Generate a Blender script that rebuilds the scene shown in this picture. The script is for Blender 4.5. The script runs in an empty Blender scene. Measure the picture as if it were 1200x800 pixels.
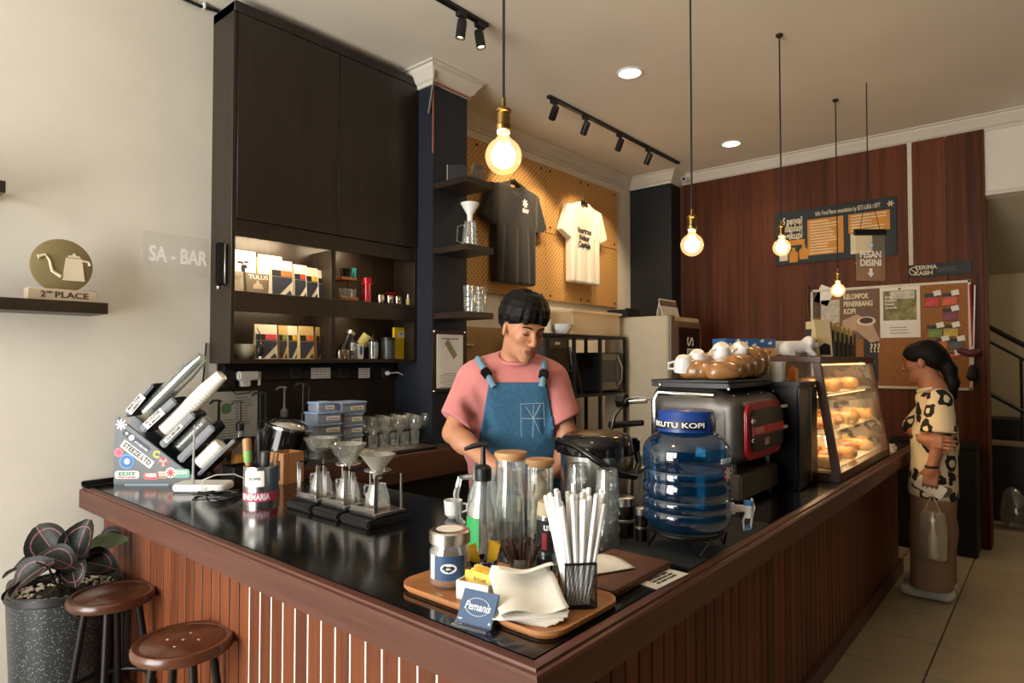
import bpy, bmesh, math, random
import numpy as np
from mathutils import Vector, Matrix, Euler
random.seed(7)
rng = np.random.default_rng(3)
SC = bpy.context.scene
COL = SC.collection
PI = math.pi
R = math.radians

# ------------------------------------------------------------------ camera
F_PX, CAM_H, YAW, PITCH = 750.0, 1.42, R(40.5), math.atan(20 / 750.0)
cam_d = bpy.data.cameras.new('camera'); cam_d.sensor_width = 36; cam_d.lens = F_PX / 1200 * 36
cam_d.clip_start = .02
cam = bpy.data.objects.new('camera', cam_d); COL.objects.link(cam)
cam.location = (0, 0, CAM_H); cam.rotation_euler = (PI / 2 + PITCH, 0, YAW - PI / 2)
SC.camera = cam
FW = Vector((math.cos(YAW) * math.cos(PITCH), math.sin(YAW) * math.cos(PITCH), math.sin(PITCH)))
RT = Vector((math.sin(YAW), -math.cos(YAW), 0)); UP = RT.cross(FW)
def at(px, py, x=None, y=None, z=None):
    """the point where the photo ray through a pixel meets a known plane of the room"""
    d = FW * F_PX + RT * (px - 600) + UP * (400 - py)
    if x is not None: t = x / d.x
    elif y is not None: t = y / d.y
    else: t = (z - CAM_H) / d.z
    return Vector((0, 0, CAM_H)) + d * t

# ------------------------------------------------------------------ colour management, world, lights
vs = SC.view_settings
vs.view_transform = 'Standard'; vs.look = 'None'; vs.gamma = 1; vs.use_curve_mapping = False
vs.exposure = 0.0
w = bpy.data.worlds.new('daylight'); SC.world = w; w.use_nodes = True
bgn = w.node_tree.nodes['Background']; bgn.inputs[0].default_value = (1.0, .985, .955, 1); bgn.inputs[1].default_value = 15.0
def area(name, loc, rot, sx, sy, energy, col=(1, 1, 1), portal=False, spread=PI):
    l = bpy.data.lights.new(name, 'AREA'); l.shape = 'RECTANGLE'; l.size = sx; l.size_y = sy
    l.energy = energy; l.color = col; l.spread = spread
    if portal: l.cycles.is_portal = True
    o = bpy.data.objects.new(name, l); COL.objects.link(o); o.location = loc; o.rotation_euler = rot
    return o
WIN = (.75, 3.12, .06, 2.75)       # the shopfront opening behind the camera: y0, y1, z0, z1
area('window_portal', (-2.42, (WIN[0] + WIN[1]) / 2, (WIN[2] + WIN[3]) / 2), (0, -PI / 2, 0), WIN[3] - WIN[2], WIN[1] - WIN[0], 1, portal=True)
LAMP = (1.0, .72, .42)
def point(name, loc, e, r=.04, col=LAMP):
    l = bpy.data.lights.new(name, 'POINT'); l.energy = e; l.color = col; l.shadow_soft_size = r
    o = bpy.data.objects.new(name, l); COL.objects.link(o); o.location = loc; return o
def spot(name, loc, target, e, ang=60, r=.03, col=LAMP, blend=.6):
    l = bpy.data.lights.new(name, 'SPOT'); l.energy = e; l.color = col; l.shadow_soft_size = r
    l.spot_size = R(ang); l.spot_blend = blend
    o = bpy.data.objects.new(name, l); COL.objects.link(o); o.location = loc
    o.rotation_euler = (Vector(target) - Vector(loc)).to_track_quat('-Z', 'Y').to_euler(); return o

# ------------------------------------------------------------------ materials
def lin(c):
    return tuple(((v / 255) / 12.92 if v / 255 <= .04045 else ((v / 255 + .055) / 1.055) ** 2.4) for v in c)
_m = {}
def nodes(name):
    m = bpy.data.materials.new(name); m.use_nodes = True
    nt = m.node_tree; return m, nt, nt.nodes['Principled BSDF']
def mat(name, col, rough=.5, metal=0., var=.10, scale=9., bump=0., coat=0., stretch=(1, 1, 1), spec=.5, sheen=0., alpha=1.):
    if name in _m: return _m[name]
    m, nt, b = nodes(name); c = lin(col)
    tc = nt.nodes.new('ShaderNodeTexCoord'); mp = nt.nodes.new('ShaderNodeMapping'); mp.inputs['Scale'].default_value = stretch
    nz = nt.nodes.new('ShaderNodeTexNoise'); nz.inputs['Scale'].default_value = scale; nz.inputs['Detail'].default_value = 5
    nt.links.new(tc.outputs['Object'], mp.inputs[0]); nt.links.new(mp.outputs[0], nz.inputs['Vector'])
    cr = nt.nodes.new('ShaderNodeValToRGB')
    cr.color_ramp.elements[0].position = .3; cr.color_ramp.elements[1].position = .7
    cr.color_ramp.elements[0].color = (*[max(0, v * (1 - var)) for v in c], 1)
    cr.color_ramp.elements[1].color = (*[min(1, v * (1 + var)) for v in c], 1)
    nt.links.new(nz.outputs[0], cr.inputs[0]); nt.links.new(cr.outputs[0], b.inputs['Base Color'])
    b.inputs['Roughness'].default_value = rough; b.inputs['Metallic'].default_value = metal
    b.inputs['Coat Weight'].default_value = coat; b.inputs['Specular IOR Level'].default_value = spec
    b.inputs['Sheen Weight'].default_value = sheen
    if bump:
        bp = nt.nodes.new('ShaderNodeBump'); bp.inputs['Strength'].default_value = bump; bp.inputs['Distance'].default_value = .01
        nt.links.new(nz.outputs[0], bp.inputs['Height']); nt.links.new(bp.outputs[0], b.inputs['Normal'])
    _m[name] = m; return m
def wood(name, c1, c2, axis='Z', fine=60., rough=.45, coat=0., bump=.08, vary=1., spec=.5):
    if name in _m: return _m[name]
    m, nt, b = nodes(name)
    tc = nt.nodes.new('ShaderNodeTexCoord'); mp = nt.nodes.new('ShaderNodeMapping')
    s = [1, 1, 1]; s['XYZ'.index(axis)] = .035; mp.inputs['Scale'].default_value = s
    oi = nt.nodes.new('ShaderNodeObjectInfo')
    ad = nt.nodes.new('ShaderNodeVectorMath'); ad.operation = 'ADD'
    sc = nt.nodes.new('ShaderNodeMath'); sc.operation = 'MULTIPLY'; sc.inputs[1].default_value = 7.3
    nt.links.new(oi.outputs['Random'], sc.inputs[0])
    nt.links.new(tc.outputs['Object'], ad.inputs[0]); nt.links.new(sc.outputs[0], ad.inputs[1]); nt.links.new(ad.outputs[0], mp.inputs[0])
    nz = nt.nodes.new('ShaderNodeTexNoise'); nz.inputs['Scale'].default_value = fine; nz.inputs['Detail'].default_value = 6; nz.inputs['Roughness'].default_value = .65
    nt.links.new(mp.outputs[0], nz.inputs['Vector'])
    n2 = nt.nodes.new('ShaderNodeTexNoise'); n2.inputs['Scale'].default_value = fine / 9; n2.inputs['Detail'].default_value = 3
    nt.links.new(mp.outputs[0], n2.inputs['Vector'])
    mx = nt.nodes.new('ShaderNodeMath'); mx.operation = 'MULTIPLY_ADD'; mx.inputs[1].default_value = .55
    mh = nt.nodes.new('ShaderNodeMath'); mh.operation = 'MULTIPLY'; mh.inputs[1].default_value = .45
    nt.links.new(n2.outputs[0], mh.inputs[0]); nt.links.new(nz.outputs[0], mx.inputs[0]); nt.links.new(mh.outputs[0], mx.inputs[2])
    rv = nt.nodes.new('ShaderNodeMath'); rv.operation = 'MULTIPLY_ADD'; rv.inputs[1].default_value = .12 * vary; rv.inputs[2].default_value = -.06 * vary
    nt.links.new(oi.outputs['Random'], rv.inputs[0])
    ra = nt.nodes.new('ShaderNodeMath'); ra.operation = 'ADD'; nt.links.new(mx.outputs[0], ra.inputs[0]); nt.links.new(rv.outputs[0], ra.inputs[1])
    cr = nt.nodes.new('ShaderNodeValToRGB'); cr.color_ramp.elements[0].position = .36; cr.color_ramp.elements[1].position = .64
    cr.color_ramp.elements[0].color = (*lin(c1), 1); cr.color_ramp.elements[1].color = (*lin(c2), 1)
    nt.links.new(ra.outputs[0], cr.inputs[0]); nt.links.new(cr.outputs[0], b.inputs['Base Color'])
    bp = nt.nodes.new('ShaderNodeBump'); bp.inputs['Strength'].default_value = bump; bp.inputs['Distance'].default_value = .005
    nt.links.new(nz.outputs[0], bp.inputs['Height']); nt.links.new(bp.outputs[0], b.inputs['Normal'])
    b.inputs['Roughness'].default_value = rough; b.inputs['Specular IOR Level'].default_value = spec; b.inputs['Coat Weight'].default_value = coat; b.inputs['Coat Roughness'].default_value = .15
    _m[name] = m; return m
def emit(name, col, strength):
    if name in _m: return _m[name]
    m, nt, b = nodes(name); b.inputs['Base Color'].default_value = (*lin(col), 1)
    b.inputs['Emission Color'].default_value = (*lin(col), 1); b.inputs['Emission Strength'].default_value = strength
    _m[name] = m; return m
def glass(name, tint=(249, 251, 250), rough=.03, base=.06, edge=.75, body=0., bcol=(200, 200, 200)):
    """thin walled glass or clear plastic: see-through facing on, mirror at the rim; body adds haze or lifts brightness"""
    if name in _m: return _m[name]
    m, nt, b = nodes(name); nt.nodes.remove(b); out = nt.nodes['Material Output']
    tr = nt.nodes.new('ShaderNodeBsdfTransparent'); tr.inputs[0].default_value = (*lin(tint), 1)
    gl = nt.nodes.new('ShaderNodeBsdfGlossy'); gl.inputs['Roughness'].default_value = rough; gl.inputs[0].default_value = (.95, .95, .95, 1)
    lw = nt.nodes.new('ShaderNodeLayerWeight'); lw.inputs[0].default_value = .35
    nz = nt.nodes.new('ShaderNodeTexNoise'); nz.inputs['Scale'].default_value = 30
    bp = nt.nodes.new('ShaderNodeBump'); bp.inputs['Strength'].default_value = .04; nt.links.new(nz.outputs[0], bp.inputs['Height'])
    nt.links.new(bp.outputs[0], gl.inputs['Normal'])
    mr = nt.nodes.new('ShaderNodeMapRange'); mr.inputs[3].default_value = base; mr.inputs[4].default_value = edge
    nt.links.new(lw.outputs['Facing'], mr.inputs[0])
    mx = nt.nodes.new('ShaderNodeMixShader'); nt.links.new(mr.outputs[0], mx.inputs[0]); nt.links.new(tr.outputs[0], mx.inputs[1]); nt.links.new(gl.outputs[0], mx.inputs[2])
    last = mx
    if body:
        df = nt.nodes.new('ShaderNodeBsdfDiffuse'); df.inputs[0].default_value = (*lin(bcol), 1)
        tl = nt.nodes.new('ShaderNodeBsdfTranslucent'); tl.inputs[0].default_value = (*lin(bcol), 1)
        a = nt.nodes.new('ShaderNodeAddShader'); nt.links.new(df.outputs[0], a.inputs[0]); nt.links.new(tl.outputs[0], a.inputs[1])
        m2 = nt.nodes.new('ShaderNodeMixShader'); m2.inputs[0].default_value = body
        nt.links.new(mx.outputs[0], m2.inputs[1]); nt.links.new(a.outputs[0], m2.inputs[2]); last = m2
    nt.links.new(last.outputs[0], out.inputs[0]); _m[name] = m; return m

# ------------------------------------------------------------------ mesh helpers
class MB:
    def __init__(s): s.v = []; s.f = []
    def add(s, vs, fs, M=None):
        n = len(s.v)
        s.v += [tuple(M @ Vector(p)) for p in vs] if M is not None else [tuple(p) for p in vs]
        s.f += [tuple(i + n for i in f) for f in fs]; return s
    def box(s, c, d, M=None):
        x, y, z = c; a, b, h = d[0] / 2, d[1] / 2, d[2] / 2
        return s.add([(x - a, y - b, z - h), (x + a, y - b, z - h), (x + a, y + b, z - h), (x - a, y + b, z - h),
                      (x - a, y - b, z + h), (x + a, y - b, z + h), (x + a, y + b, z + h), (x - a, y + b, z + h)],
                     [(0, 3, 2, 1), (4, 5, 6, 7), (0, 1, 5, 4), (1, 2, 6, 5), (2, 3, 7, 6), (3, 0, 4, 7)], M)
    def lathe(s, prof, n=24, c=(0, 0, 0), M=None, closed=False, flute=0, famp=0.):
        vs = []; fs = []; k = len(prof)
        for i in range(n):
            a = 2 * PI * i / n; q = 1 + (famp * math.cos(a * flute) if flute else 0)
            vs += [(c[0] + r * q * math.cos(a), c[1] + r * q * math.sin(a), c[2] + z) for r, z in prof]
        for i in range(n):
            j = (i + 1) % n
            for p in range(k - 1 if not closed else k):
                q = (p + 1) % k; fs.append((i * k + p, j * k + p, j * k + q, i * k + q))
        if not closed and k > 2:
            if prof[0][0] > 1e-6: fs.append(tuple(i * k for i in range(n))[::-1])
            if prof[-1][0] > 1e-6: fs.append(tuple(i * k + k - 1 for i in range(n)))
        return s.add(vs, fs, M)
    def tube(s, pts, r, n=8, M=None, closed=False, cap=True):
        pts = [Vector(p) for p in pts]; m = len(pts); rs = r if isinstance(r, (list, tuple)) else [r] * m
        vs = []; fs = []; nrm = None
        for i, p in enumerate(pts):
            if closed: t = pts[(i + 1) % m] - pts[i - 1]
            else: t = pts[min(i + 1, m - 1)] - pts[max(i - 1, 0)]
            t = t.normalized() if t.length > 1e-9 else Vector((0, 0, 1))
            if nrm is None: nrm = t.orthogonal().normalized()
            nrm = nrm - t * nrm.dot(t); nrm = nrm.normalized() if nrm.length > 1e-6 else t.orthogonal().normalized()
            bn = t.cross(nrm)
            vs += [p + (nrm * math.cos(2 * PI * j / n) + bn * math.sin(2 * PI * j / n)) * rs[i] for j in range(n)]
        for i in range(m if closed else m - 1):
            a, b = i * n, ((i + 1) % m) * n
            for j in range(n): fs.append((a + j, a + (j + 1) % n, b + (j + 1) % n, b + j))
        if cap and not closed:
            fs.append(tuple(range(n))[::-1]); fs.append(tuple((m - 1) * n + j for j in range(n)))
        return s.add(vs, fs, M)
    def prism(s, poly, z0, z1, M=None):
        n = len(poly)
        return s.add([(x, y, z0) for x, y in poly] + [(x, y, z1) for x, y in poly],
                     [tuple(range(n))[::-1], tuple(range(n, 2 * n))] + [(i, (i + 1) % n, n + (i + 1) % n, n + i) for i in range(n)], M)
    def ell(s, c, r, n=16, m=10, M=None):
        vs = []; fs = []
        for i in range(m + 1):
            th = PI * i / m
            for j in range(n):
                a = 2 * PI * j / n
                vs.append((c[0] + r[0] * math.sin(th) * math.cos(a), c[1] + r[1] * math.sin(th) * math.sin(a), c[2] - r[2] * math.cos(th)))
        for i in range(m):
            for j in range(n): fs.append((i * n + j, i * n + (j + 1) % n, (i + 1) * n + (j + 1) % n, (i + 1) * n + j))
        return s.add(vs, fs, M)
    def grid(s, fn, nu, nv, M=None):
        vs = [fn(i / nu, j / nv) for i in range(nu + 1) for j in range(nv + 1)]
        fs = [(i * (nv + 1) + j, (i + 1) * (nv + 1) + j, (i + 1) * (nv + 1) + j + 1, i * (nv + 1) + j + 1) for i in range(nu) for j in range(nv)]
        return s.add(vs, fs, M)
    def mesh(s, smooth=True, bevel=0., seg=2, ang=38):
        me = bpy.data.meshes.new('m'); me.from_pydata(s.v, [], s.f); me.validate()
        bm = bmesh.new(); bm.from_mesh(me)
        bmesh.ops.remove_doubles(bm, verts=bm.verts, dist=1e-6)
        if bevel:
            ed = [e for e in bm.edges if len(e.link_faces) == 2 and e.calc_face_angle(0) > R(35)]
            bmesh.ops.bevel(bm, geom=ed, offset=bevel, segments=seg, affect='EDGES', clamp_overlap=True)
        bmesh.ops.recalc_face_normals(bm, faces=bm.faces)
        bm.to_mesh(me); bm.free()
        if smooth:
            me.polygons.foreach_set('use_smooth', [True] * len(me.polygons)); me.set_sharp_from_angle(angle=R(ang))
        return me
def T(x=0, y=0, z=0, rx=0, ry=0, rz=0):
    return Matrix.Translation((x, y, z)) @ Euler((rx, ry, rz)).to_matrix().to_4x4()
def ob(name, me, m=None, parent=None, loc=(0, 0, 0), rot=(0, 0, 0)):
    if isinstance(me, MB): me = me.mesh()
    o = bpy.data.objects.new(name, me); COL.objects.link(o)
    if m is not None and len(me.materials) == 0: me.materials.append(m)
    o.location = loc; o.rotation_euler = rot
    if parent is not None: o.parent = parent
    return o
def tag(o, label, cat, group=None):
    o['label'] = label; o['category'] = cat
    if group: o['group'] = group
    return o
def thing(name, label, cat, loc=(0, 0, 0), rz=0., group=None, rot=None):
    o = bpy.data.objects.new(name, None); COL.objects.link(o); o.empty_display_size = .05
    o.location = loc; o.rotation_euler = rot if rot else (0, 0, rz); return tag(o, label, cat, group)
ORD = ('first second third fourth fifth sixth seventh eighth ninth tenth eleventh twelfth thirteenth fourteenth fifteenth sixteenth seventeenth eighteenth nineteenth twentieth').split()
def struct(o): o['kind'] = 'structure'; return o
def bx(c, d, bevel=.002, M=None): return MB().box(c, d, M).mesh(bevel=bevel, seg=1 if bevel < .004 else 2)
def dup(root, loc, rz=None, label=None, rot=None):
    r = root.copy(); COL.objects.link(r); r.location = loc
    if rz is not None: r.rotation_euler = (0, 0, rz)
    if rot is not None: r.rotation_euler = rot
    if label: r['label'] = label
    for ch in list(root.children):
        c = ch.copy(); COL.objects.link(c); c.parent = r
        for g in list(ch.children):
            d = g.copy(); COL.objects.link(d); d.parent = c
    return r
def rrect(w, h, r, n=5):
    p = []
    for cx, cy, a0 in ((w / 2 - r, h / 2 - r, 0), (-w / 2 + r, h / 2 - r, 90), (-w / 2 + r, -h / 2 + r, 180), (w / 2 - r, -h / 2 + r, 270)):
        for i in range(n + 1):
            a = R(a0 + 90 * i / n); p.append((cx + r * math.cos(a), cy + r * math.sin(a)))
    return p
_tc = {}
def text(s, size, m, parent, M=None, bold=0., align='CENTER', name='lettering', depth=.0006, shear=0., width=None):
    key = (s, size, bold, align, shear)
    if key not in _tc:
        cu = bpy.data.curves.new('t', 'FONT'); cu.body = s; cu.size = size; cu.align_x = align; cu.align_y = 'CENTER'
        cu.offset = bold * size; cu.extrude = depth; cu.shear = shear; cu.resolution_u = 3
        o = bpy.data.objects.new('t', cu); COL.objects.link(o)
        me = bpy.data.meshes.new_from_object(o.evaluated_get(bpy.context.evaluated_depsgraph_get()))
        bpy.data.objects.remove(o); _tc[key] = me
    me = _tc[key].copy(); me.materials.clear()
    if width and len(me.vertices):
        xs = [v.co.x for v in me.vertices]; k = width / (max(xs) - min(xs)); me.transform(Matrix.Diagonal((k, 1, 1, 1)))
    o = ob(name, me, m, parent)
    if M is not None: o.matrix_local = M
    return o
FACE = lambda x, y, z: T(x, y, z, PI / 2)               # flat print standing upright, facing -Y
FACEX = lambda x, y, z: T(x, y, z, PI / 2, 0, -PI / 2)   # standing upright, facing -X

# ------------------------------------------------------------------ soft bodies: smooth union of primitives, skinned by surface nets
def surface_nets(F, org, h):
    nx, ny, nz = F.shape; ins = F < 0
    c = [ins[i:nx - 1 + i, j:ny - 1 + j, k:nz - 1 + k] for i in (0, 1) for j in (0, 1) for k in (0, 1)]
    cnt = sum(a.astype(np.int8) for a in c); act = np.argwhere((cnt > 0) & (cnt < 8))
    ids = -np.ones(cnt.shape, np.int64); ids[tuple(act.T)] = np.arange(len(act))
    offs = np.array([(i, j, k) for i in (0, 1) for j in (0, 1) for k in (0, 1)])
    val = np.stack([F[act[:, 0] + o[0], act[:, 1] + o[1], act[:, 2] + o[2]] for o in offs], 1)
    P = np.zeros((len(act), 3)); N = np.zeros(len(act))
    for a in range(8):
        for b in range(a + 1, 8):
            if np.abs(offs[a] - offs[b]).sum() != 1: continue
            va, vb = val[:, a], val[:, b]; m = (va < 0) != (vb < 0)
            t = np.where(m, va / np.where(m, va - vb, 1), 0)
            P += np.where(m[:, None], offs[a] + t[:, None] * (offs[b] - offs[a]), 0); N += m
    V = (act + P / N[:, None]) * h + org
    Q = []
    for ax in range(3):
        s0 = [slice(None)] * 3; s1 = [slice(None)] * 3; s0[ax] = slice(0, -1); s1[ax] = slice(1, None)
        A, B = ins[tuple(s0)], ins[tuple(s1)]; e = np.argwhere(A != B)
        u, v = (ax + 1) % 3, (ax + 2) % 3
        ok = (e[:, u] > 0) & (e[:, v] > 0) & (e[:, u] < F.shape[u] - 1) & (e[:, v] < F.shape[v] - 1); e = e[ok]
        fl = A[tuple(e.T)]
        def cid(du, dv):
            q = e.copy(); q[:, u] += du; q[:, v] += dv; return ids[tuple(q.T)]
        q = np.stack([cid(-1, -1), cid(0, -1), cid(0, 0), cid(-1, 0)], 1)
        q[~fl] = q[~fl][:, ::-1]; Q.append(q)
    return V, np.concatenate(Q)
class Blob:
    def __init__(s): s.p = []
    def cap(s, a, b, r0, r1=None, k=.015, op='u'): s.p.append(('cap', np.array(a, float), np.array(b, float), r0, r0 if r1 is None else r1, k, op)); return s
    def chain(s, pts, rs, k=.015, op='u'):
        for i in range(len(pts) - 1): s.cap(pts[i], pts[i + 1], rs[i], rs[i + 1], k, op)
        return s
    def ell(s, c, r, M=None, k=.015, op='u'): s.p.append(('ell', np.array(c, float), np.array(r, float), None if M is None else np.array(M), 0, k, op)); return s
    def box(s, c, hf, rd=.01, M=None, k=.01, op='u'): s.p.append(('box', np.array(c, float), np.array(hf, float), rd, None if M is None else np.array(M), k, op)); return s
    def plane(s, n, d, k=.004, op='i'): s.p.append(('pl', np.array(n, float) / np.linalg.norm(n), d, 0, 0, k, op)); return s      # keeps n.p < d
    def xf(s, M, sub=None):
        """move all primitives so far by a rigid matrix"""
        A = np.array(M.to_3x3()); t = np.array(M.translation); o = []
        for q in s.p:
            if q[0] == 'cap': o.append(('cap', A @ q[1] + t, A @ q[2] + t) + q[3:])
            elif q[0] == 'ell': o.append(('ell', A @ q[1] + t, q[2], A if q[3] is None else A @ q[3], 0) + q[5:])
            elif q[0] == 'box': o.append(('box', A @ q[1] + t, q[2], q[3], A if q[4] is None else A @ q[4]) + q[5:])
            else: o.append(('pl', A @ q[1], q[2] + float((A @ q[1]) @ t), 0, 0) + q[5:])
        s.p = o; return s
    def mesh(s, h, m=None, off=0., cut=None, grow=0.):
        lo = np.full(3, 1e9); hi = -lo; boxes = []
        for q in s.p:
            if q[0] == 'cap': a = np.minimum(q[1] - q[3], q[2] - q[4]); b = np.maximum(q[1] + q[3], q[2] + q[4])
            elif q[0] == 'ell': e = np.abs(np.eye(3) if q[3] is None else q[3]) @ q[2]; a, b = q[1] - e, q[1] + e
            elif q[0] == 'box': e = np.abs(np.eye(3) if q[4] is None else q[4]) @ (q[2] + q[3]); a, b = q[1] - e, q[1] + e
            else: boxes.append(None); continue
            boxes.append((a, b))
            if q[-1] == 'u': lo = np.minimum(lo, a); hi = np.maximum(hi, b)
        lo = lo - 3 * h - .004 - off; hi = hi + 3 * h + .004 + off
        n = np.ceil((hi - lo) / h).astype(int) + 1; F = np.full(n, .5, np.float32)
        ax = [lo[i] + h * np.arange(n[i]) for i in range(3)]
        for q, bb in zip(s.p, boxes):
            k, op = q[-2], q[-1]
            if bb is None or op != 'u': sl = [slice(0, n[i]) for i in range(3)]
            else:
                mg = k * 1.5 + 3 * h + off
                i0 = np.maximum(np.floor((bb[0] - mg - lo) / h).astype(int), 0); i1 = np.minimum(np.ceil((bb[1] + mg - lo) / h).astype(int) + 1, n)
                sl = [slice(i0[i], i1[i]) for i in range(3)]
            X = ax[0][sl[0]][:, None, None].astype(np.float32); Y = ax[1][sl[1]][None, :, None].astype(np.float32); Z = ax[2][sl[2]][None, None, :].astype(np.float32)
            if q[0] == 'cap':
                a, b = q[1], q[2]; d = b - a; L = max(d @ d, 1e-12)
                t = np.clip(((X - a[0]) * d[0] + (Y - a[1]) * d[1] + (Z - a[2]) * d[2]) / L, 0, 1)
                D = np.sqrt((X - a[0] - t * d[0]) ** 2 + (Y - a[1] - t * d[1]) ** 2 + (Z - a[2] - t * d[2]) ** 2) - (q[3] + t * (q[4] - q[3]))
            elif q[0] == 'pl': D = X * q[1][0] + Y * q[1][1] + Z * q[1][2] - q[2]
            else:
                Mx = q[3] if q[0] == 'ell' else q[4]; x, y, z = X - q[1][0], Y - q[1][1], Z - q[1][2]
                if Mx is not None: x, y, z = (Mx[0][i] * x + Mx[1][i] * y + Mx[2][i] * z for i in range(3))
                if q[0] == 'ell':
                    r = q[2]; k0 = np.sqrt((x / r[0]) ** 2 + (y / r[1]) ** 2 + (z / r[2]) ** 2); k1 = np.sqrt((x / r[0] ** 2) ** 2 + (y / r[1] ** 2) ** 2 + (z / r[2] ** 2) ** 2)
                    D = k0 * (k0 - 1) / np.maximum(k1, 1e-6)
                else:
                    ex, ey, ez = np.abs(x) - q[2][0], np.abs(y) - q[2][1], np.abs(z) - q[2][2]
                    D = np.sqrt(np.maximum(ex, 0) ** 2 + np.maximum(ey, 0) ** 2 + np.maximum(ez, 0) ** 2) + np.minimum(np.maximum(np.maximum(ex, ey), ez), 0) - q[3]
            G = F[tuple(sl)]
            if op == 'u': hh = np.maximum(k - np.abs(G - D), 0) / k; G = np.minimum(G, D) - hh * hh * k * .25
            else:
                if op == 's': D = -D
                hh = np.maximum(k - np.abs(G - D), 0) / k; G = np.maximum(G, D) + hh * hh * k * .25
            F[tuple(sl)] = G
        F = F - off
        if cut is not None:
            for nrm, d in cut:
                nrm = np.array(nrm, float); nrm /= np.linalg.norm(nrm)
                F = np.maximum(F, (ax[0][:, None, None] * nrm[0] + ax[1][None, :, None] * nrm[1] + ax[2][None, None, :] * nrm[2] - d))
        V, Q = surface_nets(F, lo, h)
        me = bpy.data.meshes.new('b'); me.from_pydata(V.tolist(), [], Q.tolist()); me.validate()
        me.polygons.foreach_set('use_smooth', [True] * len(me.polygons))
        if m is not None: me.materials.append(m)
        return me
# ================================================================== THE SETTING
CEIL, WY, WX = 3.25, 3.32, 5.97          # ceiling height, left wall plane, wood wall plane
ZC, EX, EY = .85, .925, .73              # counter top height, its outer edges
plaster = mat('white_plaster', (226, 221, 208), .85, var=.05, scale=2.2, bump=.05)
ceilm = mat('ceiling_paint', (228, 220, 204), .9, var=.04, scale=1.5)
cornm = mat('cornice_paint', (214, 207, 192), .75, var=.04, scale=4)
tilem = mat('floor_tile', (170, 156, 127), .3, var=.07, scale=3.5)
grout = mat('tile_grout', (60, 52, 40), .9)
panelw = wood('panel_walnut', (62, 30, 15), (114, 62, 32), 'Z', 20, .55, vary=.15, spec=.2)
darkw = wood('cabinet_wenge', (24, 18, 13), (44, 34, 24), 'Z', 70, .38)
navy = mat('navy_paint', (26, 31, 42), .55, var=.08, scale=3)
blackm = mat('black_plastic', (20, 20, 21), .4, var=.15)
blackmt = mat('black_metal', (16, 16, 17), .45, metal=.3, var=.15)
chrome = mat('chrome', (205, 205, 205), .16, metal=1, var=.05)
steel = mat('brushed_steel', (208, 206, 201), .28, metal=1, var=.06, scale=40, stretch=(1, 1, .05))
white = mat('white_plastic', (236, 234, 228), .4, var=.03)
paper = mat('paper_white', (238, 235, 226), .8, var=.03, scale=20)
cream = mat('cream_paint', (222, 208, 178), .6, var=.05)
ink = mat('black_ink', (24, 24, 26), .7, var=.1)
inkw = mat('white_ink', (240, 240, 236), .7, var=.02)
clear = glass('clear_glass', body=.045, bcol=(236, 238, 236))  # faint white body brightens the glass in place of refracted daylight
clearp = glass('clear_plastic', (228, 230, 226), .12, .07, .6, .05, (225, 225, 220))

fl = struct(ob('floor', bx((2.6, 0, -.055), (10.4, 6.9, .1), 0), grout))
tg = .394; tme = bx((0, 0, -.003), (tg - .007, tg - .007, .006), .0015)
tme.materials.append(tilem)
rest = MB()
for i in range(-15, 11):
    for j in range(-10, 8):
        cx, cy = 3.42 + tg * (i + .5), .479 + tg * (j + .5)
        if not (-2.5 < cx < 7.7 and -3.3 < cy < 3.3): continue
        if cx > .9 and -1.6 < cy < .9: ob('tile', tme, None, fl, (cx, cy, 0))
        else: rest.box((cx, cy, -.003), (tg - .005, tg - .005, .006))
o = ob('tile_field', rest.mesh(False), tilem, fl); o['kind'] = 'stuff'
struct(ob('ceiling', bx((2.6, 0, CEIL + .05), (10.4, 6.9, .1), 0), ceilm))
struct(ob('wall_left', bx((2.6, WY + .075, CEIL / 2), (10.4, .15, CEIL), 0), plaster))
wb = MB().box((WX + .1, (.42 + WY) / 2, CEIL / 2), (.2, WY - .42, CEIL)).box((WX + .1, -1.49, 2.95), (.2, 3.82, .6))
wallb = struct(ob('wall_back', wb.mesh(False), plaster))
struct(ob('wall_right', bx((2.6, -3.375, CEIL / 2), (10.4, .15, CEIL), 0), mat('brown_wall', (50, 42, 35), .8)))
wr = MB(); y0, y1, z0, z1 = WIN
wr.box((-2.5, (y0 - 3.3) / 2, CEIL / 2), (.15, y0 + 3.3, CEIL)).box((-2.5, (y1 + WY) / 2, CEIL / 2), (.15, WY - y1, CEIL))
wr.box((-2.5, (y0 + y1) / 2, z0 / 2), (.15, y1 - y0, z0)).box((-2.5, (y0 + y1) / 2, (z1 + CEIL) / 2), (.15, y1 - y0, CEIL - z1))
struct(ob('wall_rear', wr.mesh(False), mat('brown_wall', (50, 42, 35), .8)))
wf = struct(ob('window_1', MB().box((-2.5, y0 + .03, (z0 + z1) / 2), (.08, .06, z1 - z0)).box((-2.5, y1 - .03, (z0 + z1) / 2), (.08, .06, z1 - z0))
       .box((-2.5, (y0 + y1) / 2, z0 + .03), (.08, y1 - y0, .06)).box((-2.5, (y0 + y1) / 2, z1 - .03), (.08, y1 - y0, .06)).mesh(False), blackmt))
for k in (1, 2): ob('mullion', bx((-2.5, y0 + (y1 - y0) * k / 3, (z0 + z1) / 2), (.07, .05, z1 - z0), 0), blackmt, wf)

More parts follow.
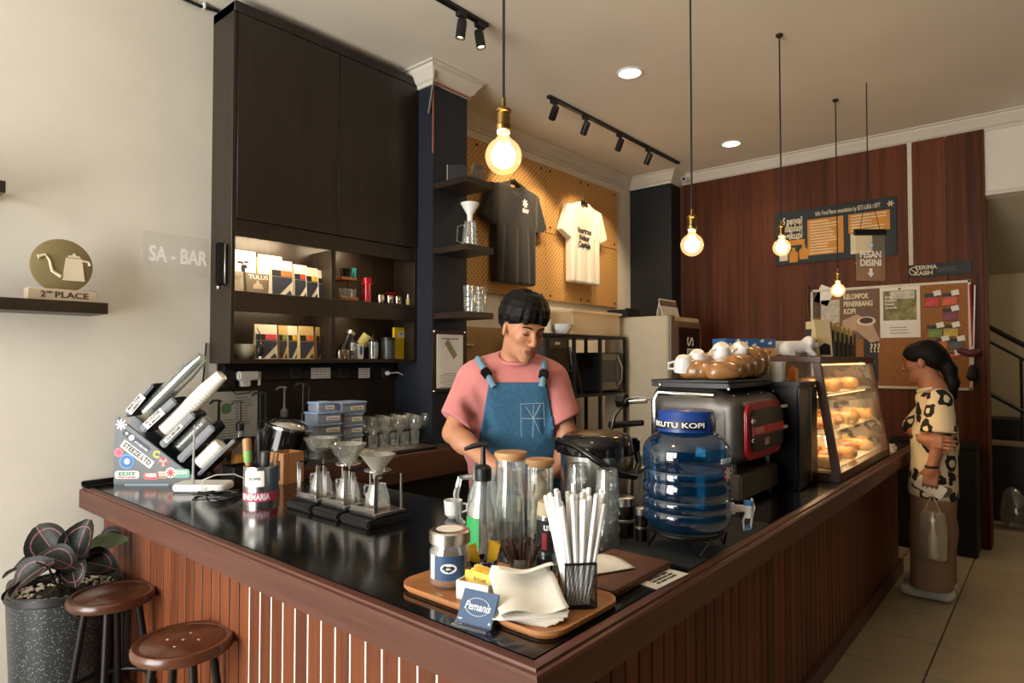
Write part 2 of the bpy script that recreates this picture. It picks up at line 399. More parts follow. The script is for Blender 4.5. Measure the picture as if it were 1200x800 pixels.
# wood cladding on the back wall, board by board, with the pale strip let in near its right end
ys = [2.86 - .196 * k for k in range(10)] + [.905]
for a, b in zip(ys, ys[1:]):
    ob('panel', bx((WX - .012, (a + b) / 2, 1.575), (.024, a - b - .0008, 3.15), .0005), panelw, wallb)
for a, b in ((.868, .645), (.641, .418)):
    ob('panel', bx((WX - .012, (a + b) / 2, 1.575), (.024, a - b - .0008, 3.15), .0005), panelw, wallb)
zs = at(1070, 311, x=WX - .02).z
ob('strip', bx((WX - .008, .886, (zs + 3.15) / 2), (.016, .03, 3.15 - zs), 0), cornm, wallb)
ob('panel', bx((WX - .012, .886, zs / 2), (.02, .03, zs), 0), panelw, wallb)
ob('end_board', bx((WX + .09, .41, 1.575), (.24, .014, 3.15), .002), panelw, wallb)

# cornices: a stepped profile (out from the wall, down from the ceiling)
PR = [(0, -.115), (.012, -.115), (.014, -.095), (.03, -.085), (.05, -.05), (.068, -.03), (.07, -.012), (.09, -.01), (.09, 0), (0, 0)]
def cornice(n, pts, nrm):
    """pts: polyline of wall corners, nrm: outward miter offsets"""
    b = MB(); k = len(PR)
    vs = [(p[0] + q[0] * o, p[1] + q[1] * o, CEIL + z) for p, q in zip(pts, nrm) for o, z in PR]; fs = []
    for i in range(len(pts) - 1):
        for j in range(k): fs.append((i * k + j, i * k + (j + 1) % k, (i + 1) * k + (j + 1) % k, (i + 1) * k + j))
    fs += [tuple(range(k)), tuple((len(pts) - 1) * k + j for j in range(k))]
    return struct(ob('trim_%d' % n, b.add(vs, fs).mesh(ang=20), cornm))
CX0, CX1, CY = 2.695, 3.0, 2.95
cornice(1, [(2.72, WY - .02), (CX0, WY - .2), (CX0, CY), (CX1, CY), (CX1, WY), (5.74, WY), (5.74, 2.86), (WX, 2.86), (WX, -3.2)],
        [(-1, 0), (-1, 0), (-1, -1), (1, -1), (1, -1), (-1, -1), (-1, -1), (-1, -1), (-1, 0)])
struct(ob('trim_2', bx((WX - .006, -1.4, 2.66), (.03, 3.6, .03), .003), cornm))
# navy column between the cabinet and the shirt wall, dark column in the far corner
c1 = struct(ob('wall_column', bx(((CX0 + CX1) / 2, (CY + WY) / 2, 1.58), (CX1 - CX0, WY - CY, 3.16), .004), navy))
ob('copper_pipe', MB().tube([(CX0 - .008, CY - .008, 2.7), (CX0 - .008, CY - .008, 3.12), (CX0, CY - .015, 3.145), (CX1, CY - .015, 3.14)], .006, 6).mesh(), mat('copper', (168, 104, 78), .45, .6), c1)
ob('conduit', MB().tube([(CX0 - .02, CY + .02, 2.95), (CX0 - .03, CY - .05, 3.2)], .007, 6).mesh(), steel, c1)
struct(ob('wall_corner_column', bx((5.86, 3.09, 1.58), (.22, .46, 3.16), .004), mat('black_paint', (20, 22, 24), .6)))
# the stair beyond the opening
stairw = mat('stair_wall', (188, 176, 148), .85, var=.05, scale=2)
struct(ob('wall_stair', bx((7.62, .2, CEIL / 2), (.12, 7.0, CEIL), 0), stairw))
struct(ob('ceiling_stair', MB().prism([(6.1, 2.66), (7.6, 2.2), (7.6, 2.3), (6.1, 2.76)], -3.2, 3.2, Matrix(((1, 0, 0, 0), (0, 0, 1, 0), (0, 1, 0, 0), (0, 0, 0, 1)))).mesh(False), stairw))
st = thing('staircase', 'black staircase with handrail behind the opening at right edge', 'staircase', (7.05, 0, 0))
dk = mat('stair_black', (18, 17, 17), .5)
ob('platform', bx((.25, -.2, .33), (.5, 2.2, .66), .004), dk, st)
ob('tread', bx((.25, -.2, .68), (.52, 2.2, .04), .004), mat('stair_tread', (150, 140, 116), .6), st)
ob('step_block', bx((.3, .43, .79), (.4, .5, .18), .004), dk, st)
h0 = at(1153, 380, x=7.1) - Vector((7.05, 0, 0)); h1 = at(1215, 412, x=7.1) - Vector((7.05, 0, 0))
def alongr(y, dz=0): 
    t = (y - h0.y) / (h1.y - h0.y); return (h0.x, y, h0.z + (h1.z - h0.z) * t + dz)
ob('handrail', MB().tube([alongr(.6), alongr(-.5)], .022, 8).mesh(), dk, st)
ob('lower_rail', MB().tube([alongr(.6, -.13), alongr(-.5, -.13)], .012, 8).mesh(), dk, st)
ob('stringer', MB().tube([alongr(.6, -.6), alongr(-.5, -.55)], .02, 6).mesh(), dk, st)
for y in (.25, .09, -.09, -.25):
    p = alongr(y, -.13); ob('baluster', MB().tube([(p[0], y, .7), p], .012, 6).mesh(), dk, st)
o = ob('plastic_bag', Blob().ell((0, 0, .14), (.10, .12, .15), k=.05).ell((.0, .03, .28), (.05, .06, .07), k=.06).mesh(.012), glass('thin_film', (205, 205, 200), .2, .12, .6, .12, (150, 150, 145)), loc=at(1192, 620, z=0))
tag(o, 'crumpled clear plastic bag on the floor by the black stairs', 'bag')
sl = thing('added_stair_lamp', 'added round lamp, out of view, brightening the stairs', 'ceiling light', (6.7, -.95, 2.42))  # unseen lamp, added to brighten the stair area
ob('shade', MB().lathe([(0, 0), (.09, .004), (.11, .03), (.10, .06), (0, .062)], 24).mesh(), emit('added_lamp_glow', (255, 226, 180), 5), sl)
point('stair_fill_light', (6.7, -.95, 2.36), 16, .1, (1, .82, .6))  # added fill that lifts the dim stairwell
bn = thing('black_cabinet', 'black storage bin against the wood wall behind the woman', 'cabinet', (5.76, .73, 0))
ob('body', bx((0, 0, .38), (.28, .54, .76), .006), dk, bn); ob('lid', bx((0, 0, .785), (.3, .56, .04), .008), blackm, bn)
ob('door', bx((-.142, 0, .38), (.012, .5, .68), .003), blackm, bn)

# ================================================================== BAR COUNTER
countm = mat('counter_black', (15, 15, 15), .13, var=.3, scale=6, spec=.5)
trimw = wood('counter_trim_wood', (78, 45, 35), (106, 64, 51), 'Y', 40, .42, bump=.04, spec=.35)
trimwx = wood('counter_trim_wood_x', (78, 45, 35), (106, 64, 51), 'X', 40, .42, bump=.04, spec=.35)
plankw = wood('counter_plank_wood', (82, 40, 19), (126, 68, 37), 'Z', 34, .5, spec=.3)
gapm = mat('plank_gap', (22, 14, 10), .8)
cn = thing('bar_counter', 'L-shaped bar counter with black top and reddish wooden plank front', 'counter', (EX, EY, 0))
oc = Vector((EX, EY, 0)); YB = 2.76; IX, IY, XE = 1.80, 1.42, 4.95
def cc(x, y, z=0): return (x - EX, y - EY, z)
t0 = .036
ob('countertop', MB().prism([cc(EX + t0, EY + t0)[:2], cc(XE, EY + t0)[:2], cc(XE, IY)[:2], cc(IX, IY)[:2], cc(IX, YB)[:2], cc(1.52, YB)[:2], cc(1.52, WY - .003)[:2], cc(EX + t0, WY - .003)[:2]], ZC - .05, ZC).mesh(bevel=.003), countm, cn)
TP = [(0, .762), (0, .834), (.004, .840), (.012, .842), (.014, .8475), (.026, .8496), (.034, .8496), (.037, .846), (.037, .762)]
def trim(nm, far, m):
    k = len(TP); v = [(o_, o_, z) for o_, z in TP] + [far(o_, z) for o_, z in TP]
    ob(nm, MB().add(v, [(j, (j + 1) % k, k + (j + 1) % k, k + j) for j in range(k)] + [tuple(range(k)), tuple(range(k, 2 * k))]).mesh(ang=15), m, cn)
trim('edge_trim', lambda o_, z: (o_, WY - .003 - EY, z), trimw)
trim('edge_trim', lambda o_, z: (XE - EX, o_, z), trimwx)
PX, PY, PT = 1.03, .835, .067            # plank planes and pitch
pl = bx((0, 0, 0), (.018, PT - .007, .68), .002); pl.materials.append(plankw)
pl2 = bx((0, 0, 0), (PT - .006, .018, .68), .002); pl2.materials.append(plankw)
ob('carcass', MB().prism([cc(PX + .012, PY + .012)[:2], cc(XE - .02, PY + .012)[:2], cc(XE - .02, IY - .03)[:2], cc(IX - .03, IY - .03)[:2], cc(IX - .03, WY - .6)[:2], cc(1.5, WY - .6)[:2], cc(1.5, WY - .003)[:2], cc(PX + .012, WY - .003)[:2]], .02, .80).mesh(False), gapm, cn)
strip = mat('white_strip', (232, 226, 212), .7)
sme = bx((0, 0, 0), (.012, .0062, .66), 0); sme.materials.append(strip)
y = 1.10 - PT / 2 + .03
y = 1.067 - PT * 3
n = 0
while y < WY - .03:
    if y > PY + .01:
        ob('plank', pl, None, cn, cc(PX, y, .43))
        if y < 1.95: ob('inlay_strip', sme, None, cn, cc(PX - .002, y + PT / 2, .435))
    y += PT
x = 1.3316 - PT * 4.5
sme2 = bx((0, 0, 0), (.004, .01, .66), 0); sme2.materials.append(strip)
while x < XE - .05:
    if x > PX - .01: ob('plank', pl2, None, cn, cc(x, PY, .43))
    if 1.1 < x < 1.35: ob('inlay_strip', sme2, None, cn, cc(x + PT / 2, PY + .003, .435))
    x += PT
ob('corner_post', bx(cc(PX, PY, .43), (.03, .03, .70), .003), plankw, cn)
ob('baseboard', bx(cc((PX + XE) / 2, PY - .012, .045), (XE - PX + .03, .03, .09), .004), trimwx, cn)
ob('baseboard', bx(cc(PX - .012, (PY + WY) / 2 - .01, .045), (.03, WY - PY - .004, .09), .004), trimw, cn)
ob('end_panel', bx(cc(XE - .01, (PY + IY) / 2, .41), (.02, IY - PY, .78), .002), plankw, cn)
tag(ob('splash_guard', MB().box((0, 0, .004), (.26, .055, .008)).box((0, .018, .016), (.26, .018, .02)).mesh(bevel=.003), blackmt, loc=(1.06, WY - .033, ZC)), 'low black ledge at the wall end of the bar counter', 'ledge')

# lower work counter along the cabinet wall with its thick timber edge
bb = thing('work_counter', 'back work counter with rough brown timber front edge under wall cabinet', 'counter', (1.53, YB, 0))
ob('worktop', MB().prism([(0, .03), (1.5, .03), (1.5, .185), (1.16, .185), (1.16, .555), (0, .555)], .84, .89).mesh(bevel=.004), mat('grey_worktop', (58, 54, 50), .4), bb)
ob('timber_edge', bx((.755, .0, .815), (1.49, .06, .15), .006), wood('rough_timber', (70, 42, 24), (108, 68, 40), 'X', 30, .6), bb)
ob('carcass', MB().prism([(0, .04), (1.5, .04), (1.5, .18), (1.16, .18), (1.16, .55), (0, .55)], 0, .74).mesh(bevel=.003), dk, bb)
sp = thing('drain_tray', 'steel slatted drain tray set into the back work counter', 'tray', (2.33, 2.90, .89))
ob('pan', bx((0, 0, .006), (.52, .22, .012), .003), blackmt, sp)
for k in range(6): ob('slat', bx((0, -.085 + k * .034, .017), (.52, .012, .01), .002), steel, sp)

# ================================================================== WALL CABINET
CB0, CB1, CF, CZ0, CZ1 = 1.492, 2.692, 3.095, 1.395, 3.205
wc = thing('wall_cabinet', 'tall dark wenge wall cabinet with two doors and four lit open shelves', 'cabinet', (CB0, CF, CZ0))
def wcp(nm, x0, x1, ya, yb, za, zb, m=darkw, bv=.0015, par=wc):
    return ob(nm, bx(((x0 + x1) / 2 - CB0, (ya + yb) / 2 - CF, (za + zb) / 2 - CZ0), (x1 - x0, yb - ya, zb - za), bv), m, par)
wcp('side_panel', CB0, CB0 + .02, CF, WY, CZ0, CZ1); wcp('side_panel', CB1 - .02, CB1, CF, WY, CZ0, CZ1)
wcp('top_panel', CB0, CB1, CF - .012, WY, CZ1 - .05, CZ1)
wcp('back_panel', CB0 + .02, CB1 - .02, WY - .02, WY - .004, CZ0, 2.12)
wcp('divider', 2.066, 2.094, CF + .004, WY - .02, CZ0 + .02, 2.03)
wcp('bottom_shelf', CB0 + .02, CB1 - .02, CF, WY - .02, CZ0, CZ0 + .022)
wcp('middle_shelf', CB0 + .02, CB1 - .02, CF, WY - .02, 1.735, 1.757)
wcp('fascia', CB0 + .02, CB1 - .02, CF, CF + .018, 1.655, 1.735)
wcp('upper_shelf', CB0 + .02, CB1 - .02, CF, WY - .02, 2.095, 2.115)
wcp('fascia', CB0 + .02, CB1 - .02, CF, CF + .018, 2.03, 2.1)
mid = 2.105
wcp('door', CB0 + .021, mid - .001, CF - .008, CF + .012, 2.118, CZ1 - .052); wcp('door', mid + .001, CB1 - .003, CF - .008, CF + .012, 2.118, CZ1 - .052)
ledm = emit('led_strip', (255, 214, 150), 9)
for (xa, xb, zt, e) in ((1.53, 1.95, 2.09, 4.2), (2.10, 2.36, 2.09, 1.5), (1.62, 2.0, 1.728, .8), (2.10, 2.36, 1.728, .8)):
    wcp('led_strip', xa, xb, CF + .022, CF + .032, zt - .008, zt, ledm, 0)
    area('shelf_led', ((xa + xb) / 2, CF + .028, zt - .012), (R(28), 0, 0), xb - xa, .012, e, (1, .78, .5))
# dark wainscot under the cabinet and the socket strip
o = struct(ob('wall_splashback', bx(((1.53 + CX0) / 2, WY - .008, 1.12), (CX0 - 1.53, .016, .55), 0), darkw))
ss = thing('socket_strip', 'black wall strip holding three sockets under the wall cabinet', 'socket strip', (1.55, WY - .03, 1.30))
ob('backing', bx((.56, 0, .045), (1.12, .025, .09), .003), blackm, ss)
for px in (346, 402, 452):
    p = at(px, 437, y=WY - .045); q = (p.x - 1.55, -.018, p.z - 1.30)
    s_ = ob('socket', MB().prism(rrect(.062, .062, .008), -.01, .004, T(*q, PI / 2)).mesh(bevel=.002), mat('socket_grey', (52, 50, 47), .4), ss)
    ob('socket_hole', MB().lathe([(.02, 0), (.02, .004), (.016, .004), (.015, .001), (0, .001)], 16, M=T(q[0], q[1] - .004, q[2], PI / 2)).mesh(), blackm, s_)
for px, w_, lb in ((376, .128, 'left'), (427, .085, 'right')):
    p = at(px, 437, y=WY - .046)
    nt_ = thing('paper_note', 'printed white table note on the socket strip, %s of the pair' % lb, 'note', (p.x, WY - .0455, p.z))
    ob('sheet', bx((0, 0, 0), (w_, .002, .062), 0), paper, nt_)
    g = MB()
    for k in range(4): g.box((0, -.0015, -.024 + k * .016), (w_ * .92, .0006, .0016))
    for k in range(5): g.box((-w_ * .45 + k * w_ * .225, -.0015, 0), (.0014, .0006, .05))
    ob('table_print', g.mesh(False), mat('grey_ink', (120, 118, 114), .8), nt_)
# white plug with cable at the right-hand socket
p = at(455, 437, y=WY - .07)
ob_ = thing('white_cable', 'white plug and cable hanging from the right-hand socket', 'cable', p)
ob('plug', MB().lathe([(0, 0), (.014, 0), (.016, .02), (.008, .035), (0, .035)], 12, M=T(0, 0.02, 0, PI / 2)).mesh(), white, ob_)
q0, q1 = at(482, 440, y=WY - .06) - p, at(486, 428, y=WY - .04) - p
ob('cord', MB().tube([(0, -.015, 0), (.06, -.02, .004), (q0.x - .02, -.01, q0.z - .02), (q0.x, 0, q0.z), (q1.x, .01, q1.z), (q1.x, .02, q1.z + .09)], .005, 6).mesh(), white, ob_)
p = at(474, 455, y=WY - .015)
tag(ob('vertical_cable', MB().tube([(0, 0, -.3), (0, 0, 0), (0, 0, .15)], .005, 6).mesh(), white, loc=p), 'thin white cable running down beside the navy column', 'cable')
# label printer like white device on the strip
p = at(287, 443, y=WY - .09)
d_ = thing('wall_device', 'small white and black wall device left of the sockets', 'device', (p.x, WY - .018, p.z))
ob('bracket', bx((-.07, -.03, 0), (.06, .05, .10), .008), blackm, d_); ob('body', bx((.02, -.05, .012), (.11, .07, .045), .008), white, d_)
ob('spout', bx((.01, -.05, -.026), (.045, .05, .035), .005), white, d_); ob('lever', MB().tube([(.07, -.06, .03), (.088, -.06, .03), (.085, -.06, -.04)], .008, 6).mesh(), white, d_)
ob('cord', MB().tube([(-.06, -.03, -.05), (-.02, -.02, -.085), (.05, -.02, -.08), (.08, -.03, -.05)], .003, 5).mesh(), blackm, d_)
# dark grey cable on the white wall beside the cabinet, black cable at the ceiling
tag(ob('wall_cable', MB().tube([(CB0 - .02, WY - .008, 1.5), (CB0 - .03, WY - .008, 1.35), (CB0 - .05, WY - .01, 1.15), (CB0 - .06, WY - .01, 1.0)], .004, 6).mesh(), blackmt), 'thin dark cable on the white wall left of the cabinet', 'cable')
b0, b1 = at(212, -3, y=WY - .012), at(256, 13, y=WY - .012)
cg = thing('ceiling_cable', 'black cable clipped along the top of the white wall', 'cable', b0)
ob('cord', MB().tube([(0, 0, 0), (b1 - b0) * .5 + Vector((0, 0, -.008)), b1 - b0], .009, 6).mesh(), blackm, cg)
ob('clip', bx((b1 - b0) * .6, (.014, .03, .03), .003), white, cg)

# ================================================================== PEGBOARD, TAN PANEL, COLUMN SHELVES
def pegmat():
    m, nt, b = nodes('pegboard_hardboard'); tc = nt.nodes.new('ShaderNodeTexCoord')
    mp = nt.nodes.new('ShaderNodeMapping'); mp.inputs['Rotation'].default_value = (0, R(45), 0); mp.inputs['Scale'].default_value = (33, .001, 33)
    vo = nt.nodes.new('ShaderNodeTexVoronoi'); vo.inputs['Randomness'].default_value = 0; vo.inputs['Scale'].default_value = 1
    nt.links.new(tc.outputs['Object'], mp.inputs[0]); nt.links.new(mp.outputs[0], vo.inputs['Vector'])
    cr = nt.nodes.new('ShaderNodeValToRGB'); cr.color_ramp.elements[0].position = .17; cr.color_ramp.elements[1].position = .24
    cr.color_ramp.elements[0].color = (*lin((92, 58, 26)), 1); cr.color_ramp.elements[1].color = (*lin((208, 162, 98)), 1)
    nt.links.new(vo.outputs['Distance'], cr.inputs[0]); nt.links.new(cr.outputs[0], b.inputs['Base Color']); b.inputs['Roughness'].default_value = .6
    bp = nt.nodes.new('ShaderNodeBump'); bp.inputs['Distance'].default_value = .004; nt.links.new(cr.outputs[0], bp.inputs['Height']); nt.links.new(bp.outputs[0], b.inputs['Normal'])
    return m
pgm = pegmat()
PG0, PGM, PG1, PZ0, PZM, PZ1 = 3.14, 4.30, 5.46, 1.915, 2.49, 3.065
pg = thing('pegboard', 'tan perforated pegboard behind the two hanging shirts', 'pegboard', (PGM, WY - .02, PZM))
for xa, xb in ((PG0, PGM), (PGM, PG1)):
    for za, zb in ((PZ0, PZM), (PZM, PZ1)):
        ob('board', bx((0, 0, 0), (xb - xa - .004, .012, zb - za - .004), .001), pgm, pg, ((xa + xb) / 2 - PGM, 0, (za + zb) / 2 - PZM))
sc_ = MB().lathe([(0, .006), (.009, .004), (.011, 0)], 10, M=T(0, 0, 0, PI / 2)).mesh(); sc_.materials.append(blackmt)
for xa in (3.45, 4.24, 4.36, 4.82, 4.94, 5.4):
    for za in (PZ0 + .04, PZM + .05, PZ1 - .04): ob('screw', sc_, None, pg, (xa - PGM, -.006, za - PZM))
zt = at(560, 383, y=WY - .03).z
tag(ob('tan_panel', MB().box((0, 0, 0), (1.2, .03, zt - .9)).mesh(bevel=.003), wood('tan_laminate', (176, 142, 94), (196, 162, 112), 'Z', 40), loc=(3.62, WY - .02, (zt + .9) / 2)), 'plain tan laminate panel below the pegboard behind the barista', 'panel')
o = bpy.data.objects['tan_panel']
ph = at(550, 404, y=WY - .05); tag(ob('panel_handle', bx((0, 0, 0), (.1, .02, .018), .004), cream, loc=(ph.x, WY - .045, ph.z)), 'small pale handle on the tan panel', 'handle')
shm = wood('shelf_dark_oak', (30, 22, 16), (52, 38, 28), 'X', 50, .4)
SHZ = [at(577, 214.4, y=2.665).z, at(576, 290.4, y=2.665).z, at(576, 366.5, y=2.665).z]
for z, lb in zip(SHZ, ('top', 'middle', 'bottom')):
    tag(ob('column_shelf', bx((0, 0, -.019), (.245, .285, .038), .002), shm, loc=(2.822, 2.807, z)), 'dark wooden shelf on the navy column, %s one of three' % lb, 'shelf', 'shelves on the navy column')
# framed print on the column
fa, fb = at(507, 386, y=CY - .02), at(546, 458, y=CY - .02)
fr = thing('framed_print', 'dark framed printed chart hanging on the navy column', 'picture frame', ((fa.x + fb.x) / 2, CY - .012, (fa.z + fb.z) / 2))
fw_, fh_ = fb.x - fa.x, fa.z - fb.z
ob('backing', bx((0, 0, 0), (fw_, .02, fh_), .002), wood('frame_wood', (30, 20, 14), (50, 34, 24), 'Z', 60), fr)
sh_ = ob('sheet', bx((0, -.0115, 0), (fw_ * .78, .002, fh_ * .86), 0), paper, fr)
g = MB(); 
for k in range(9): g.box((0, -.0128, -fh_ * .2 - k * .012), (fw_ * (.6 if k % 3 else .4), .0006, .003))
g.box((0, -.0128, fh_ * .36), (fw_ * .5, .0006, .006)); ob('text_lines', g.mesh(False), mat('grey_ink', (120, 118, 114), .8), sh_)
ob('diagram', MB().prism([(-.05, .06), (-.02, .09), (.06, -.01), (.03, -.04)], 0, .0006, T(0, -.0128, .05, PI / 2)).mesh(False), mat('olive_print', (150, 152, 110), .8), sh_)
for sx in (-1, 1):
    for sz in (-1, 1): ob('stud', MB().ell((sx * fw_ * .46, -.012, sz * fh_ * .475), (.008, .006, .008), 8, 6).mesh(), chrome, fr)
# wall shelves on the white wall at far left
for (px, pyt, pyb, lb, nm) in ((127, 355, 368, 'dark shelf on the white wall carrying the kettle trophy', 1), (7, 212, 226, 'end of a dark shelf high on the white wall at left edge', 2)):
    yf = WY - .22; e = at(px, pyt, y=yf); e2 = at(px, pyb, y=yf)
    tag(ob('wall_shelf', bx((-.5, .11, -(e.z - e2.z) / 2), (1.0, .22, e.z - e2.z), .002), shm, loc=(e.x, yf, e.z)), lb, 'shelf')
    if nm == 1: SHL = e
# ================================================================== LIGHT FITTINGS
brass = mat('aged_brass', (140, 112, 62), .35, metal=1, var=.2, scale=20)
filam = emit('filament', (255, 190, 100), 35)
bulbm = glass('bulb_glass', (255, 236, 200), .04, .06, .5)
nt = bulbm.node_tree
ml = [n for n in nt.nodes if n.type == 'OUTPUT_MATERIAL'][0]; src = ml.inputs[0].links[0].from_socket
em = nt.nodes.new('ShaderNodeEmission'); em.inputs[0].default_value = (1, .66, .30, 1); em.inputs[1].default_value = .55
ad = nt.nodes.new('ShaderNodeAddShader'); nt.links.new(src, ad.inputs[0]); nt.links.new(em.outputs[0], ad.inputs[1]); nt.links.new(ad.outputs[0], ml.inputs[0])
PB = [at(590, 183, x=1.235), at(811, 287, y=1.17), at(916, 290, y=1.17), at(982, 340, y=1.17)]
PLB = ('nearest the camera', 'in front of the dark corner column', 'in front of the menu board', 'farthest, in front of the cork board')
rb = .0475
cordm = mat('black_cord', (22, 20, 19), .7)
for p, lb in zip(PB, PLB):
    t = thing('pendant_lamp', 'glowing globe bulb pendant on black cord, ' + lb, 'lamp', p, group='pendant lamps over the counter')
    L = CEIL - p.z
    ob('cord', MB().tube([(0, 0, .14), (.001, 0, L * .5), (0, 0, L)], .004, 6).mesh(), cordm, t)
    ob('ceiling_cap', MB().lathe([(.02, 0), (.018, -.012), (.006, -.02), (0, -.02)], 14, (0, 0, L)).mesh(), cordm, t)
    sk = ob('socket', MB().lathe([(0, .068), (.019, .068), (.021, .072), (.021, .08), (.0175, .083), (.0175, .112), (.021, .115), (.021, .12), (.012, .126), (.006, .13), (.006, .152), (0, .152)], 18).mesh(), brass, t)
    ob('collar_ring', MB().lathe([(.0165, .06), (.0175, .064), (.0165, .069), (.014, .064)], 18, closed=True).mesh(), white, sk)
    g = [(rb * math.sin(a), -rb * math.cos(a)) for a in np.linspace(0, 2.62, 16)] + [(.016, .05), (.0145, .064)]
    ob('globe', MB().lathe([(max(r, 0), z) for r, z in g], 24).mesh(), bulbm, t)
    f = MB().lathe([(0, -.024), (.012, -.018), (.017, 0), (.014, .018), (.006, .03), (0, .03)], 12)
    ob('filament', f.mesh(), filam, t)
    point('bulb_light', p, 5.5, .045)
# two ceiling tracks
def head(root, x, tgt, e, c, ang=62):
    """a small cylinder spot under the track at local x; tgt is a world point"""
    w0 = root.location + Vector((x, 0, -.115)); d = (Vector(tgt) - w0).normalized()
    h = ob('adapter', bx((x, 0, -.03), (.06, .03, .03), .003), blackm, root)
    ob('stem', MB().tube([(x, 0, -.04), (x, 0, -.085)], .007, 8).mesh(), blackm, h)
    q = d.to_track_quat('Z', 'Y').to_matrix().to_4x4(); q.translation = Vector((x, 0, -.105))
    k = ob('spot_head', MB().lathe([(0, -.045), (.024, -.045), (.026, -.03), (.026, .05), (.022, .05), (.02, .035), (0, .035)], 16, M=q).mesh(), blackm, root)
    ob('lens', MB().lathe([(0, .037), (.0195, .037)], 14, M=q).mesh(), emit('spot_lens', (255, 226, 180), 12), k)
    spot('track_spot', w0 + d * .06, tgt, e, ang, .02, c)
WARM = (1, .74, .46)
tr1 = thing('track_light', 'black ceiling track with four spot heads facing the pegboard', 'track light', (3.52, 2.665, CEIL))
ob('rail', bx((.99, 0, -.01), (2.0, .035, .02), .002), blackm, tr1)
for px, py, tg_, e in ((649, 118, (3.95, WY, 2.55), 40), (685, 137, (4.25, WY, 2.3), 40), (723, 158, (4.85, WY, 2.35), 46), (757, 175, (5.2, WY, 2.2), 26)):
    q = at(px, py, z=CEIL - .02); head(tr1, q.x - 3.52, tg_, e, WARM)
tr2 = thing('track_light', 'black ceiling track with two lit spot heads above the cabinet', 'track light', (1.7, 2.35, CEIL))
ob('rail', bx((.42, 0, -.01), (.84, .035, .02), .002), blackm, tr2)
for px, py, tg_ in ((543, 14, (2.2, 2.75, 0)), (566, 26, (2.75, 1.9, 0))):
    q = at(px, py, z=CEIL - .02); head(tr2, q.x - 1.7, tg_, 9, WARM, 75)
for (px, py, lb) in ((738, 85, 'nearer'), (857, 168, 'farther')):
    q = at(px, py, z=CEIL)
    t = thing('downlight', 'round recessed ceiling downlight, the %s of the two' % lb, 'ceiling light', (q.x, q.y, CEIL), group='recessed downlights')
    ob('trim_ring', MB().lathe([(.068, 0), (.085, 0), (.083, -.006), (.07, -.008)], 28, closed=True).mesh(), white, t)
    ob('diffuser', MB().lathe([(0, -.004), (.069, -.004)], 28).mesh(), emit('downlight_glow', (255, 238, 208), 14), t)
    spot('downlight_beam', (q.x, q.y, CEIL - .02), (q.x, q.y, 0), 14, 130, .06, (1, .82, .6))
q = at(803, 210, x=WX - .1)
t = thing('security_camera', 'small white dome camera at the top of the wood wall', 'camera', q)
ob('mount', bx((.045, 0, .01), (.09, .05, .05), .008), white, t)
ob('body', MB().lathe([(0, -.04), (.022, -.038), (.032, -.01), (.03, .02), (0, .022)], 16, M=T(-.01, 0, -.005, 0, PI / 2, 0)).mesh(), white, t)
ob('lens', MB().ell((-.045, -.004, -.008), (.012, .018, .018), 12, 8).mesh(), blackm, t)

# ================================================================== SHIRTS
def star(parent, size, M, m, arms=8, name='logo_pattern'):
    b = MB(); 
    for k in range(arms):
        a = 2 * PI * k / arms
        b.prism([(.15 * size * 0 + 0, -.07 * size), (.5 * size, -.085 * size), (.5 * size, .085 * size), (0, .07 * size)], 0, .0006, Matrix.Rotation(a, 4, 'Z'))
    o = ob(name, b.mesh(False), m, parent); o.matrix_local = M; return o
def tee(lbl, nm, x, y, ztop, wd, ht, m, col):
    t = thing('t_shirt', lbl, 't-shirt', (x, y, ztop - .03))
    s = wd / .65; v = ht / .78
    b = Blob()
    for sx in (-1, 1):
        A = np.array(Euler((0, -sx * R(24), 0)).to_matrix())
        b.box((sx * .262 * s, 0, -.185 * v), (.062 * s, .018, .135 * v), .014, A, k=.02)
        b.box((sx * .15 * s, 0, -.05 * v), (.11 * s, .012, .03), .016, np.array(Euler((0, sx * R(20), 0)).to_matrix()), k=.02)
        b.plane((sx * .42, 0, -1), .335 * v, k=.004) if False else None
    b.box((0, 0, -.40 * v), (.215 * s, .026, .36 * v), .016, k=.03)
    for fx in (-.13, .02, .15): b.cap((fx * s, -.05, -.35 * v), (fx * s * 1.15, -.048, -.76 * v), .012, .018, k=.03, op='s')
    b.ell((0, -.045, -.005), (.075 * s, .06, .065), k=.01, op='s')
    body = ob('shirt_body', b.mesh(.0085), m, t)
    ob('collar', MB().tube([(.078 * s * math.cos(a), -.026 - .004 * math.sin(a), -.012 + .062 * math.sin(a)) for a in np.linspace(-PI, 0, 14)], .007, 6).mesh(), m, t)
    h = thing('clothes_hanger', 'black hanger inside the %s t-shirt' % nm, 'hanger', (x, y, ztop))
    ob('arms', MB().tube([(-.17 * s, 0, -.085), (-.05, 0, -.012), (0, 0, .004), (.05, 0, -.012), (.17 * s, 0, -.085)], [.010, .018, .022, .018, .010], 8).mesh(), blackm, h)
    ob('hook', MB().tube([(0, 0, .02), (0, 0, .05), (.012, 0, .066), (.0, 0, .08), (-.012, .012, .075)], .003, 6).mesh(), steel, h)
    return t
sx_, sy_ = at(604, 215, y=WY - .085), at(604, 325, y=WY - .085)
ts = tee('black oversized t-shirt with small white emblem on pegboard', 'black', sx_.x - .02, WY - .085, sx_.z + .005, .66, .775, mat('black_cotton', (38, 37, 37), .85, var=.1, bump=.15, scale=30, sheen=.2), 0)
e = at(614.5, 241, y=WY - .12) - ts.location
star(ts, .066, FACE(e.x, -.0435, e.z + .015), inkw, 7); text('RW', .045, inkw, ts, FACE(e.x + .006, -.0435, e.z - .045), .03)
sx2 = at(683, 238, y=WY - .085)
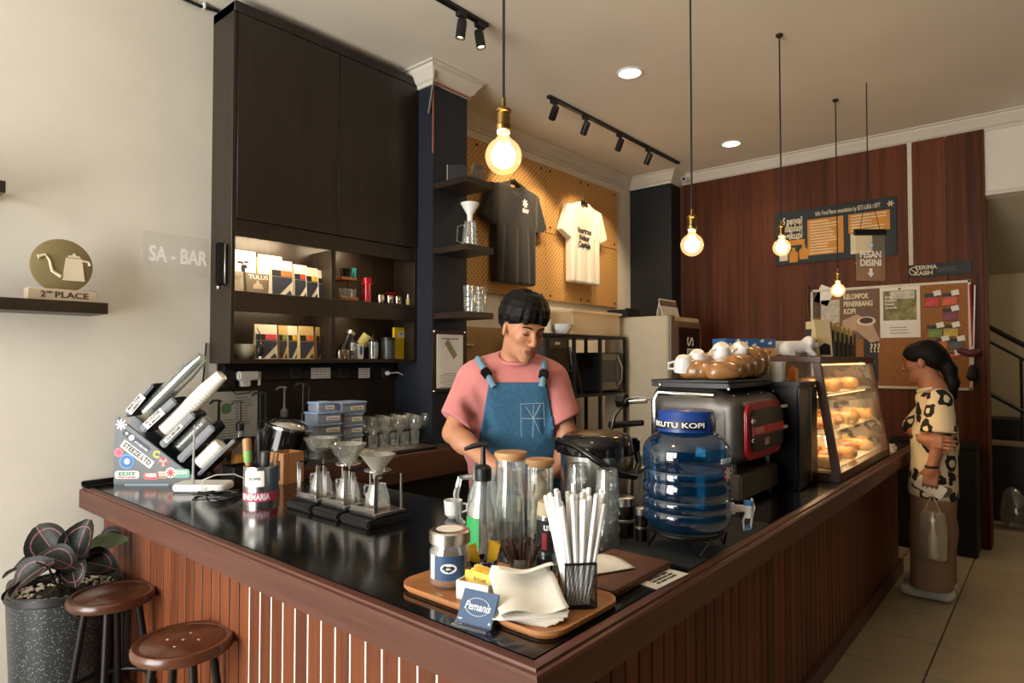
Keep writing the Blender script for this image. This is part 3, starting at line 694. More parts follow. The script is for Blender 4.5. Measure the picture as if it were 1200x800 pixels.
ts = tee('white t-shirt with black printed lettering on pegboard', 'white', sx2.x, WY - .085, sx2.z, .62, .70, mat('white_cotton', (232, 226, 212), .85, var=.03, bump=.12, scale=30, sheen=.2), 0)
e = at(684, 279, y=WY - .12) - ts.location
for k, (s_, wd) in enumerate((('Nuartrous', .19), ('Ndaur', .14), ('Capitals', .165))):
    text(s_, .07, ink, ts, FACE(e.x - .0, -.0445, e.z + .06 - k * .062), .03, width=wd * 1.12)

# ================================================================== WOOD WALL DECOR  (things face -X; local +X runs to the right in view)
XP = WX - .026
def onwall(name, lbl, cat, px, py): return thing(name, lbl, cat, (XP, at(px, py, x=XP).y, at(px, py, x=XP).z), -PI / 2)
def wl(t, px, py):
    p = at(px, py, x=XP); return -(p.y - t.location.y), p.z - t.location.z
def sheet(t, nm, pa, pb, m, d=.004, off=.006, par=None):
    (xa, za), (xb, zb) = wl(t, *pa), wl(t, *pb)
    return ob(nm, bx((0, 0, 0), (abs(xb - xa), d, abs(za - zb)), 0), m, par or t, ((xa + xb) / 2, -off, (za + zb) / 2))
def strokes(nm, x, z, w_, n, dz, y, m, par, th=.004, seed=0):
    r_ = random.Random(seed); g = MB()
    for k in range(n):
        l = w_ * r_.uniform(.55, 1); g.box((x - (w_ - l) / 2, y, z - k * dz), (l, .0008, th))
    return ob(nm, g.mesh(False), m, par)
teal = mat('menu_teal_black', (22, 32, 34), .6); orange = mat('menu_orange', (206, 140, 52), .7); pcream = mat('print_cream', (228, 214, 180), .7)
mb = onwall('menu_board', 'dark wide menu board with orange price panels on the wood wall', 'menu board', 976, 273)
sheet(mb, 'board', (905.3, 252), (1047.3, 301), teal, .012, .006)
(bxl, _), (bxr, _) = wl(mb, 905.3, 252), wl(mb, 1047.3, 252); BW = bxr - bxl; BH = wl(mb, 976, 242.5)[1] - wl(mb, 976, 307)[1]
for c in list(mb.children): bpy.data.objects.remove(c)
ob('board', bx((0, -.006, 0), (BW, .012, BH), .001), teal, mb)
ob('price_panel', bx((-.06 * BW, -.013, -.04 * BH), (.30 * BW, .002, .66 * BH), 0), orange, mb)
strokes('lettering_pattern', -.06 * BW, .24 * BH, .26 * BW, 12, .052 * BH, -.0145, pcream, mb, .009, 1)
ob('price_panel', bx((.29 * BW, -.013, .12 * BH), (.32 * BW, .002, .34 * BH), 0), orange, mb)
strokes('lettering_pattern', .29 * BW, .25 * BH, .28 * BW, 6, .052 * BH, -.0145, pcream, mb, .009, 2)
text('Info: Food Recommendation by SETAURA HSPT', .055, pcream, mb, FACE(.12 * BW, -.0125, .385 * BH), .01, width=.52 * BW)
for k, s_ in enumerate(('5 penyaji', 'Collabonasyi', 'ngikupi')): text(s_, .09, pcream, mb, FACE(-.345 * BW, -.0125, (.31 - k * .14) * BH), .02, width=.18 * BW, shear=.2)
ob('orange_label', bx((-.345 * BW, -.013, -.1 * BH), (.22 * BW, .002, .1 * BH), 0), orange, mb)
for k in range(3): ob('bottle_print', MB().prism([(-.035, -.06), (.035, -.06), (.038, .02), (.015, .045), (.015, .07), (-.015, .07), (-.015, .045), (-.038, .02)], 0, .001, FACE(-.36 * BW + .085 * k - .06, -.0125, -.3 * BH - .02 * (k % 2))).mesh(False), orange if k else pcream, mb)
star(mb, .05, FACE(.455 * BW, -.0125, .39 * BH), pcream, 6)
ob('order_card', bx((.23 * BW, -.014, -.24 * BH), (.17 * BW, .003, .36 * BH), .0008), pcream, mb)
tk = onwall('thank_you_sign', 'narrow dark sign with no-smoking symbol above the cork board', 'sign', 1101, 315.5)
(xa, za), (xb, zb) = wl(tk, 1064, 317), wl(tk, 1138, 314); TW = xb - xa
ob('plate', bx((0, -.004, 0), (TW, .008, .10), .001), teal, tk)
text('TERIMA', .045, pcream, tk, FACE(-.09, -.0085, .022), .03, width=.15); text('KASIH', .045, pcream, tk, FACE(-.105, -.0085, -.022), .03, width=.12)
ob('symbol_ring', MB().lathe([(.026, 0), (.032, 0), (.032, .001), (.026, .001)], 24, closed=True, M=FACE(-TW * .42, -.0085, 0)).mesh(False), pcream, tk)
ob('symbol_bar', bx((0, 0, 0), (.055, .001, .006), 0), pcream, tk, (-TW * .42, -.009, 0), (0, R(45), 0))
strokes('lettering_pattern', .08, .012, .2, 3, .014, -.0085, mat('grey_ink', (120, 118, 114), .8), tk, .003, 4)
# cork board and what is pinned to it
ck = onwall('cork_board', 'cork notice board with white frame on the wood wall', 'notice board', 1044, 398)
(xa, _), (xb, _) = wl(ck, 951, 400), wl(ck, 1139.5, 400); zt_ = wl(ck, 1044, 334)[1]; zb_ = wl(ck, 1044, 455)[1]
CW, CH = xb - xa, zt_ - zb_; ck.location.z += (zt_ + zb_) / 2; ck.location.y -= (xa + xb) / 2
ob('cork', bx((0, -.006, 0), (CW - .02, .012, CH - .02), 0), mat('cork', (158, 106, 60), .9, var=.25, scale=90, bump=.2), ck)
alu = mat('white_frame', (206, 196, 176), .4)
for sz in (-1, 1): ob('frame_rail', bx((0, -.009, sz * (CH - .02) / 2), (CW, .018, .022), .002), alu, ck)
for sx in (-1, 1): ob('frame_rail', bx((sx * (CW - .02) / 2, -.009, 0), (.022, .018, CH), .002), alu, ck)
XP -= .014
def pin(name, lbl, cat, pa, pb, m, group=None, rz=0):
    c = ((pa[0] + pb[0]) / 2, (pa[1] + pb[1]) / 2); t = onwall(name, lbl, cat, *c)
    if group: t['group'] = group
    (xa, za), (xb, zb) = wl(t, *pa), wl(t, *pb); w_, h_ = abs(xb - xa), abs(za - zb)
    ob('sheet', bx((0, 0, 0), (w_, .002, h_), 0), m, t, (0, -.002, 0), (0, rz, 0)); return t, w_, h_
pb_, w_, h_ = pin('poster', 'brown coffee poster with white heading and cup photo', 'poster', (985, 340), (1029.5, 396), mat('poster_brown', (112, 84, 62), .6, var=.3, scale=5))
for k, s_ in enumerate(('KELOMPOK', 'PENERBANG', 'KOPI')): text(s_, .06, pcream, pb_, FACE(-w_ * .43, -.0035, h_ * (.36 - k * .15)), .035, 'LEFT', width=w_ * (.68, .78, .32)[k])
ob('cup_print', MB().lathe([(0, 0), (.07, 0), (.07, .0008), (0, .0008)], 20, M=FACE(.05, -.004, -.06) @ Matrix.Diagonal((1, .55, 1, 1))).mesh(False), pcream, pb_)
ob('coffee_print', MB().lathe([(0, 0), (.05, 0), (.05, .0008), (0, .0008)], 20, M=FACE(.05, -.005, -.055) @ Matrix.Diagonal((1, .5, 1, 1))).mesh(False), mat('coffee_brown', (60, 36, 24), .6), pb_)
ob('hand_print', MB().prism([(-.13, -.03), (-.02, .02), (.09, -.05), (.15, -.2), (.08, -.22), (-.02, -.12), (-.13, -.1)], 0, .0006, FACE(0, -.0035, -.02)).mesh(False), mat('skin_print', (190, 160, 130), .7), pb_)
pw, w_, h_ = pin('poster', 'white poster with square landscape photo in the middle of cork board', 'poster', (1030.5, 336.5), (1078.5, 394.5), paper)
ob('photo', bx((0, -.0038, h_ * .13), (w_ * .83, .001, h_ * .58), 0), mat('photo_field', (128, 124, 72), .6, var=.75, scale=14), pw)
ob('sky_patch', bx((.02, -.0046, h_ * .33), (w_ * .6, .0006, h_ * .15), 0), mat('photo_sky', (206, 204, 184), .6, var=.3, scale=12), pw)
for k, s_ in enumerate(('Each', 'Product', 'Needs', 'Growth')): text(s_, .026, inkw, pw, FACE(-w_ * .37, -.0052, h_ * (.3 - .07 * k)), .02, 'LEFT')
star(pw, .025, FACE(0, -.0036, h_ * .45), ink, 6); strokes('lettering_pattern', 0, -h_ * .3, w_ * .5, 3, .022, -.0036, mat('grey_ink', (120, 118, 114), .8), pw, .005, 5)
p1, w_, h_ = pin('leaflet', 'pale tilted sheet at the top left of cork board', 'leaflet', (957, 336), (975, 356), paper, rz=R(25))
p2, w_, h_ = pin('leaflet', 'white sketch leaflet below the tilted sheet on cork board', 'leaflet', (962, 352), (984, 378), mat('leaflet_grey', (196, 188, 172), .8, var=.25, scale=30))
p2, w_, h_ = pin('leaflet', 'dark narrow photo leaflet at the left end of cork board', 'leaflet', (952.5, 342), (961.5, 372), mat('leaflet_dark', (90, 70, 58), .7, var=.4, scale=30))
p3, w_, h_ = pin('poster', 'black poster with question marks under the brown coffee poster', 'poster', (1012, 396.5), (1029.5, 447), teal)
text('???', .1, pcream, p3, FACE(0.03, -.0035, h_ * .27), .02, width=w_ * .7); strokes('lettering_pattern', .0, h_ * .05, w_ * .6, 3, .03, -.0035, pcream, p3, .006, 8)
cards = [((1083.5, 344), (1101, 359), (196, 60, 52), 'red card, upper left of the cards on cork board'), ((1104, 343.5), (1122, 357.5), (206, 92, 56), 'red and orange card, upper right of the cards on cork board'),
         ((1104.5, 361.5), (1122, 375.5), (130, 66, 78), 'purple card below the upper right card'), ((1086.5, 381), (1104.5, 395.5), (120, 142, 56), 'green card in the middle row on cork board'),
         ((1105, 380.5), (1123, 394.5), (190, 166, 60), 'yellow card in the middle row on cork board'), ((1096, 396.5), (1110, 408.5), (204, 110, 50), 'orange card in the lower row on cork board'),
         ((1111, 396.5), (1129, 409.5), (92, 92, 92), 'grey card in the lower row on cork board'), ((1113, 412.5), (1125, 418), (206, 80, 44), 'small orange red card lowest on cork board')]
for k, (pa, pb, c, lb) in enumerate(cards):
    t, w_, h_ = pin('origin_card', lb, 'card', pa, pb, mat('card_dark', (40, 44, 44), .6), 'coffee cards on the cork board', R(random.uniform(-4, 4)))
    ob('colour_print', bx((0, -.0036, -h_ * .13), (w_ * .96, .001, h_ * .66), 0), mat('card_col_%d' % k, c, .6, var=.35, scale=18), t)
    ob('price_tag', bx((0, 0, 0), (.05, .0015, .04), 0), paper, t, (w_ * .36, -.005, h_ * .5), (0, R(-12), 0))
lz0 = at(1137, 333, x=XP); 
ln = thing('lanyard', 'red and white lanyard with black tassel at right of cork board', 'lanyard', (XP - .012, lz0.y, lz0.z))
l1 = at(1139.5, 430, x=XP); d1 = Vector((0, 0, l1.z - lz0.z))
ob('red_ribbon', MB().tube([(0, 0, 0), (0, -.006, d1.z * .5), (0, -.01, d1.z * .75)], .007, 6).mesh(), mat('ribbon_red', (168, 40, 40), .7), ln)
ob('white_cord', MB().tube([(0, -.03, -.01), (0, -.02, d1.z * .5), (0, -.008, d1.z)], .006, 6).mesh(), white, ln)
ob('tassel', Blob().cap((0, -.005, d1.z), (0, 0, d1.z - .07), .02, .035, k=.02).mesh(.008), ink, ln)
k_ = at(1133, 411, x=XP); tag(ob('keychain', Blob().cap((0, .04, 0), (0, -.03, -.02), .022, .028).ell((0, -.06, -.01), (.02, .03, .03)).mesh(.008), mat('keychain_maroon', (92, 36, 30), .5), loc=(XP - .03, k_.y, k_.z)), 'dark maroon keychain hanging at right of the cards', 'keychain')
g_ = at(948, 340, x=XP); tag(ob('dried_flower', MB().tube([(0, 0, -.25), (0, .01, -.1), (0, 0, 0), (0, .02, .03)], [.012, .01, .014, .02], 7).mesh(), mat('dried_brown', (92, 64, 34), .8), loc=(XP - .02, g_.y, g_.z)), 'thin dried stem hanging at left end of cork board', 'ornament')

# hanging acrylic sign
hp = Vector((4.735, .93, CEIL)); sa = at(1020, 302, x=4.735)
hs = thing('hanging_sign', 'clear acrylic order-here sign hanging from the ceiling cord', 'sign', (4.735, sa.y, sa.z), YAW - PI / 2)
kk = 4.2 / 750; sw, sh = 34 * kk, 54 * kk
ob('acrylic_plate', bx((0, 0, 0), (sw, .005, sh), .001), glass('acrylic', (250, 248, 244), .1, .05, .4, .05, (216, 206, 186)), hs)
ob('top_bar', bx((.0, 0, sh / 2 + .018), (sw * 1.12, .02, .04), .003), blackm, hs)
z1 = at(1018, 205, x=4.735).z - sa.z
ob('cord', MB().tube([(-.01, 0, CEIL - sa.z), (-.01, 0, z1), (-.01, 0, z1 - .05)], .0035, 6).mesh(), cordm, hs)
for sx in (-1, 1): ob('wire', MB().tube([(-.01, 0, z1 - .05), (sx * sw * .35, 0, sh / 2 + .03)], .0022, 5).mesh(), cordm, hs)
text('PESAN', .062, inkw, hs, FACE(0, -.004, .02), .02, width=sw * .72); text('DISINI', .062, inkw, hs, FACE(0, -.004, -.035), .02, width=sw * .72)
ob('arrow_pattern', MB().prism([(-.01, .03), (.01, .03), (.01, 0), (.022, 0), (0, -.03), (-.022, 0), (-.01, 0)], 0, .0006, FACE(0, -.004, -.1)).mesh(False), inkw, hs)
ob('logo_disc', MB().lathe([(0, 0), (.019, 0), (.019, .001), (0, .001)], 20, M=FACE(0, -.0035, .083)).mesh(False), mat('logo_blue', (150, 178, 206), .5), hs)
star(hs, .028, FACE(0, -.005, .083), inkw, 6)
# acrylic SA - BAR sign on its black holder at the cabinet side
yb = 3.16; h0 = at(246, 283, y=yb); h1 = at(260, 334, y=yb)
sb = thing('acrylic_sign', 'clear acrylic sign with white SA - BAR letters beside the cabinet', 'sign', (CB0, yb, (h0.z + h1.z) / 2))
hh = h0.z - h1.z
ob('holder', bx((-.028, 0, 0), (.055, .05, hh), .008), blackm, sb); ob('holder_trim', bx((-.012, -.027, 0), (.008, .006, hh * .95), .001), steel, sb)
ob('knob', MB().ell((-.03, 0, -hh / 2 - .012), (.012, .012, .014), 10, 8).mesh(), chrome, sb)
a0 = at(167, 274, y=yb); a1 = at(244, 322, y=yb)
cx_ = (a0.x + a1.x) / 2 - CB0; zc_ = (at(205, 275, y=yb).z + at(205, 323, y=yb).z) / 2 - sb.location.z
ob('plate', bx((cx_ + .0, 0, zc_), (a1.x - a0.x, .005, at(205, 275, y=yb).z - at(205, 323, y=yb).z), .001), glass('acrylic_clear', (253, 253, 253), .08, .02, .25, .015, (230, 232, 235)), sb)
text('SA - BAR', .10, inkw, sb, FACE(at(209, 301, y=yb).x - CB0, -.006, at(209, 301, y=yb).z - sb.location.z), .018, width=(at(243, 300, y=yb).x - at(175, 300, y=yb).x))
# ================================================================== PEOPLE
def skinmat(name, col):
    m = mat(name, col, .48, var=.06, scale=14, bump=.03); b = m.node_tree.nodes['Principled BSDF']
    b.inputs['Subsurface Weight'].default_value = .08; b.inputs['Subsurface Radius'].default_value = (.01, .004, .002); return m
hairm = mat('black_hair', (12, 10, 9), .6, var=.3, scale=60, stretch=(1, 1, .12), bump=.25, spec=.22)
def head_prims(b, M, s=1.0, fem=False):
    """a head facing -Y about its own centre, crown at +.12, chin at -.125"""
    h = Blob(); w = .96 if fem else 1
    h.ell((0, .018, .032), (.075 * w, .092, .088), k=.02).ell((0, -.028, -.03), (.0555 * w, .06, .082), k=.03)
    h.ell((0, -.02, -.075), (.0455 * w, .055, .04), k=.025).ell((0, -.066, -.104), (.022, .018, .02), k=.022)
    for sx in (-1, 1):
        h.ell((sx * .039 * w, -.056, -.02), (.021, .022, .02), k=.02)
        h.ell((sx * .03, -.0735, .004), (.0165, .014, .0115), k=.006)
        h.cap((sx * .012, -.086, .026), (sx * .046, -.07, .024), .009, .008, k=.014)
        h.ell((sx * .012, -.1, -.036), (.0085, .01, .0075), k=.006)
        h.ell((sx * .076 * w, .012, -.008), (.009, .019, .031), np.array(Euler((R(-8), 0, sx * R(20))).to_matrix()), k=.008)
        h.ell((sx * .03, -.083, .0045), (.02, .006, .0015), k=.004, op='s')
    h.cap((0, -.087, .02), (0, -.109, -.028), .0075, .0105, k=.012).ell((0, -.111, -.032), (.0095, .008, .008), k=.007)
    h.cap((-.017, -.0805, -.0645), (.017, -.0805, -.0645), .0055, k=.009).cap((-.004, -.084, -.063), (.004, -.084, -.063), .0055, k=.008)
    h.cap((-.012, -.0805, -.0755), (.012, -.0805, -.0755), .0068, k=.009)
    h.cap((-.022, -.0905, -.0695), (.022, -.0905, -.0695), .0024, k=.004, op='s')
    h.xf(M @ Matrix.Scale(1, 4))
    if s != 1:
        c = np.array(M.translation)
        h.p = [(q[0], c + (q[1] - c) * s, (c + (q[2] - c) * s) if q[0] == 'cap' else q[2] * s) + ((q[3] * s, q[4] * s) if q[0] == 'cap' else q[3:5]) + q[5:] for q in h.p]
    b.p += h.p; return b
def hand_prims(b, M, side=1, curl=35, spread=6, thumb=1.0):
    h = Blob(); h.box((0, .05, 0), (.031, .04, .006), .008, k=.012).ell((side * .022, .03, -.006), (.016, .03, .013), k=.012)
    h.cap((0, -.02, 0), (0, .02, 0), .024, .026, k=.02)
    for i, (x, L) in enumerate(((.03, .072), (.01, .08), (-.011, .075), (-.03, .058))):
        p = Vector((side * x, .092, 0)); a = 0; yaw = side * R(spread) * (1.5 - i) / 1.5
        for f, r0, r1 in ((.45, .0092, .0085), (.31, .0085, .0078), (.24, .0078, .0066)):
            a += R(curl); d = Vector((math.sin(yaw) * math.cos(a), math.cos(yaw) * math.cos(a), -math.sin(a)))
            q = p + d * L * f; h.cap(p, q, r0, r1, k=.004); p = q
    p = Vector((side * .03, .022, -.006)); q = p + Vector((side * .026, .026, -.014 * thumb)); r = q + Vector((side * .008, .03, -.012 * thumb)); s = r + Vector((-side * .004, .024, -.008 * thumb))
    h.cap(p, q, .0125, .0105, k=.01).cap(q, r, .0102, .009, k=.004).cap(r, s, .009, .0072, k=.004)
    h.xf(M); b.p += h.p; return b
def aim(p, d, up):
    """frame whose +Y runs along d and +Z near up, at p"""
    y = Vector(d).normalized(); x = y.cross(Vector(up)).normalized(); z = x.cross(y)
    m = Matrix((x, y, z)).transposed().to_4x4(); m.translation = Vector(p); return m
def slots(me, mats, fn):
    me.materials.clear(); [me.materials.append(m) for m in mats]
    n = len(me.polygons); c = np.empty(n * 3); me.polygons.foreach_get('center', c); me.polygons.foreach_set('material_index', fn(c.reshape(-1, 3)).astype(np.int32))
def headlocal(c, M, s):
    Mi = np.array(M.inverted()); return (c @ Mi[:3, :3].T + Mi[:3, 3]) / s
def face_parts(root, M, s, brow, y0=-.083):
    """eyebrows and lowered lashes, laid on the face"""
    def tr(pts): return [M @ (Vector(p) * s) for p in pts]
    for sx in (-1, 1):
        ob('eyebrow', MB().tube(tr([(sx * .014, -.0975, .026), (sx * .028, -.094, .031), (sx * .042, -.0845, .0295), (sx * .05, -.076, .025)]), [.0022 * brow, .003 * brow, .0026 * brow, .001], 6).mesh(), hairm, root)
        ob('eyelash', MB().tube(tr([(sx * .0155, -.0862, .0022), (sx * .023, -.0885, -.001), (sx * .031, -.0882, -.0018), (sx * .04, -.0842, 0), (sx * .0455, -.079, .0025)]), [.0008, .0016, .0018, .0016, .0008], 6).mesh(), hairm, root)
# ---------------------------------------------------------------- the barista
BR = Vector((2.06, 1.74, 0)); DR = BR.x * math.cos(YAW) + BR.y * math.sin(YAW); LR = BR.x * math.sin(YAW) - BR.y * math.cos(YAW)
def bl(px, py, y):
    d = DR + y; return Vector(((px - 600) * d / 750 - LR, y, 1.42 + (420 - py) * d / 750))
bar = thing('person', 'young barista in pink t-shirt and blue denim apron looking down', 'person', BR, YAW - PI / 2)
skin = skinmat('skin_tan', (184, 130, 98)); lipm = mat('lip_tone', (152, 92, 78), .45)
HM = Matrix.Translation(bl(615.5, 389, -.30)) @ Euler((R(17), R(3), R(24)), 'ZYX').to_matrix().to_4x4() if False else None
HM = Matrix.Translation(bl(613.5, 385, -.28)) @ Matrix.Rotation(R(27), 4, 'Z') @ Matrix.Rotation(R(3), 4, 'Y') @ Matrix.Rotation(R(20), 4, 'X')
HS = .95
sR, sL = bl(552, 444, -.19), bl(649, 444, -.19)
eR, wR = bl(531, 507, -.27), bl(580, 546, -.47)
eL, wL = bl(663, 506, -.22), bl(655, 548, -.27)
body = Blob(); head_prims(body, HM, HS)
nb = bl(604, 424, -.17)
body.cap(HM @ Vector((0, .025, -.06)), nb, .054, .060, k=.02).cap(nb, nb + Vector((0, .02, -.06)), .062, .09, k=.03)
body.chain([sR, eR, wR], [.048, .037, .027], k=.02).chain([sL, eL, wL], [.048, .037, .027], k=.02)
body.cap(eR.lerp(wR, .25), eR.lerp(wR, .3), .040, .040, k=.03)
body.cap(bl(575, 450, -.18), bl(628, 450, -.18), .09, .09, k=.04).cap(bl(602, 470, -.16), Vector((0, 0, .95)), .11, .12, k=.04)
for sx in (-1, 1): body.chain([(sx * .09, 0, .9), (sx * .1, .0, .5), (sx * .1, .03, .1)], [.08, .055, .04], k=.03)
hand_prims(body, aim(wR, (wR - eR).normalized() + Vector((.7, .45, -.2)), (-.2, .3, 1)), 1, 26)
hand_prims(body, aim(wL, (wL - eL).normalized() + Vector((-1.6, .25, -.05)), (.2, .3, 1)), -1, 26)
me = body.mesh(.0048)
def lips(c):
    q = headlocal(c, HM, HS); return ((np.abs(q[:, 0]) < .021) & (np.abs(q[:, 2] + .0695) < .0118 - np.abs(q[:, 0]) * .3) & (q[:, 1] < -.076))
slots(me, [skin, lipm], lips); ob('body', me, None, bar)
face_parts(bar, HM, HS, 1.15)
hr = Blob()
hr.ell((0, .022, .052), (.083, .1, .082), k=.02).ell((0, .062, .012), (.072, .058, .07), k=.03)
r2 = random.Random(5)
def lock(az, zend, rad, sw):
    """one lock of hair from the crown down over the skull; az 0 = face front"""
    pts = []
    for t in np.linspace(0, 1, 6):
        z = .137 + (zend - .137) * t ** 1.5; a = az + sw * t
        f = math.sqrt(max(.02, 1 - min(1, ((z - .05) / .093)) ** 2)) if z > .05 else 1.0
        pts.append((math.sin(a) * .0885 * f * rad, .022 - math.cos(a) * .1045 * f * rad, z))
    hr.chain(pts, [.010, .013, .013, .012, .009, .003], k=.005)
for i_ in range(34):
    az = R(-105 + 210 * i_ / 33 + r2.uniform(-3, 3)); ze = .028 + .014 * math.cos(az * 1.6) + r2.uniform(-.008, .008); lock(az, ze, r2.uniform(.99, 1.05), R(10) * (1 if az > .1 else -1))
for i_ in range(30):
    az = R(128 + 104 * i_ / 29); lock(az, .0 - .04 * math.sin(PI * i_ / 29) + r2.uniform(-.008, .008), r2.uniform(.97, 1.01), 0)
hr.ell((0, -.12, -.05), (.052, .06, .085), k=.008, op='s')
hr.xf(HM); c0 = np.array(HM.translation)
hr.p = [(q[0], c0 + (q[1] - c0) * HS, (c0 + (q[2] - c0) * HS) if q[0] == 'cap' else q[2] * HS) + ((q[3] * HS, q[4] * HS) if q[0] == 'cap' else q[3:5]) + q[5:] for q in hr.p]
ob('hair', hr.mesh(.0036), hairm, bar)
def shirt_prims(grow=0.):
    s = Blob()
    for S, E in ((sR, eR), (sL, eL)):
        d = (E - S).normalized(); en = S + (E - S) * .82
        s.cap(S + Vector((0, 0, -.004)), en + d * .08, .058, .078, k=.02)
    for S, E, tilt in ((sR, eR, -.3), (sL, eL, .25)):
        d = (E - S).normalized() + Vector((tilt, 0, 0)); d.normalize(); en = S + (E - S) * .80; s.plane(tuple(d), float(d.dot(en)), k=.006)
    s.cap(sR + Vector((.03, 0, .012)), bl(600, 424, -.175), .055, .058, k=.03).cap(sL + Vector((-.03, 0, .012)), bl(606, 424, -.175), .055, .058, k=.03)
    for px in (573, 600, 628): s.cap(bl(px, 452, -.18), bl(600 + (px - 600) * 1.0, 512, -.13), .105, .115, k=.05)
    for x in (-.07, .0, .07): s.cap(bl(600, 512, -.12) + Vector((x, 0, 0)), (x * 1.1, .0, .9), .115, .118, k=.05)
    # soft drapes
    for a, b_ in (((560, 455), (574, 500)), ((645, 460), (640, 505)), ((548, 470), (556, 490))):
        p, q = bl(*a, -.30), bl(*b_, -.27); s.cap(p, q, .012, .02, k=.03, op='s')
    s.plane((0, .15, -1), -.80, k=.01)
    return s
pink = mat('pink_cotton', (196, 122, 118), .85, var=.06, scale=22, bump=.12, sheen=.15)
s = shirt_prims(); nc = HM @ Vector((0, .0, -.115))
s.ell(tuple(bl(606, 417, -.205)), (.068, .066, .03), k=.012, op='s')
ob('t_shirt', s.mesh(.0055), pink, bar)
cl = []
for a in np.linspace(0, 2 * PI, 28, endpoint=False): cl.append(bl(605.5, 420, -.205) + Vector((.070 * math.cos(a), .066 * math.sin(a), -.006 + .016 * math.sin(a))))
ob('collar', MB().tube(cl, .0075, 6, closed=True).mesh(), pink, bar)
# apron: the shirt's skin grown outwards, kept only inside the bib outline
denim = mat('denim_apron', (46, 92, 122), .85, var=.16, scale=70, bump=.15)
ap = shirt_prims()
tl, trr = bl(573, 447, -.3), bl(641, 449, -.3)
cut = [((0, 0, 1), (tl.z + trr.z) / 2), ((0, 1, 0), -.06)]
def side(pa, pb, sgn):
    a, b_ = bl(*pa, -.3), bl(*pb, -.3); d = b_ - a; n = Vector((d.z, 0, -d.x)) * sgn; n.normalize(); return (tuple(n), float(n.dot(a)))
cut += [side((573, 447), (560, 522), 1), side((641, 449), (653, 522), -1)]
cut = [(n, d) for n, d in cut]
for i in (2, 3):
    n, d = cut[i]; m_ = bl(605, 490, -.3)
    if Vector(n).dot(m_) > d: cut[i] = (tuple(-Vector(n)), -d)
ob('apron', ap.mesh(.0055, off=.010, cut=cut), denim, bar)
def surf_y(px, py):   # front of the torso near a pixel, for things sewn onto the apron
    return -.300 if py < 470 else -.300 + (py - 470) * .0008
for px0, px1, py0, py1 in ((560, 579, 424, 450), (638.5, 635, 427, 450)):
    a, b_ = bl(px0, py0, -.235), bl(px1, py1, -.303); m_ = a.lerp(b_, .55) + Vector((0, -.022, .006))
    st_ = ob('strap', MB().tube([a + Vector((0, .1, .0)), a + Vector((0, -.0, .012)), m_, b_ + Vector((0, -.004, -.01))], .0125, 8, M=None).mesh(), mat('strap_blue', (104, 140, 160), .8, var=.1, scale=60), bar)
    bk = a.lerp(b_, .55) + Vector((0, -.03, .004)); d = (b_ - a).normalized()
    ob('buckle', bx((0, 0, 0), (.036, .018, .044), .006), blackm, bar, bk, (R(22), math.atan2(d.x, -d.z) * -1, 0))
thr = mat('white_thread', (196, 208, 212), .8)
def onap(px, py): 
    return bl(px, py, -.316 if py < 480 else -.316 + (py - 480) * .0007)
ctr = (625, 490)
pk = MB()
for q in ((625, 474), (616, 476), (633, 474), (611, 490), (637, 490), (624, 512), (633, 507)): pk.tube([onap(*ctr), onap((ctr[0] + q[0]) / 2, (ctr[1] + q[1]) / 2), onap(*q)], .0008, 5)
for q in (((610, 473), (637, 472)), ((610, 473), (611, 512)), ((637, 472), (638, 500))): pk.tube([onap(*q[0]), onap((q[0][0] + q[1][0]) / 2, (q[0][1] + q[1][1]) / 2), onap(*q[1])], .0006, 5)
ob('pocket_stitching', pk.mesh(), thr, bar)
lg = Blob()
for sx in (-1, 1): lg.chain([(sx * .085, .0, .9), (sx * .1, .0, .5), (sx * .1, .02, .08)], [.1, .078, .065], k=.04)
lg.plane((0, 0, -1), -.05); lg.cap((-.06, 0, .92), (.06, 0, .92), .115, k=.04)
ob('trousers', lg.mesh(.011), mat('dark_trousers', (34, 34, 38), .9), bar)
for sx in (-1, 1): ob('shoe', Blob().cap((sx * .1, .05, .045), (sx * .1, -.13, .035), .045, .035, k=.02).plane((0, 0, -1), 0).mesh(.008), blackm, bar)

# ---------------------------------------------------------------- the customer
WR = Vector((4.57, .60, 0))
def wlc(px, py, xl=0.):
    p = at(px, py, x=4.57 - xl); return Vector((xl, -(p.y - .60), p.z))
wo = thing('person', 'woman in black and white cow-print shirt standing at the pastry case', 'person', WR, PI)
skin2 = skinmat('skin_warm', (176, 118, 88))
WM = Matrix.Translation(wlc(1081, 424, 0)) @ Matrix.Rotation(R(-8), 4, 'Z') @ Matrix.Rotation(R(8), 4, 'X'); WS = 1.0
shL, shR = wlc(1101, 470, .145), wlc(1097, 470, -.145)
elL, wrL = wlc(1100, 517, .185), wlc(1092, 549, .19)
elR, wrR = wlc(1069, 503, -.03), wlc(1084, 515, .185)
b = Blob(); head_prims(b, WM, WS, True)
nk = wlc(1095, 458)
b.cap(WM @ Vector((0, .025, -.06)), nk, .047, .052, k=.02).cap(shL, shR, .05, k=.03).cap(nk, wlc(1095, 540), .08, .11, k=.04)
b.chain([shL, elL, wrL], [.045, .037, .025], k=.015).chain([shR, elR, wrR], [.045, .037, .026], k=.015)
for sx in (-1, 1): b.chain([(sx * .08, wlc(1094, 570).y, .72), (sx * .08, wlc(1094, 630).y, .4), (sx * .08, wlc(1100, 690).y, .06)], [.08, .05, .034], k=.03)
hand_prims(b, aim(wrL, (0, -.12, -1), (1, 0, 0)), 1, 30)
hand_prims(b, aim(wrR, Vector((.35, 1, -.05)), (1, -.35, .1)), 1, 22)
me = b.mesh(.0055)
slots(me, [skin2, mat('lip_rose', (140, 70, 62), .45)], lambda c: (lambda q: ((np.abs(q[:, 0]) < .02) & (np.abs(q[:, 2] + .0695) < .0118 - np.abs(q[:, 0]) * .3) & (q[:, 1] < -.076)))(headlocal(c, WM, WS)))
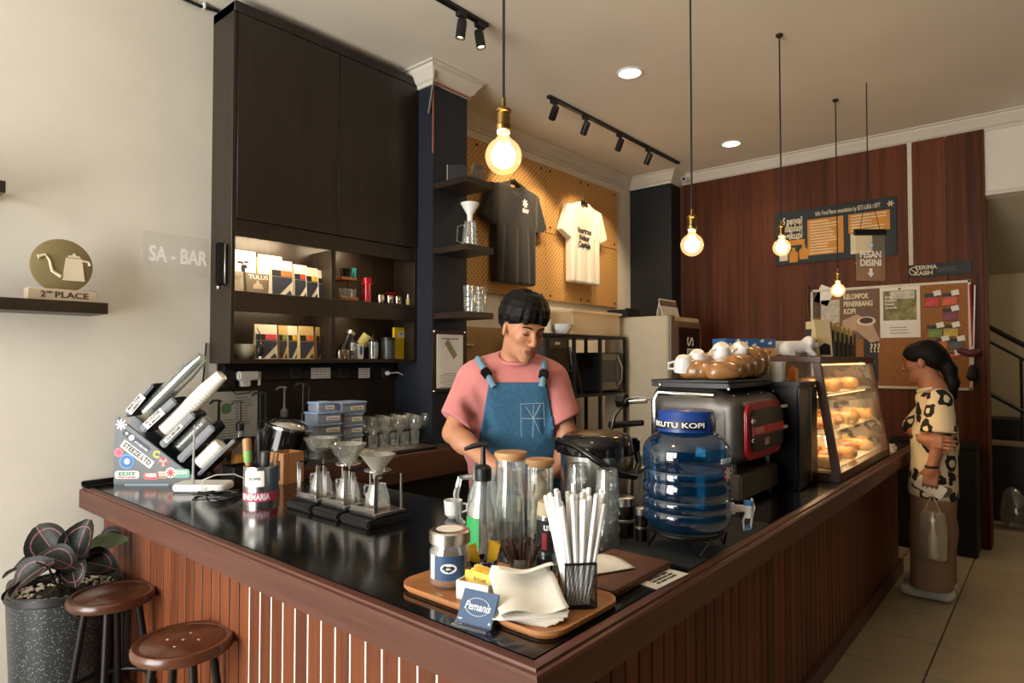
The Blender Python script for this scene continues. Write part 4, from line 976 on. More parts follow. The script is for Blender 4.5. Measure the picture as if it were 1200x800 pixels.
ob('body', me, None, wo); face_parts(wo, WM, WS, .9)
h = Blob().ell((0, .028, .045), (.083, .1, .086), k=.02).ell((0, .07, .0), (.06, .055, .06), k=.03)
for sx in (-1, 1): h.ell((sx * .066, -.02, .055), (.018, .06, .045), k=.02)
h.ell((0, -.046, .082), (.056, .036, .03), k=.03)
h.ell((0, -.12, -.04), (.075, .075, .105), k=.012, op='s')
for sx in (-1, 1): h.ell((sx * .085, .005, -.012), (.022, .03, .036), k=.008, op='s')
h.xf(WM); t0_ = WM @ Vector((0, .115, .03))
h.chain([t0_, wlc(1112, 432), wlc(1116, 448), wlc(1115, 464), wlc(1113, 474)], [.028, .04, .036, .026, .008], k=.02)
ob('hair', h.mesh(.0055), hairm, wo)
def cow():
    m, nt, bs = nodes('cow_print'); tc = nt.nodes.new('ShaderNodeTexCoord'); nz = nt.nodes.new('ShaderNodeTexNoise'); nz.inputs['Scale'].default_value = 14
    mx = nt.nodes.new('ShaderNodeVectorMath'); mx.operation = 'MULTIPLY_ADD'; mx.inputs[1].default_value = (.075,) * 3
    nt.links.new(tc.outputs['Object'], nz.inputs['Vector']); nt.links.new(nz.outputs['Color'], mx.inputs[0]); nt.links.new(tc.outputs['Object'], mx.inputs[2])
    vo = nt.nodes.new('ShaderNodeTexVoronoi'); vo.inputs['Scale'].default_value = 9.5; vo.inputs['Randomness'].default_value = .6; nt.links.new(mx.outputs[0], vo.inputs['Vector'])
    cr = nt.nodes.new('ShaderNodeValToRGB'); cr.color_ramp.interpolation = 'CONSTANT'; e = cr.color_ramp.elements
    W_ = (*lin((226, 208, 172)), 1); K = (*lin((18, 17, 18)), 1); e[0].color = W_; e[0].position = 0; e[1].position = .21; e[1].color = K
    q = e.new(.46); q.color = W_
    nt.links.new(vo.outputs['Distance'], cr.inputs[0]); nt.links.new(cr.outputs[0], bs.inputs['Base Color']); bs.inputs['Roughness'].default_value = .8
    return m
sm = Blob()
for S, E in ((shL, elL), (shR, elR)):
    d = (E - S).normalized(); sm.cap(S, S + (E - S) * .9, .066, .098 if S is shL else .066, k=.02)
dL = (elL - shL).normalized(); sm.plane(tuple(dL), float(dL.dot(shL + (elL - shL) * .80)), k=.006)
sm.cap(shL + Vector((-.03, 0, .015)), shR + Vector((.03, 0, .015)), .056, k=.03)
tb = wlc(1091, 575); tm = wlc(1093, 515); tt = wlc(1096, 478)
for x in (-.055, .0, .055): sm.chain([tt + Vector((x, 0, 0)), tm + Vector((x, .012, 0)), tb + Vector((x * 1.1, .008, -.03))], [.082, .098, .118], k=.05)
sm.ell(tuple(wlc(1089, 466)), (.085, .072, .05), k=.03)
sm.plane((0, -.12, -1), -(tb.z - .025), k=.006)
sm.ell(tuple(wlc(1089, 448)), (.056, .06, .032), k=.008, op='s')
ob('shirt', sm.mesh(.0075), cow(), wo)
cf = []
for a in np.linspace(R(-75), R(255), 22): cf.append(wlc(1092, 456) + Vector((.066 * math.cos(a), .070 * math.sin(a), .004 + .020 * math.sin(a))))
ob('shirt_collar', MB().tube(cf, [.010] + [.017] * (len(cf) - 2) + [.010], 7).mesh(), _m.get('x') or mat('collar_cream', (220, 204, 170), .8), wo)
pn = Blob()
for sx in (-1, 1):
    y1, y2, y3 = wlc(1094, 590).y, wlc(1094, 635).y, wlc(1094, 680).y
    pn.chain([(sx * .06, y1, .66), (sx * .075, y2, .38), (sx * .08, y3 + .0, .06)], [.115, .105, .11], k=.05)
pn.plane((0, 0, -1), -wlc(1094, 683).z, k=.006)
ob('trousers', pn.mesh(.009), mat('taupe_trousers', (142, 112, 86), .9, var=.08, scale=12, bump=.1), wo)
wsh = mat('white_shoe', (206, 200, 184), .6)
for sx in (1, -1):
    y0_, y1_ = -.0 + .115, -.155
    f = Blob().cap((sx * .075, y0_ - .035, .05), (sx * .07, y1_ + .035, .035), .042, .036, k=.02).cap((sx * .075, y0_ - .03, .06), (sx * .075, y0_ - .08, .06), .036, .03, k=.02).plane((0, 0, -1), 0)
    ob('shoe', f.mesh(.007), wsh, wo)
ob('wristwatch', MB().tube([wrL + Vector((.029 * math.cos(a), .029 * math.sin(a), .012)) for a in np.linspace(0, 2 * PI, 18, endpoint=False)], .008, 6, closed=True).mesh(), blackm, wo)
# what she carries
ph = WR + Vector((-(wrL.x + .012), -(wlc(1090, 571, .19).y), wlc(1090, 571, .19).z))
pq = thing('smartphone', 'white smartphone held in the woman\'s lowered hand', 'phone', (ph.x + .022, ph.y, ph.z))
ob('case', bx((0, 0, 0), (.009, .15, .075), .004), white, pq, (0, 0, 0), (R(28), 0, 0)); ob('screen', bx((-.0052, 0, 0), (.001, .14, .068), 0), mat('pale_back', (216, 210, 196), .3), pq, (0, 0, 0), (R(28), 0, 0))
bgp = Vector((ph.x - .005, at(1093, 600, x=ph.x).y, 0)); bz0 = at(1093, 655, x=ph.x).z; bz1 = at(1093, 585, x=ph.x).z
bg_ = thing('plastic_bag', 'clear plastic bag with drink bottle hanging from the woman\'s hand', 'bag', (bgp.x, bgp.y, bz0))
bh = bz1 - bz0
pf = [(0, 0), (.045, .004), (.05, .03), (.052, bh * .5), (.045, bh * .75), (.03, bh * .9)]
bgm = MB().lathe(pf[:-1] + [(.04, bh * .8)], 18, M=Matrix.Diagonal((.75, 1.35, 1, 1))); bgm.f = bgm.f[:-1]
ob('film', bgm.mesh(), glass('bag_film', (244, 244, 240), .15, .08, .5, .14, (224, 220, 210)), bg_)
for sy in (-1, 1): ob('handle', MB().tube([(0, sy * .04, bh * .78), (0, sy * .02, bh * .95), (0, 0, bh + .03)], .0045, 6).mesh(), glass('bag_film'), bg_)
bt = thing('drink_bottle', 'pale drink bottle standing inside the clear carrier bag', 'bottle', (bgp.x, bgp.y, bz0 + .012))
ob('bottle_body', MB().lathe([(0, 0), (.024, 0), (.026, .01), (.026, .11), (.012, .16), (.011, .2), (0, .2)], 16).mesh(), mat('milky_drink', (206, 194, 166), .3), bt)
ob('cap', MB().lathe([(0, .2), (.014, .2), (.014, .22), (0, .22)], 12).mesh(), white, bt)
# ================================================================== LEFT END OF THE COUNTER
def on(px, py, z=None): return at(px, py, z=ZC if z is None else z)
def dep(p): return p.x * math.cos(YAW) + p.y * math.sin(YAW)
VIEW = YAW - PI / 2
slate = mat('slate_acrylic', (48, 58, 64), .32, var=.08)
slated = mat('dark_acrylic', (26, 31, 34), .25, var=.1)
cp = on(182, 568); k = dep(cp) / 750
cd = thing('cup_dispenser', 'dark slate cup dispenser covered with stickers by the white wall', 'dispenser', cp, VIEW)
poly = [(-48 * k, 0), (-47.5 * k, 77 * k), (-44 * k, 79 * k), (46.5 * k, 9 * k), (45 * k, 0)]
ob('side_panel', MB().prism(poly, -.006, .006, T(0, 0, 0, PI / 2)).mesh(bevel=.002), slate, cd)
ob('side_panel', MB().prism(poly, -.006, .006, T(0, .115, 0, PI / 2)).mesh(bevel=.002), slate, cd)
ob('base_plate', bx((0, .057, .006), (92 * k, .115, .012), .002), slated, cd)
A0 = R(45); dx, dz = math.cos(A0), math.sin(A0)
def cz(cx, cy): return ((cx / 5 + 125 - 182) * k, (568 - 420 - cy / 5) * k)
def bar_(a, b_, th, y0, y1, bev=.006):
    (xa, za), (xb, zb) = cz(*a), cz(*b_); L = math.hypot(xb - xa, zb - za); an = math.atan2(zb - za, xb - xa)
    return bx((0, 0, 0), (L, y1 - y0, th), bev), ((xa + xb) / 2, (y0 + y1) / 2, (za + zb) / 2), (0, -an, 0), L
chan = [((100, 345), (262, 152), .018), ((195, 425), (390, 245), .036), ((315, 515), (500, 325), .036), ((420, 600), (615, 400), .036), ((530, 685), (745, 475), .016)]
CH_ = []
for a, b_, th in chan:
    me, c, r_, L = bar_(a, b_, th, -.004, .118); CH_.append((ob('channel', me, slated, cd, c, r_), L, th))
for i, (s1, s2) in {0: ('MAGIC TONIC', 'LIBERTY'), 1: ('SCOUTER', '& BREAK'), 2: ('OCAL HERUTAMIK', '')}.items():
    c_, L, th = CH_[i]; hh_ = .034 if i < 2 else .02; th2 = max(th, .03)
    lb = ob('sticker', bx((-L * .1, -.0625, -.002), (L * .52, .0015, hh_), 0), paper if i != 1 else white, c_)
    text(s1, .016, ink, lb, FACE(-L * .1, -.0636, .006 if s2 else -.002), .03, width=L * .42)
    if s2: text(s2, .014, ink, lb, FACE(-L * .1, -.0636, -.011), .03, width=L * .34)
tdir = Vector((dx, 0, dz)); 
# stickers on the panel
def stick(nm, cx, cy, prof, m, y=-.0065, rot=0.):
    x, z = cz(cx, cy); return ob(nm, MB().prism(prof, 0, .001, T(x, y, z, PI / 2) @ Matrix.Rotation(rot, 4, 'Z')).mesh(False), m, cd)
def circ(r, n=22): return [(r * math.cos(2 * PI * i / n), r * math.sin(2 * PI * i / n)) for i in range(n)]
SL = -R(36.5)
q = stick('sticker', 182, 560, rrect(.17, .038, .005), paper, rot=SL); x_, z_ = cz(182, 560)
text('STEEZE.LTD', .032, ink, cd, FACE(x_, -.0079, z_) @ Matrix.Rotation(SL, 4, 'Z'), .02, width=.15)
stick('sticker', 175, 485, rrect(.145, .026, .004), mat('sticker_navy', (34, 44, 72), .5), -.0063, SL); x_, z_ = cz(205, 515)
text('#TODBREWERS', .014, inkw, cd, FACE(x_, -.0079, z_) @ Matrix.Rotation(SL, 4, 'Z'), .02, width=.075)
star(cd, .017, FACE(cz(120, 440)[0], -.0079, cz(120, 440)[1]), inkw, 6)
stick('sticker', 148, 465, circ(.013), inkw, -.0068); x_, z_ = cz(87, 388); star(cd, .05, FACE(x_, -.007, z_), inkw, 8)
stick('sticker', 75, 550, circ(.021), mat('sticker_pink', (206, 116, 136), .5)); stick('sticker', 75, 550, circ(.012), mat('sticker_pink2', (180, 80, 110), .5), -.0072)
stick('sticker', 122, 603, circ(.034), mat('sticker_blue', (96, 150, 196), .5)); stick('sticker', 122, 603, circ(.027), mat('sticker_blue2', (44, 100, 170), .5), -.0072)
star(cd, .03, FACE(cz(124, 602)[0], -.0082, cz(124, 602)[1]), inkw, 8)
x_, z_ = cz(293, 563); text('C', .042, mat('sticker_yellow', (222, 212, 60), .5), cd, FACE(x_, -.007, z_) @ Matrix.Rotation(R(-12), 4, 'Z'), .05)
x_, z_ = cz(335, 605); star(cd, .05, FACE(x_, -.007, z_), mat('sticker_coral', (222, 92, 84), .5), 6); star(cd, .042, FACE(x_, -.0076, z_) @ Matrix.Rotation(R(30), 4, 'Z'), mat('sticker_mint', (150, 200, 190), .5), 3)
for cx, cy, w_, h_, c, s_ in ((125, 680, .11, .036, (226, 226, 216), 'EDIT'), (265, 688, .07, .03, (214, 96, 92), 'MIEE'), (330, 680, .05, .034, (176, 140, 100), 'ZO'), (440, 672, .075, .04, (120, 176, 150), 'DOSA')):
    stick('sticker', cx, cy, rrect(w_, h_, .012), mat('sticker_%d' % cx, c, .5)); x_, z_ = cz(cx, cy)
    text(s_, .022, mat('sticker_green_ink', (40, 120, 84), .5) if cx in (125,) else inkw, cd, FACE(x_, -.008, z_ + .004), .03, width=w_ * .7)
x_, z_ = cz(125, 690); text('FRICHURE', .012, mat('sticker_coral'  , (222, 92, 84), .5), cd, FACE(x_, -.008, z_ - .004), .04, width=.08)
x_, z_ = cz(378, 668); stick('sticker', 378, 668, circ(.024), inkw, -.007); star(cd, .04, FACE(x_, -.0082, z_), mat('sticker_coral', (222, 92, 84), .5), 8)
stick('sticker', 240, 752 - 12, rrect(.2, .012, .006), mat('sticker_ice', (150, 170, 180), .4), -.0066)
# nested cups pushed into the tubes, one object each
TILT = (0, PI / 2 - A0, 0)
def cup(r0, r1, h, t=.0012, lip=.002):
    return MB().lathe([(0, 0), (r0, 0), (r1, h), (r1 + lip, h - .002), (r1 + lip, h), (r1 - t, h), (r0 - t, .002), (0, .002)], 20)
def stack(name, lbl, cat, group, c0, n, step, me, m, y=.057, reverse=True):
    """c0: crop position of the lowest cup; cups follow the tube upwards"""
    x0, z0 = cz(*c0); me.materials.append(m); M0 = cd.matrix_world if False else Matrix.Translation(cp) @ Matrix.Rotation(VIEW, 4, 'Z')
    for i in range(n):
        o = bpy.data.objects.new(name, me); COL.objects.link(o)
        pos = Vector((x0, y, z0)) + tdir * (step * i)
        o.matrix_world = M0 @ Matrix.Translation(pos) @ Matrix.Rotation(PI / 2 - A0, 4, 'Y') @ (Matrix.Rotation(PI, 4, 'X') if not reverse else Matrix.Identity(4))
        tag(o, '%s, %s from the panel' % (lbl, ORD[i]), cat, group)
pcup = glass('pet_cup', (246, 248, 246), .12, .07, .45, .05, (220, 222, 220))
stack('plastic_cup', 'clear plastic cup in the uppermost dispenser tube', 'cup', 'clear cups in the dispenser', (190, 320), 14, .0195, MB().lathe([(.034, 0), (.040, -.002), (.040, .004), (.029, .105), (0, .105), (0, .103), (.027, .102), (.033, .004)], 20).mesh(), pcup)
stack('paper_cup', 'white paper cup in the second dispenser tube', 'cup', 'white paper cups in the dispenser', (305, 430), 17, .0165, MB().lathe([(.033, 0), (.0385, -.002), (.0385, .004), (.0365, .005), (.028, .095), (.026, .095), (.025, .088), (0, .088), (0, .085), (.026, .084), (.033, .004)], 22).mesh(), paper)
stack('plastic_dome', 'clear plastic dome in the third dispenser tube', 'dome', 'clear domes in the dispenser', (400, 530), 16, .010, MB().lathe([(.034, 0), (.039, 0), (.039, .006), (.035, .012), (.028, .026), (0, .028), (0, .026), (.026, .024), (.033, .010)], 20).mesh(), pcup)
stack('white_dome', 'white dome cover in the lowest dispenser tube', 'dome', 'white domes in the dispenser', (515, 630), 12, .010, MB().lathe([(.034, 0), (.037, 0), (.037, .006), (.033, .012), (.03, .02), (0, .02), (0, .018), (.028, .018), (.033, .010)], 20).mesh(), white)
# router
p = on(232, 577); k = dep(p) / 750
rt_ = thing('router', 'white wireless router with one antenna and white cable', 'router', p, VIEW)
ob('body', MB().prism(rrect(63 * k, .13, .035), .004, .034, T(0, .05, 0)).mesh(bevel=.006), white, rt_)
ob('foot', MB().prism(rrect(58 * k, .12, .03), 0, .005, T(0, .05, 0)).mesh(), blackm, rt_)
ob('antenna', MB().tube([(-8 * k, .015, .03), (-8 * k, .015, .055), (-7 * k, .015, 78 * k)], [.007, .006, .0035], 8).mesh(), mat('antenna_grey', (168, 168, 164), .4), rt_)
ob('cable', MB().tube([(8 * k, -.03, .004), (10 * k, -.035, .06), (22 * k, -.01, 21 * k), (36 * k, .05, 19 * k), (50 * k, .1, .03)], .0028, 6).mesh(), white, rt_)
bc = thing('black_cables', 'tangled black cables lying on the counter beside the router', 'cable', on(262, 580))
for s_ in range(3):
    pts = [(math.cos(a + s_) * (.07 + .02 * math.sin(3 * a)) * 1.4, math.sin(a + s_) * (.035 + .012 * s_), .004 + .004 * (1 + math.sin(5 * a + s_))) for a in np.linspace(0, 4.8, 22)]
    ob('cord', MB().tube(pts, .0028, 6).mesh(), blackm, bc, (0, 0, 0), (0, 0, VIEW + .2 * s_))
# tool can
p = on(305.5, 589); k = dep(p) / 750; r_ = 19.3 * k
cn_ = thing('tool_can', 'steel can with pink SINEMARIA band holding brushes and tools', 'can', (p.x, p.y, ZC), VIEW)
ob('can', MB().lathe([(0, 0), (r_, 0), (r_, 44 * k), (r_ - .002, 44 * k), (r_ - .003, .004), (0, .004)], 32).mesh(), steel, cn_)
def wrap(r0, z0, z1, a0, a1, m, par, nm, n=16):
    vs = []; 
    for i in range(n + 1):
        a = a0 + (a1 - a0) * i / n; vs += [(r0 * math.sin(a), -r0 * math.cos(a), z0), (r0 * math.sin(a), -r0 * math.cos(a), z1)]
    return ob(nm, MB().add(vs, [(2 * i, 2 * i + 2, 2 * i + 3, 2 * i + 1) for i in range(n)]).mesh(), m, par)
def wraptext(s_, size, r0, z, m, par, width=None, a_off=0., bold=.03):
    o = text(s_, size, m, par, None, bold, width=width); me = o.data
    for v in me.vertices:
        a = v.co.x / r0 + a_off; v.co = Vector(((r0 + v.co.z) * math.sin(a), -(r0 + v.co.z) * math.cos(a), z + v.co.y))
    return o
pinkb = mat('label_pink', (196, 62, 104), .5)
wrap(r_ + .0006, 5 * k, 15 * k, -1.6, 1.6, pinkb, cn_, 'label_band'); wraptext('SINEMARIA', 9.5 * k, r_ + .0012, 10 * k, inkw, cn_, width=r_ * 1.8)
wrap(r_ + .0006, 22 * k, 40 * k, -.65, .55, paper, cn_, 'label'); wraptext('SLOWS', 4 * k, r_ + .0012, 31 * k, mat('grey_ink', (120, 118, 114), .8), cn_)
wrap(r_ + .0006, 16 * k, 42 * k, .85, 1.7, mat('label_blue', (70, 96, 120), .5), cn_, 'label')
for (dx_, dy_, h_, r1, m, lb, nm) in ((-.035, -.01, .25, .017, wood('brush_wood', (150, 110, 74), (182, 140, 98), 'Z', 40), 'pale wooden brush with green tape standing in the steel can', 'brush'), (-.012, .02, .27, .013, blackm, 'black scoop handle leaning in the steel can', 'tool'), (.012, -.015, .20, .019, mat('grey_handle', (60, 58, 54), .4), 'thick grey tool handle standing in the steel can', 'tool'), (.034, .012, .19, .011, wood('brush_wood2', (166, 124, 80), (190, 150, 104), 'Z', 40), 'short wooden stick standing in the steel can', 'stick')):
    c_, s_ = math.cos(VIEW), math.sin(VIEW)
    o = thing('hand_tool', lb, nm, (p.x + dx_ * c_ - dy_ * s_, p.y + dx_ * s_ + dy_ * c_, ZC + .006), VIEW, rot=(R(-3), R(dx_ * 160), VIEW))
    ob('shaft', MB().lathe([(0, 0), (r1 * .6, 0), (r1 * .7, h_ * .6), (r1, h_ * .8), (r1, h_ * .97), (r1 * .7, h_), (0, h_)], 12).mesh(), m, o)
    if nm == 'brush': ob('green_tape', MB().lathe([(r1 * .95, h_ * .62), (r1 * 1.02, h_ * .8)], 12).mesh(), mat('tape_green', (130, 180, 96), .6), o)
# three pour-over stations in a row along the counter
def server(par, r0=.042, h=.085, z0=0., fill=.02):
    pf = [(0, 0), (r0, 0), (r0 + .004, .008), (r0 * .98, h * .55), (r0 * .72, h * .9), (r0 * .72, h), (r0 * .68, h), (r0 * .68, h * .88), (r0 * .92, h * .52), (r0 - .002, .008), (0, .004)]
    s_ = ob('glass_body', MB().lathe(pf, 22, (0, 0, z0)).mesh(), clear, par)
    ob('handle', MB().tube([(0, r0 * .7, z0 + h * .85), (0, r0 + .03, z0 + h * .85), (0, r0 + .034, z0 + h * .5), (0, r0 + .005, z0 + h * .25)], .004, 6).mesh(), clear, par); return s_
bases = [on(371, 588), on(405, 601), on(446, 614)]
SX = 1.40; sys_ = [2.19, 2.015, 1.84]
stm = mat('stand_steel', (190, 188, 182), .28, metal=1, var=.05)
drl = ('black collared glass', 'ribbed glass', 'smoky plastic')
for i, y in enumerate(sys_):
    c = Vector((SX, y, ZC))
    s1 = thing('drip_scale', 'flat black coffee scale, %s in the row of three' % ('farthest', 'middle', 'nearest')[i], 'scale', c, group='drip scales in a row')
    ob('housing', bx((.02, 0, .013), (.20, .165, .026), .006), blackm, s1); ob('platform', bx((.03, 0, .031), (.15, .15, .010), .003), mat('scale_plate', (32, 32, 33), .3), s1)
    s2 = thing('dripper_stand', 'steel U-frame dripper stand on the %s scale' % ('farthest', 'middle', 'nearest')[i], 'stand', (c.x + .02, y, ZC + .036), group='dripper stands')
    ob('base_plate', bx((0, 0, .003), (.13, .145, .006), .001), stm, s2)
    for sy in (-1, 1): ob('post', bx((-.055, sy * .065, .068), (.016, .004, .13), .001), stm, s2)
    ob('front_lip', bx((-.0635, 0, .012), (.003, .13, .02), .001), stm, s2)
    for sy in (-1, 1): ob('rail', MB().tube([(-.055, sy * .065, .133), (.06, sy * .065, .133)], .003, 6).mesh(), blackmt, s2)
    for sy in (-1, 1): ob('post', bx((.055, sy * .065, .068), (.008, .004, .13), .001), stm, s2)
    s3 = thing('glass_server', 'small glass coffee server on the %s drip stand' % ('farthest', 'middle', 'nearest')[i], 'server', (c.x + .022, y, ZC + .0425), group='glass servers on the stands')
    server(s3); ob('coffee_film', MB().lathe([(0, .0045), (.036, .0045), (.036, .012), (0, .012)], 18).mesh(), mat('coffee_tan', (150, 112, 76), .4), s3)
    s4 = thing('dripper', ('glass dripper with black collar on the farthest drip stand', 'ribbed glass dripper on the middle drip stand', 'smoky plastic cone dripper on the nearest drip stand')[i], 'dripper', (c.x + .022, y, ZC + (.188, .180, .146)[i]))
    if i < 2:
        ob('cone', MB().lathe([(.02, 0), (.03, .012), (.062, .068), (.066, .075), (.060, .072), (.028, .014), (.018, .002)], 36, flute=12, famp=.05, closed=True).mesh(ang=60), glass('ribbed_glass', (232, 234, 230), .05, .14, .85, .04, (230, 230, 225)), s4)
        if i == 0: ob('collar', MB().lathe([(.028, -.002), (.052, -.002), (.05, .004), (.034, .03), (.03, .03)], 24, closed=True).mesh(), blackm, s4)
        else: ob('collar', MB().lathe([(.022, -.002), (.046, -.002), (.046, .003), (.022, .004)], 24, closed=True).mesh(), clear, s4)
    else:
        ob('cone', MB().lathe([(.016, 0), (.02, .03), (.062, .085), (.064, .086), (.059, .086), (.018, .032), (.013, 0)], 32, closed=True).mesh(), glass('smoky_plastic', (196, 194, 188), .2, .12, .6, .35, (170, 168, 160)), s4)
        ob('collar', MB().lathe([(.021, .026), (.048, .028), (.048, .032), (.021, .033)], 24, closed=True).mesh(), clear, s4)
# paper filter slips and a wooden box behind
p = on(331, 566); o = thing('wooden_box', 'small open wooden box behind the steel can', 'box', (p.x + .03, p.y + .02, ZC), .1)
bwd = wood('box_wood', (150, 104, 66), (178, 130, 88), 'Z', 40)
for (c_, d_) in (((0, -.05, .07), (.11, .008, .14)), ((0, .05, .07), (.11, .008, .14)), ((-.051, 0, .07), (.008, .092, .14)), ((.051, 0, .07), (.008, .092, .14))): ob('side', bx(c_, d_, .001), bwd, o)
ob('bottom', bx((0, 0, .004), (.094, .092, .008), 0), bwd, o); ob('dark_print', bx((-.0555, -.01, .06), (.001, .04, .09), 0), ink, o)

# ================================================================== BACK WORK COUNTER THINGS  (top at .89)
ZB = .89
def bottle(lbl, px, py, y, liquid, hgt=.2, pump=True, lab=None, pumpm=None, tall=.13, rr=.036):
    q = at(px, py, y=y); t = thing('syrup_bottle', lbl, 'bottle', (max(q.x, 1.575) if q.x > 1.495 else q.x, y, ZB if q.x > 1.495 else ZC), VIEW)
    r = rr
    ob('glass_body', MB().lathe([(0, 0), (r, 0), (r + .001, .006), (r, hgt * .62), (r * .45, hgt * .85), (r * .38, hgt), (r * .32, hgt), (r * .38, hgt * .84), (r - .003, hgt * .6), (r - .003, .006), (0, .005)], 20).mesh(), clear, t)
    if liquid: ob('syrup', MB().lathe([(0, .007), (r - .004, .007), (r - .004, hgt * .5), (0, hgt * .5)], 18).mesh(), liquid, t)
    if lab: wrap(r + .0012, hgt * .12, hgt * .5, -1.2, 1.2, lab, t, 'label')
    pm = pumpm or blackm
    pmp = ob('pump', MB().lathe([(0, hgt - .005), (r * .5, hgt - .005), (r * .55, hgt + .03), (r * .25, hgt + .04), (.007, hgt + .045), (.005, hgt + tall), (0, hgt + tall)], 14).mesh(), pm, t)
    ob('spout', MB().tube([(.012, 0, hgt + tall), (-.005, 0, hgt + tall + .006), (-.03, 0, hgt + tall + .004), (-.045, 0, hgt + tall - .01)], .006, 6).mesh(), pm, pmp)
amber = mat('amber_syrup', (206, 124, 34), .25); redy = mat('red_syrup', (150, 52, 30), .3); yell = mat('label_mango', (226, 150, 44), .5)
bottle('red syrup bottle with black pump nearest the white wall', 256, 520, 3.12, redy, .23)
bottle('orange syrup bottle with black pump in front of the paper menu', 281, 520, 2.985, amber, .23, lab=yell)
bottle('clear bottle with slim black pump left of the leaning flask', 305, 520, 3.10, None, .18, tall=.17, rr=.03)
bottle('clear bottle with twin pump beside it, left of the leaning flask', 311, 520, 3.2, None, .18, tall=.17, rr=.03)
bottle('bottle with white-capped black pump behind the leaning flask', 333, 500, 3.2, None, .22, tall=.15, pumpm=mat('pump_grey', (120, 118, 114), .4))
bottle('clear bottle with tall pump left of the blue-lidded boxes', 355, 510, 3.14, None, .2, tall=.19, rr=.03)
bottle('clear bottle with tall pump touching the blue-lidded boxes', 362, 510, 3.22, None, .2, tall=.17, rr=.03)
q0, q1 = at(247, 458, y=WY - .02), at(301, 512, y=WY - .02)
pm_ = thing('paper_menu', 'white printed sheet with green logo on the dark panel behind bottles', 'notice', ((q0.x + q1.x) / 2, WY - .022, (at(280, 458, y=WY).z + at(280, 512, y=WY).z) / 2))
w_, h_ = q1.x - q0.x, at(280, 458, y=WY).z - at(280, 512, y=WY).z
ob('sheet', bx((0, 0, 0), (w_, .002, h_), 0), mat('paper_shade', (196, 200, 196), .8), pm_)
ob('logo_print', MB().lathe([(0, 0), (.028, 0), (.028, .0006), (0, .0006)], 20, M=FACE(-w_ * .18, -.0016, h_ * .14)).mesh(False), mat('logo_green', (110, 150, 120), .7), pm_)
strokes('lettering_pattern', .02, -h_ * .1, w_ * .7, 7, .014, -.0016, mat('grey_ink', (120, 118, 114), .8), pm_, .004, 12); strokes('lettering_pattern', w_ * .22, h_ * .36, w_ * .4, 8, .014, -.0016, mat('grey_ink', (120, 118, 114), .8), pm_, .004, 13)
# black caddy under the bottles
p = at(262, 555, y=2.93); tg_ = thing('black_caddy', 'low black caddy standing in front of the syrup bottles', 'caddy', (1.445, 2.875, ZC), .0)
for c_, d_ in (((0, -.06, .04), (.13, .006, .08)), ((0, .06, .04), (.13, .006, .08)), ((-.062, 0, .04), (.006, .114, .08)), ((.062, 0, .04), (.006, .114, .08)), ((0, 0, .004), (.118, .114, .006))): ob('wall', bx(c_, d_, .001), blackm, tg_)
ob('handle', MB().tube([(.06, .02, .08), (.06, -.01, .13), (.055, -.05, .14), (.06, -.07, .09)], .006, 8).mesh(), blackm, tg_)
# leaning flask
p = at(314, 545, y=2.86); fl_ = thing('vacuum_flask', 'glossy black flask with chrome lid leaning on the back counter', 'flask', (1.645, 2.895, ZB + .004), rot=(R(-2), R(13), VIEW))
kf = dep(p) / 750
ob('body', MB().lathe([(0, 0), (22 * kf, 0), (25 * kf, .01), (25.5 * kf, 40 * kf), (25 * kf, 47 * kf), (0, 47 * kf)], 28).mesh(), mat('gloss_black', (14, 14, 15), .12, var=.1), fl_)
ob('lid', MB().lathe([(0, 59 * kf), (12 * kf, 58.5 * kf), (21 * kf, 55 * kf), (24 * kf, 50 * kf), (28 * kf, 49 * kf), (28 * kf, 46.5 * kf), (0, 46 * kf)], 28).mesh(), chrome, fl_)
ob('strap', MB().tube([(26 * kf, 0, 30 * kf), (33 * kf, 0, 18 * kf), (26 * kf, 0, 6 * kf)], .006, 8).mesh(), blackm, fl_)
# clip boxes with blue lids
boxm = glass('clip_box', (180, 190, 205), .25, .08, .4, .55, (176, 186, 202)); lidb = mat('lid_blue', (150, 172, 208), .4)
def cbox(lbl, cx, y, z, w_, d_, h_, fill, rz=0):
    t = thing('clip_box', lbl, 'box', (cx, y, z), rz, 'blue-lidded storage boxes')
    ob('tub', MB().prism(rrect(w_, d_, .012), 0, h_ * .82).mesh(bevel=.004), boxm, t); 
    ob('contents', MB().prism(rrect(w_ * .9, d_ * .88, .01), .004, h_ * .6).mesh(), fill, t) if fill else None
    ob('lid', MB().prism(rrect(w_ + .012, d_ + .012, .014), h_ * .82, h_ * .99).mesh(bevel=.003), lidb, t)
    ob('label', bx((.02, -d_ / 2 - .0012, h_ * .45), (w_ * .5, .0015, h_ * .34), 0), paper, t); text('Fruit tea', h_ * .2, ink, t, FACE(.02, -d_ / 2 - .0025, h_ * .45), .0, width=w_ * .36)
navyf = mat('tea_dark', (46, 44, 70), .8); olivef = mat('tea_olive', (120, 116, 90), .8)
qa, qb = at(381, 525, y=2.98), at(410, 530, y=2.98)
z = ZB; bw = .155
for i, (h_, f) in enumerate(((.062, navyf), (.062, navyf), (.062, navyf), (.062, navyf))):
    cbox('blue-lidded box in the left stack, %s' % ('lowest', 'second from bottom', 'third from bottom', 'fourth from bottom')[i], qa.x, 3.0, z, bw, .12, h_, f); z += h_
cbox('small clip-lid box on top of the left stack', qa.x - .012, 3.0, z, .105, .10, .052, navyf)
z = ZB
for i, (h_, f) in enumerate(((.052, olivef), (.055, navyf), (.06, olivef), (.062, olivef))):
    cbox('blue-lidded box in the right stack, %s' % ('lowest', 'second from bottom', 'third from bottom', 'fourth from bottom')[i], qb.x + .018, 3.04, z, .13, .14, h_, f); z += h_
cbox('wide clip-lid box on top of the right stack', qb.x + .01, 3.04, z, .18, .15, .062, navyf, R(6))
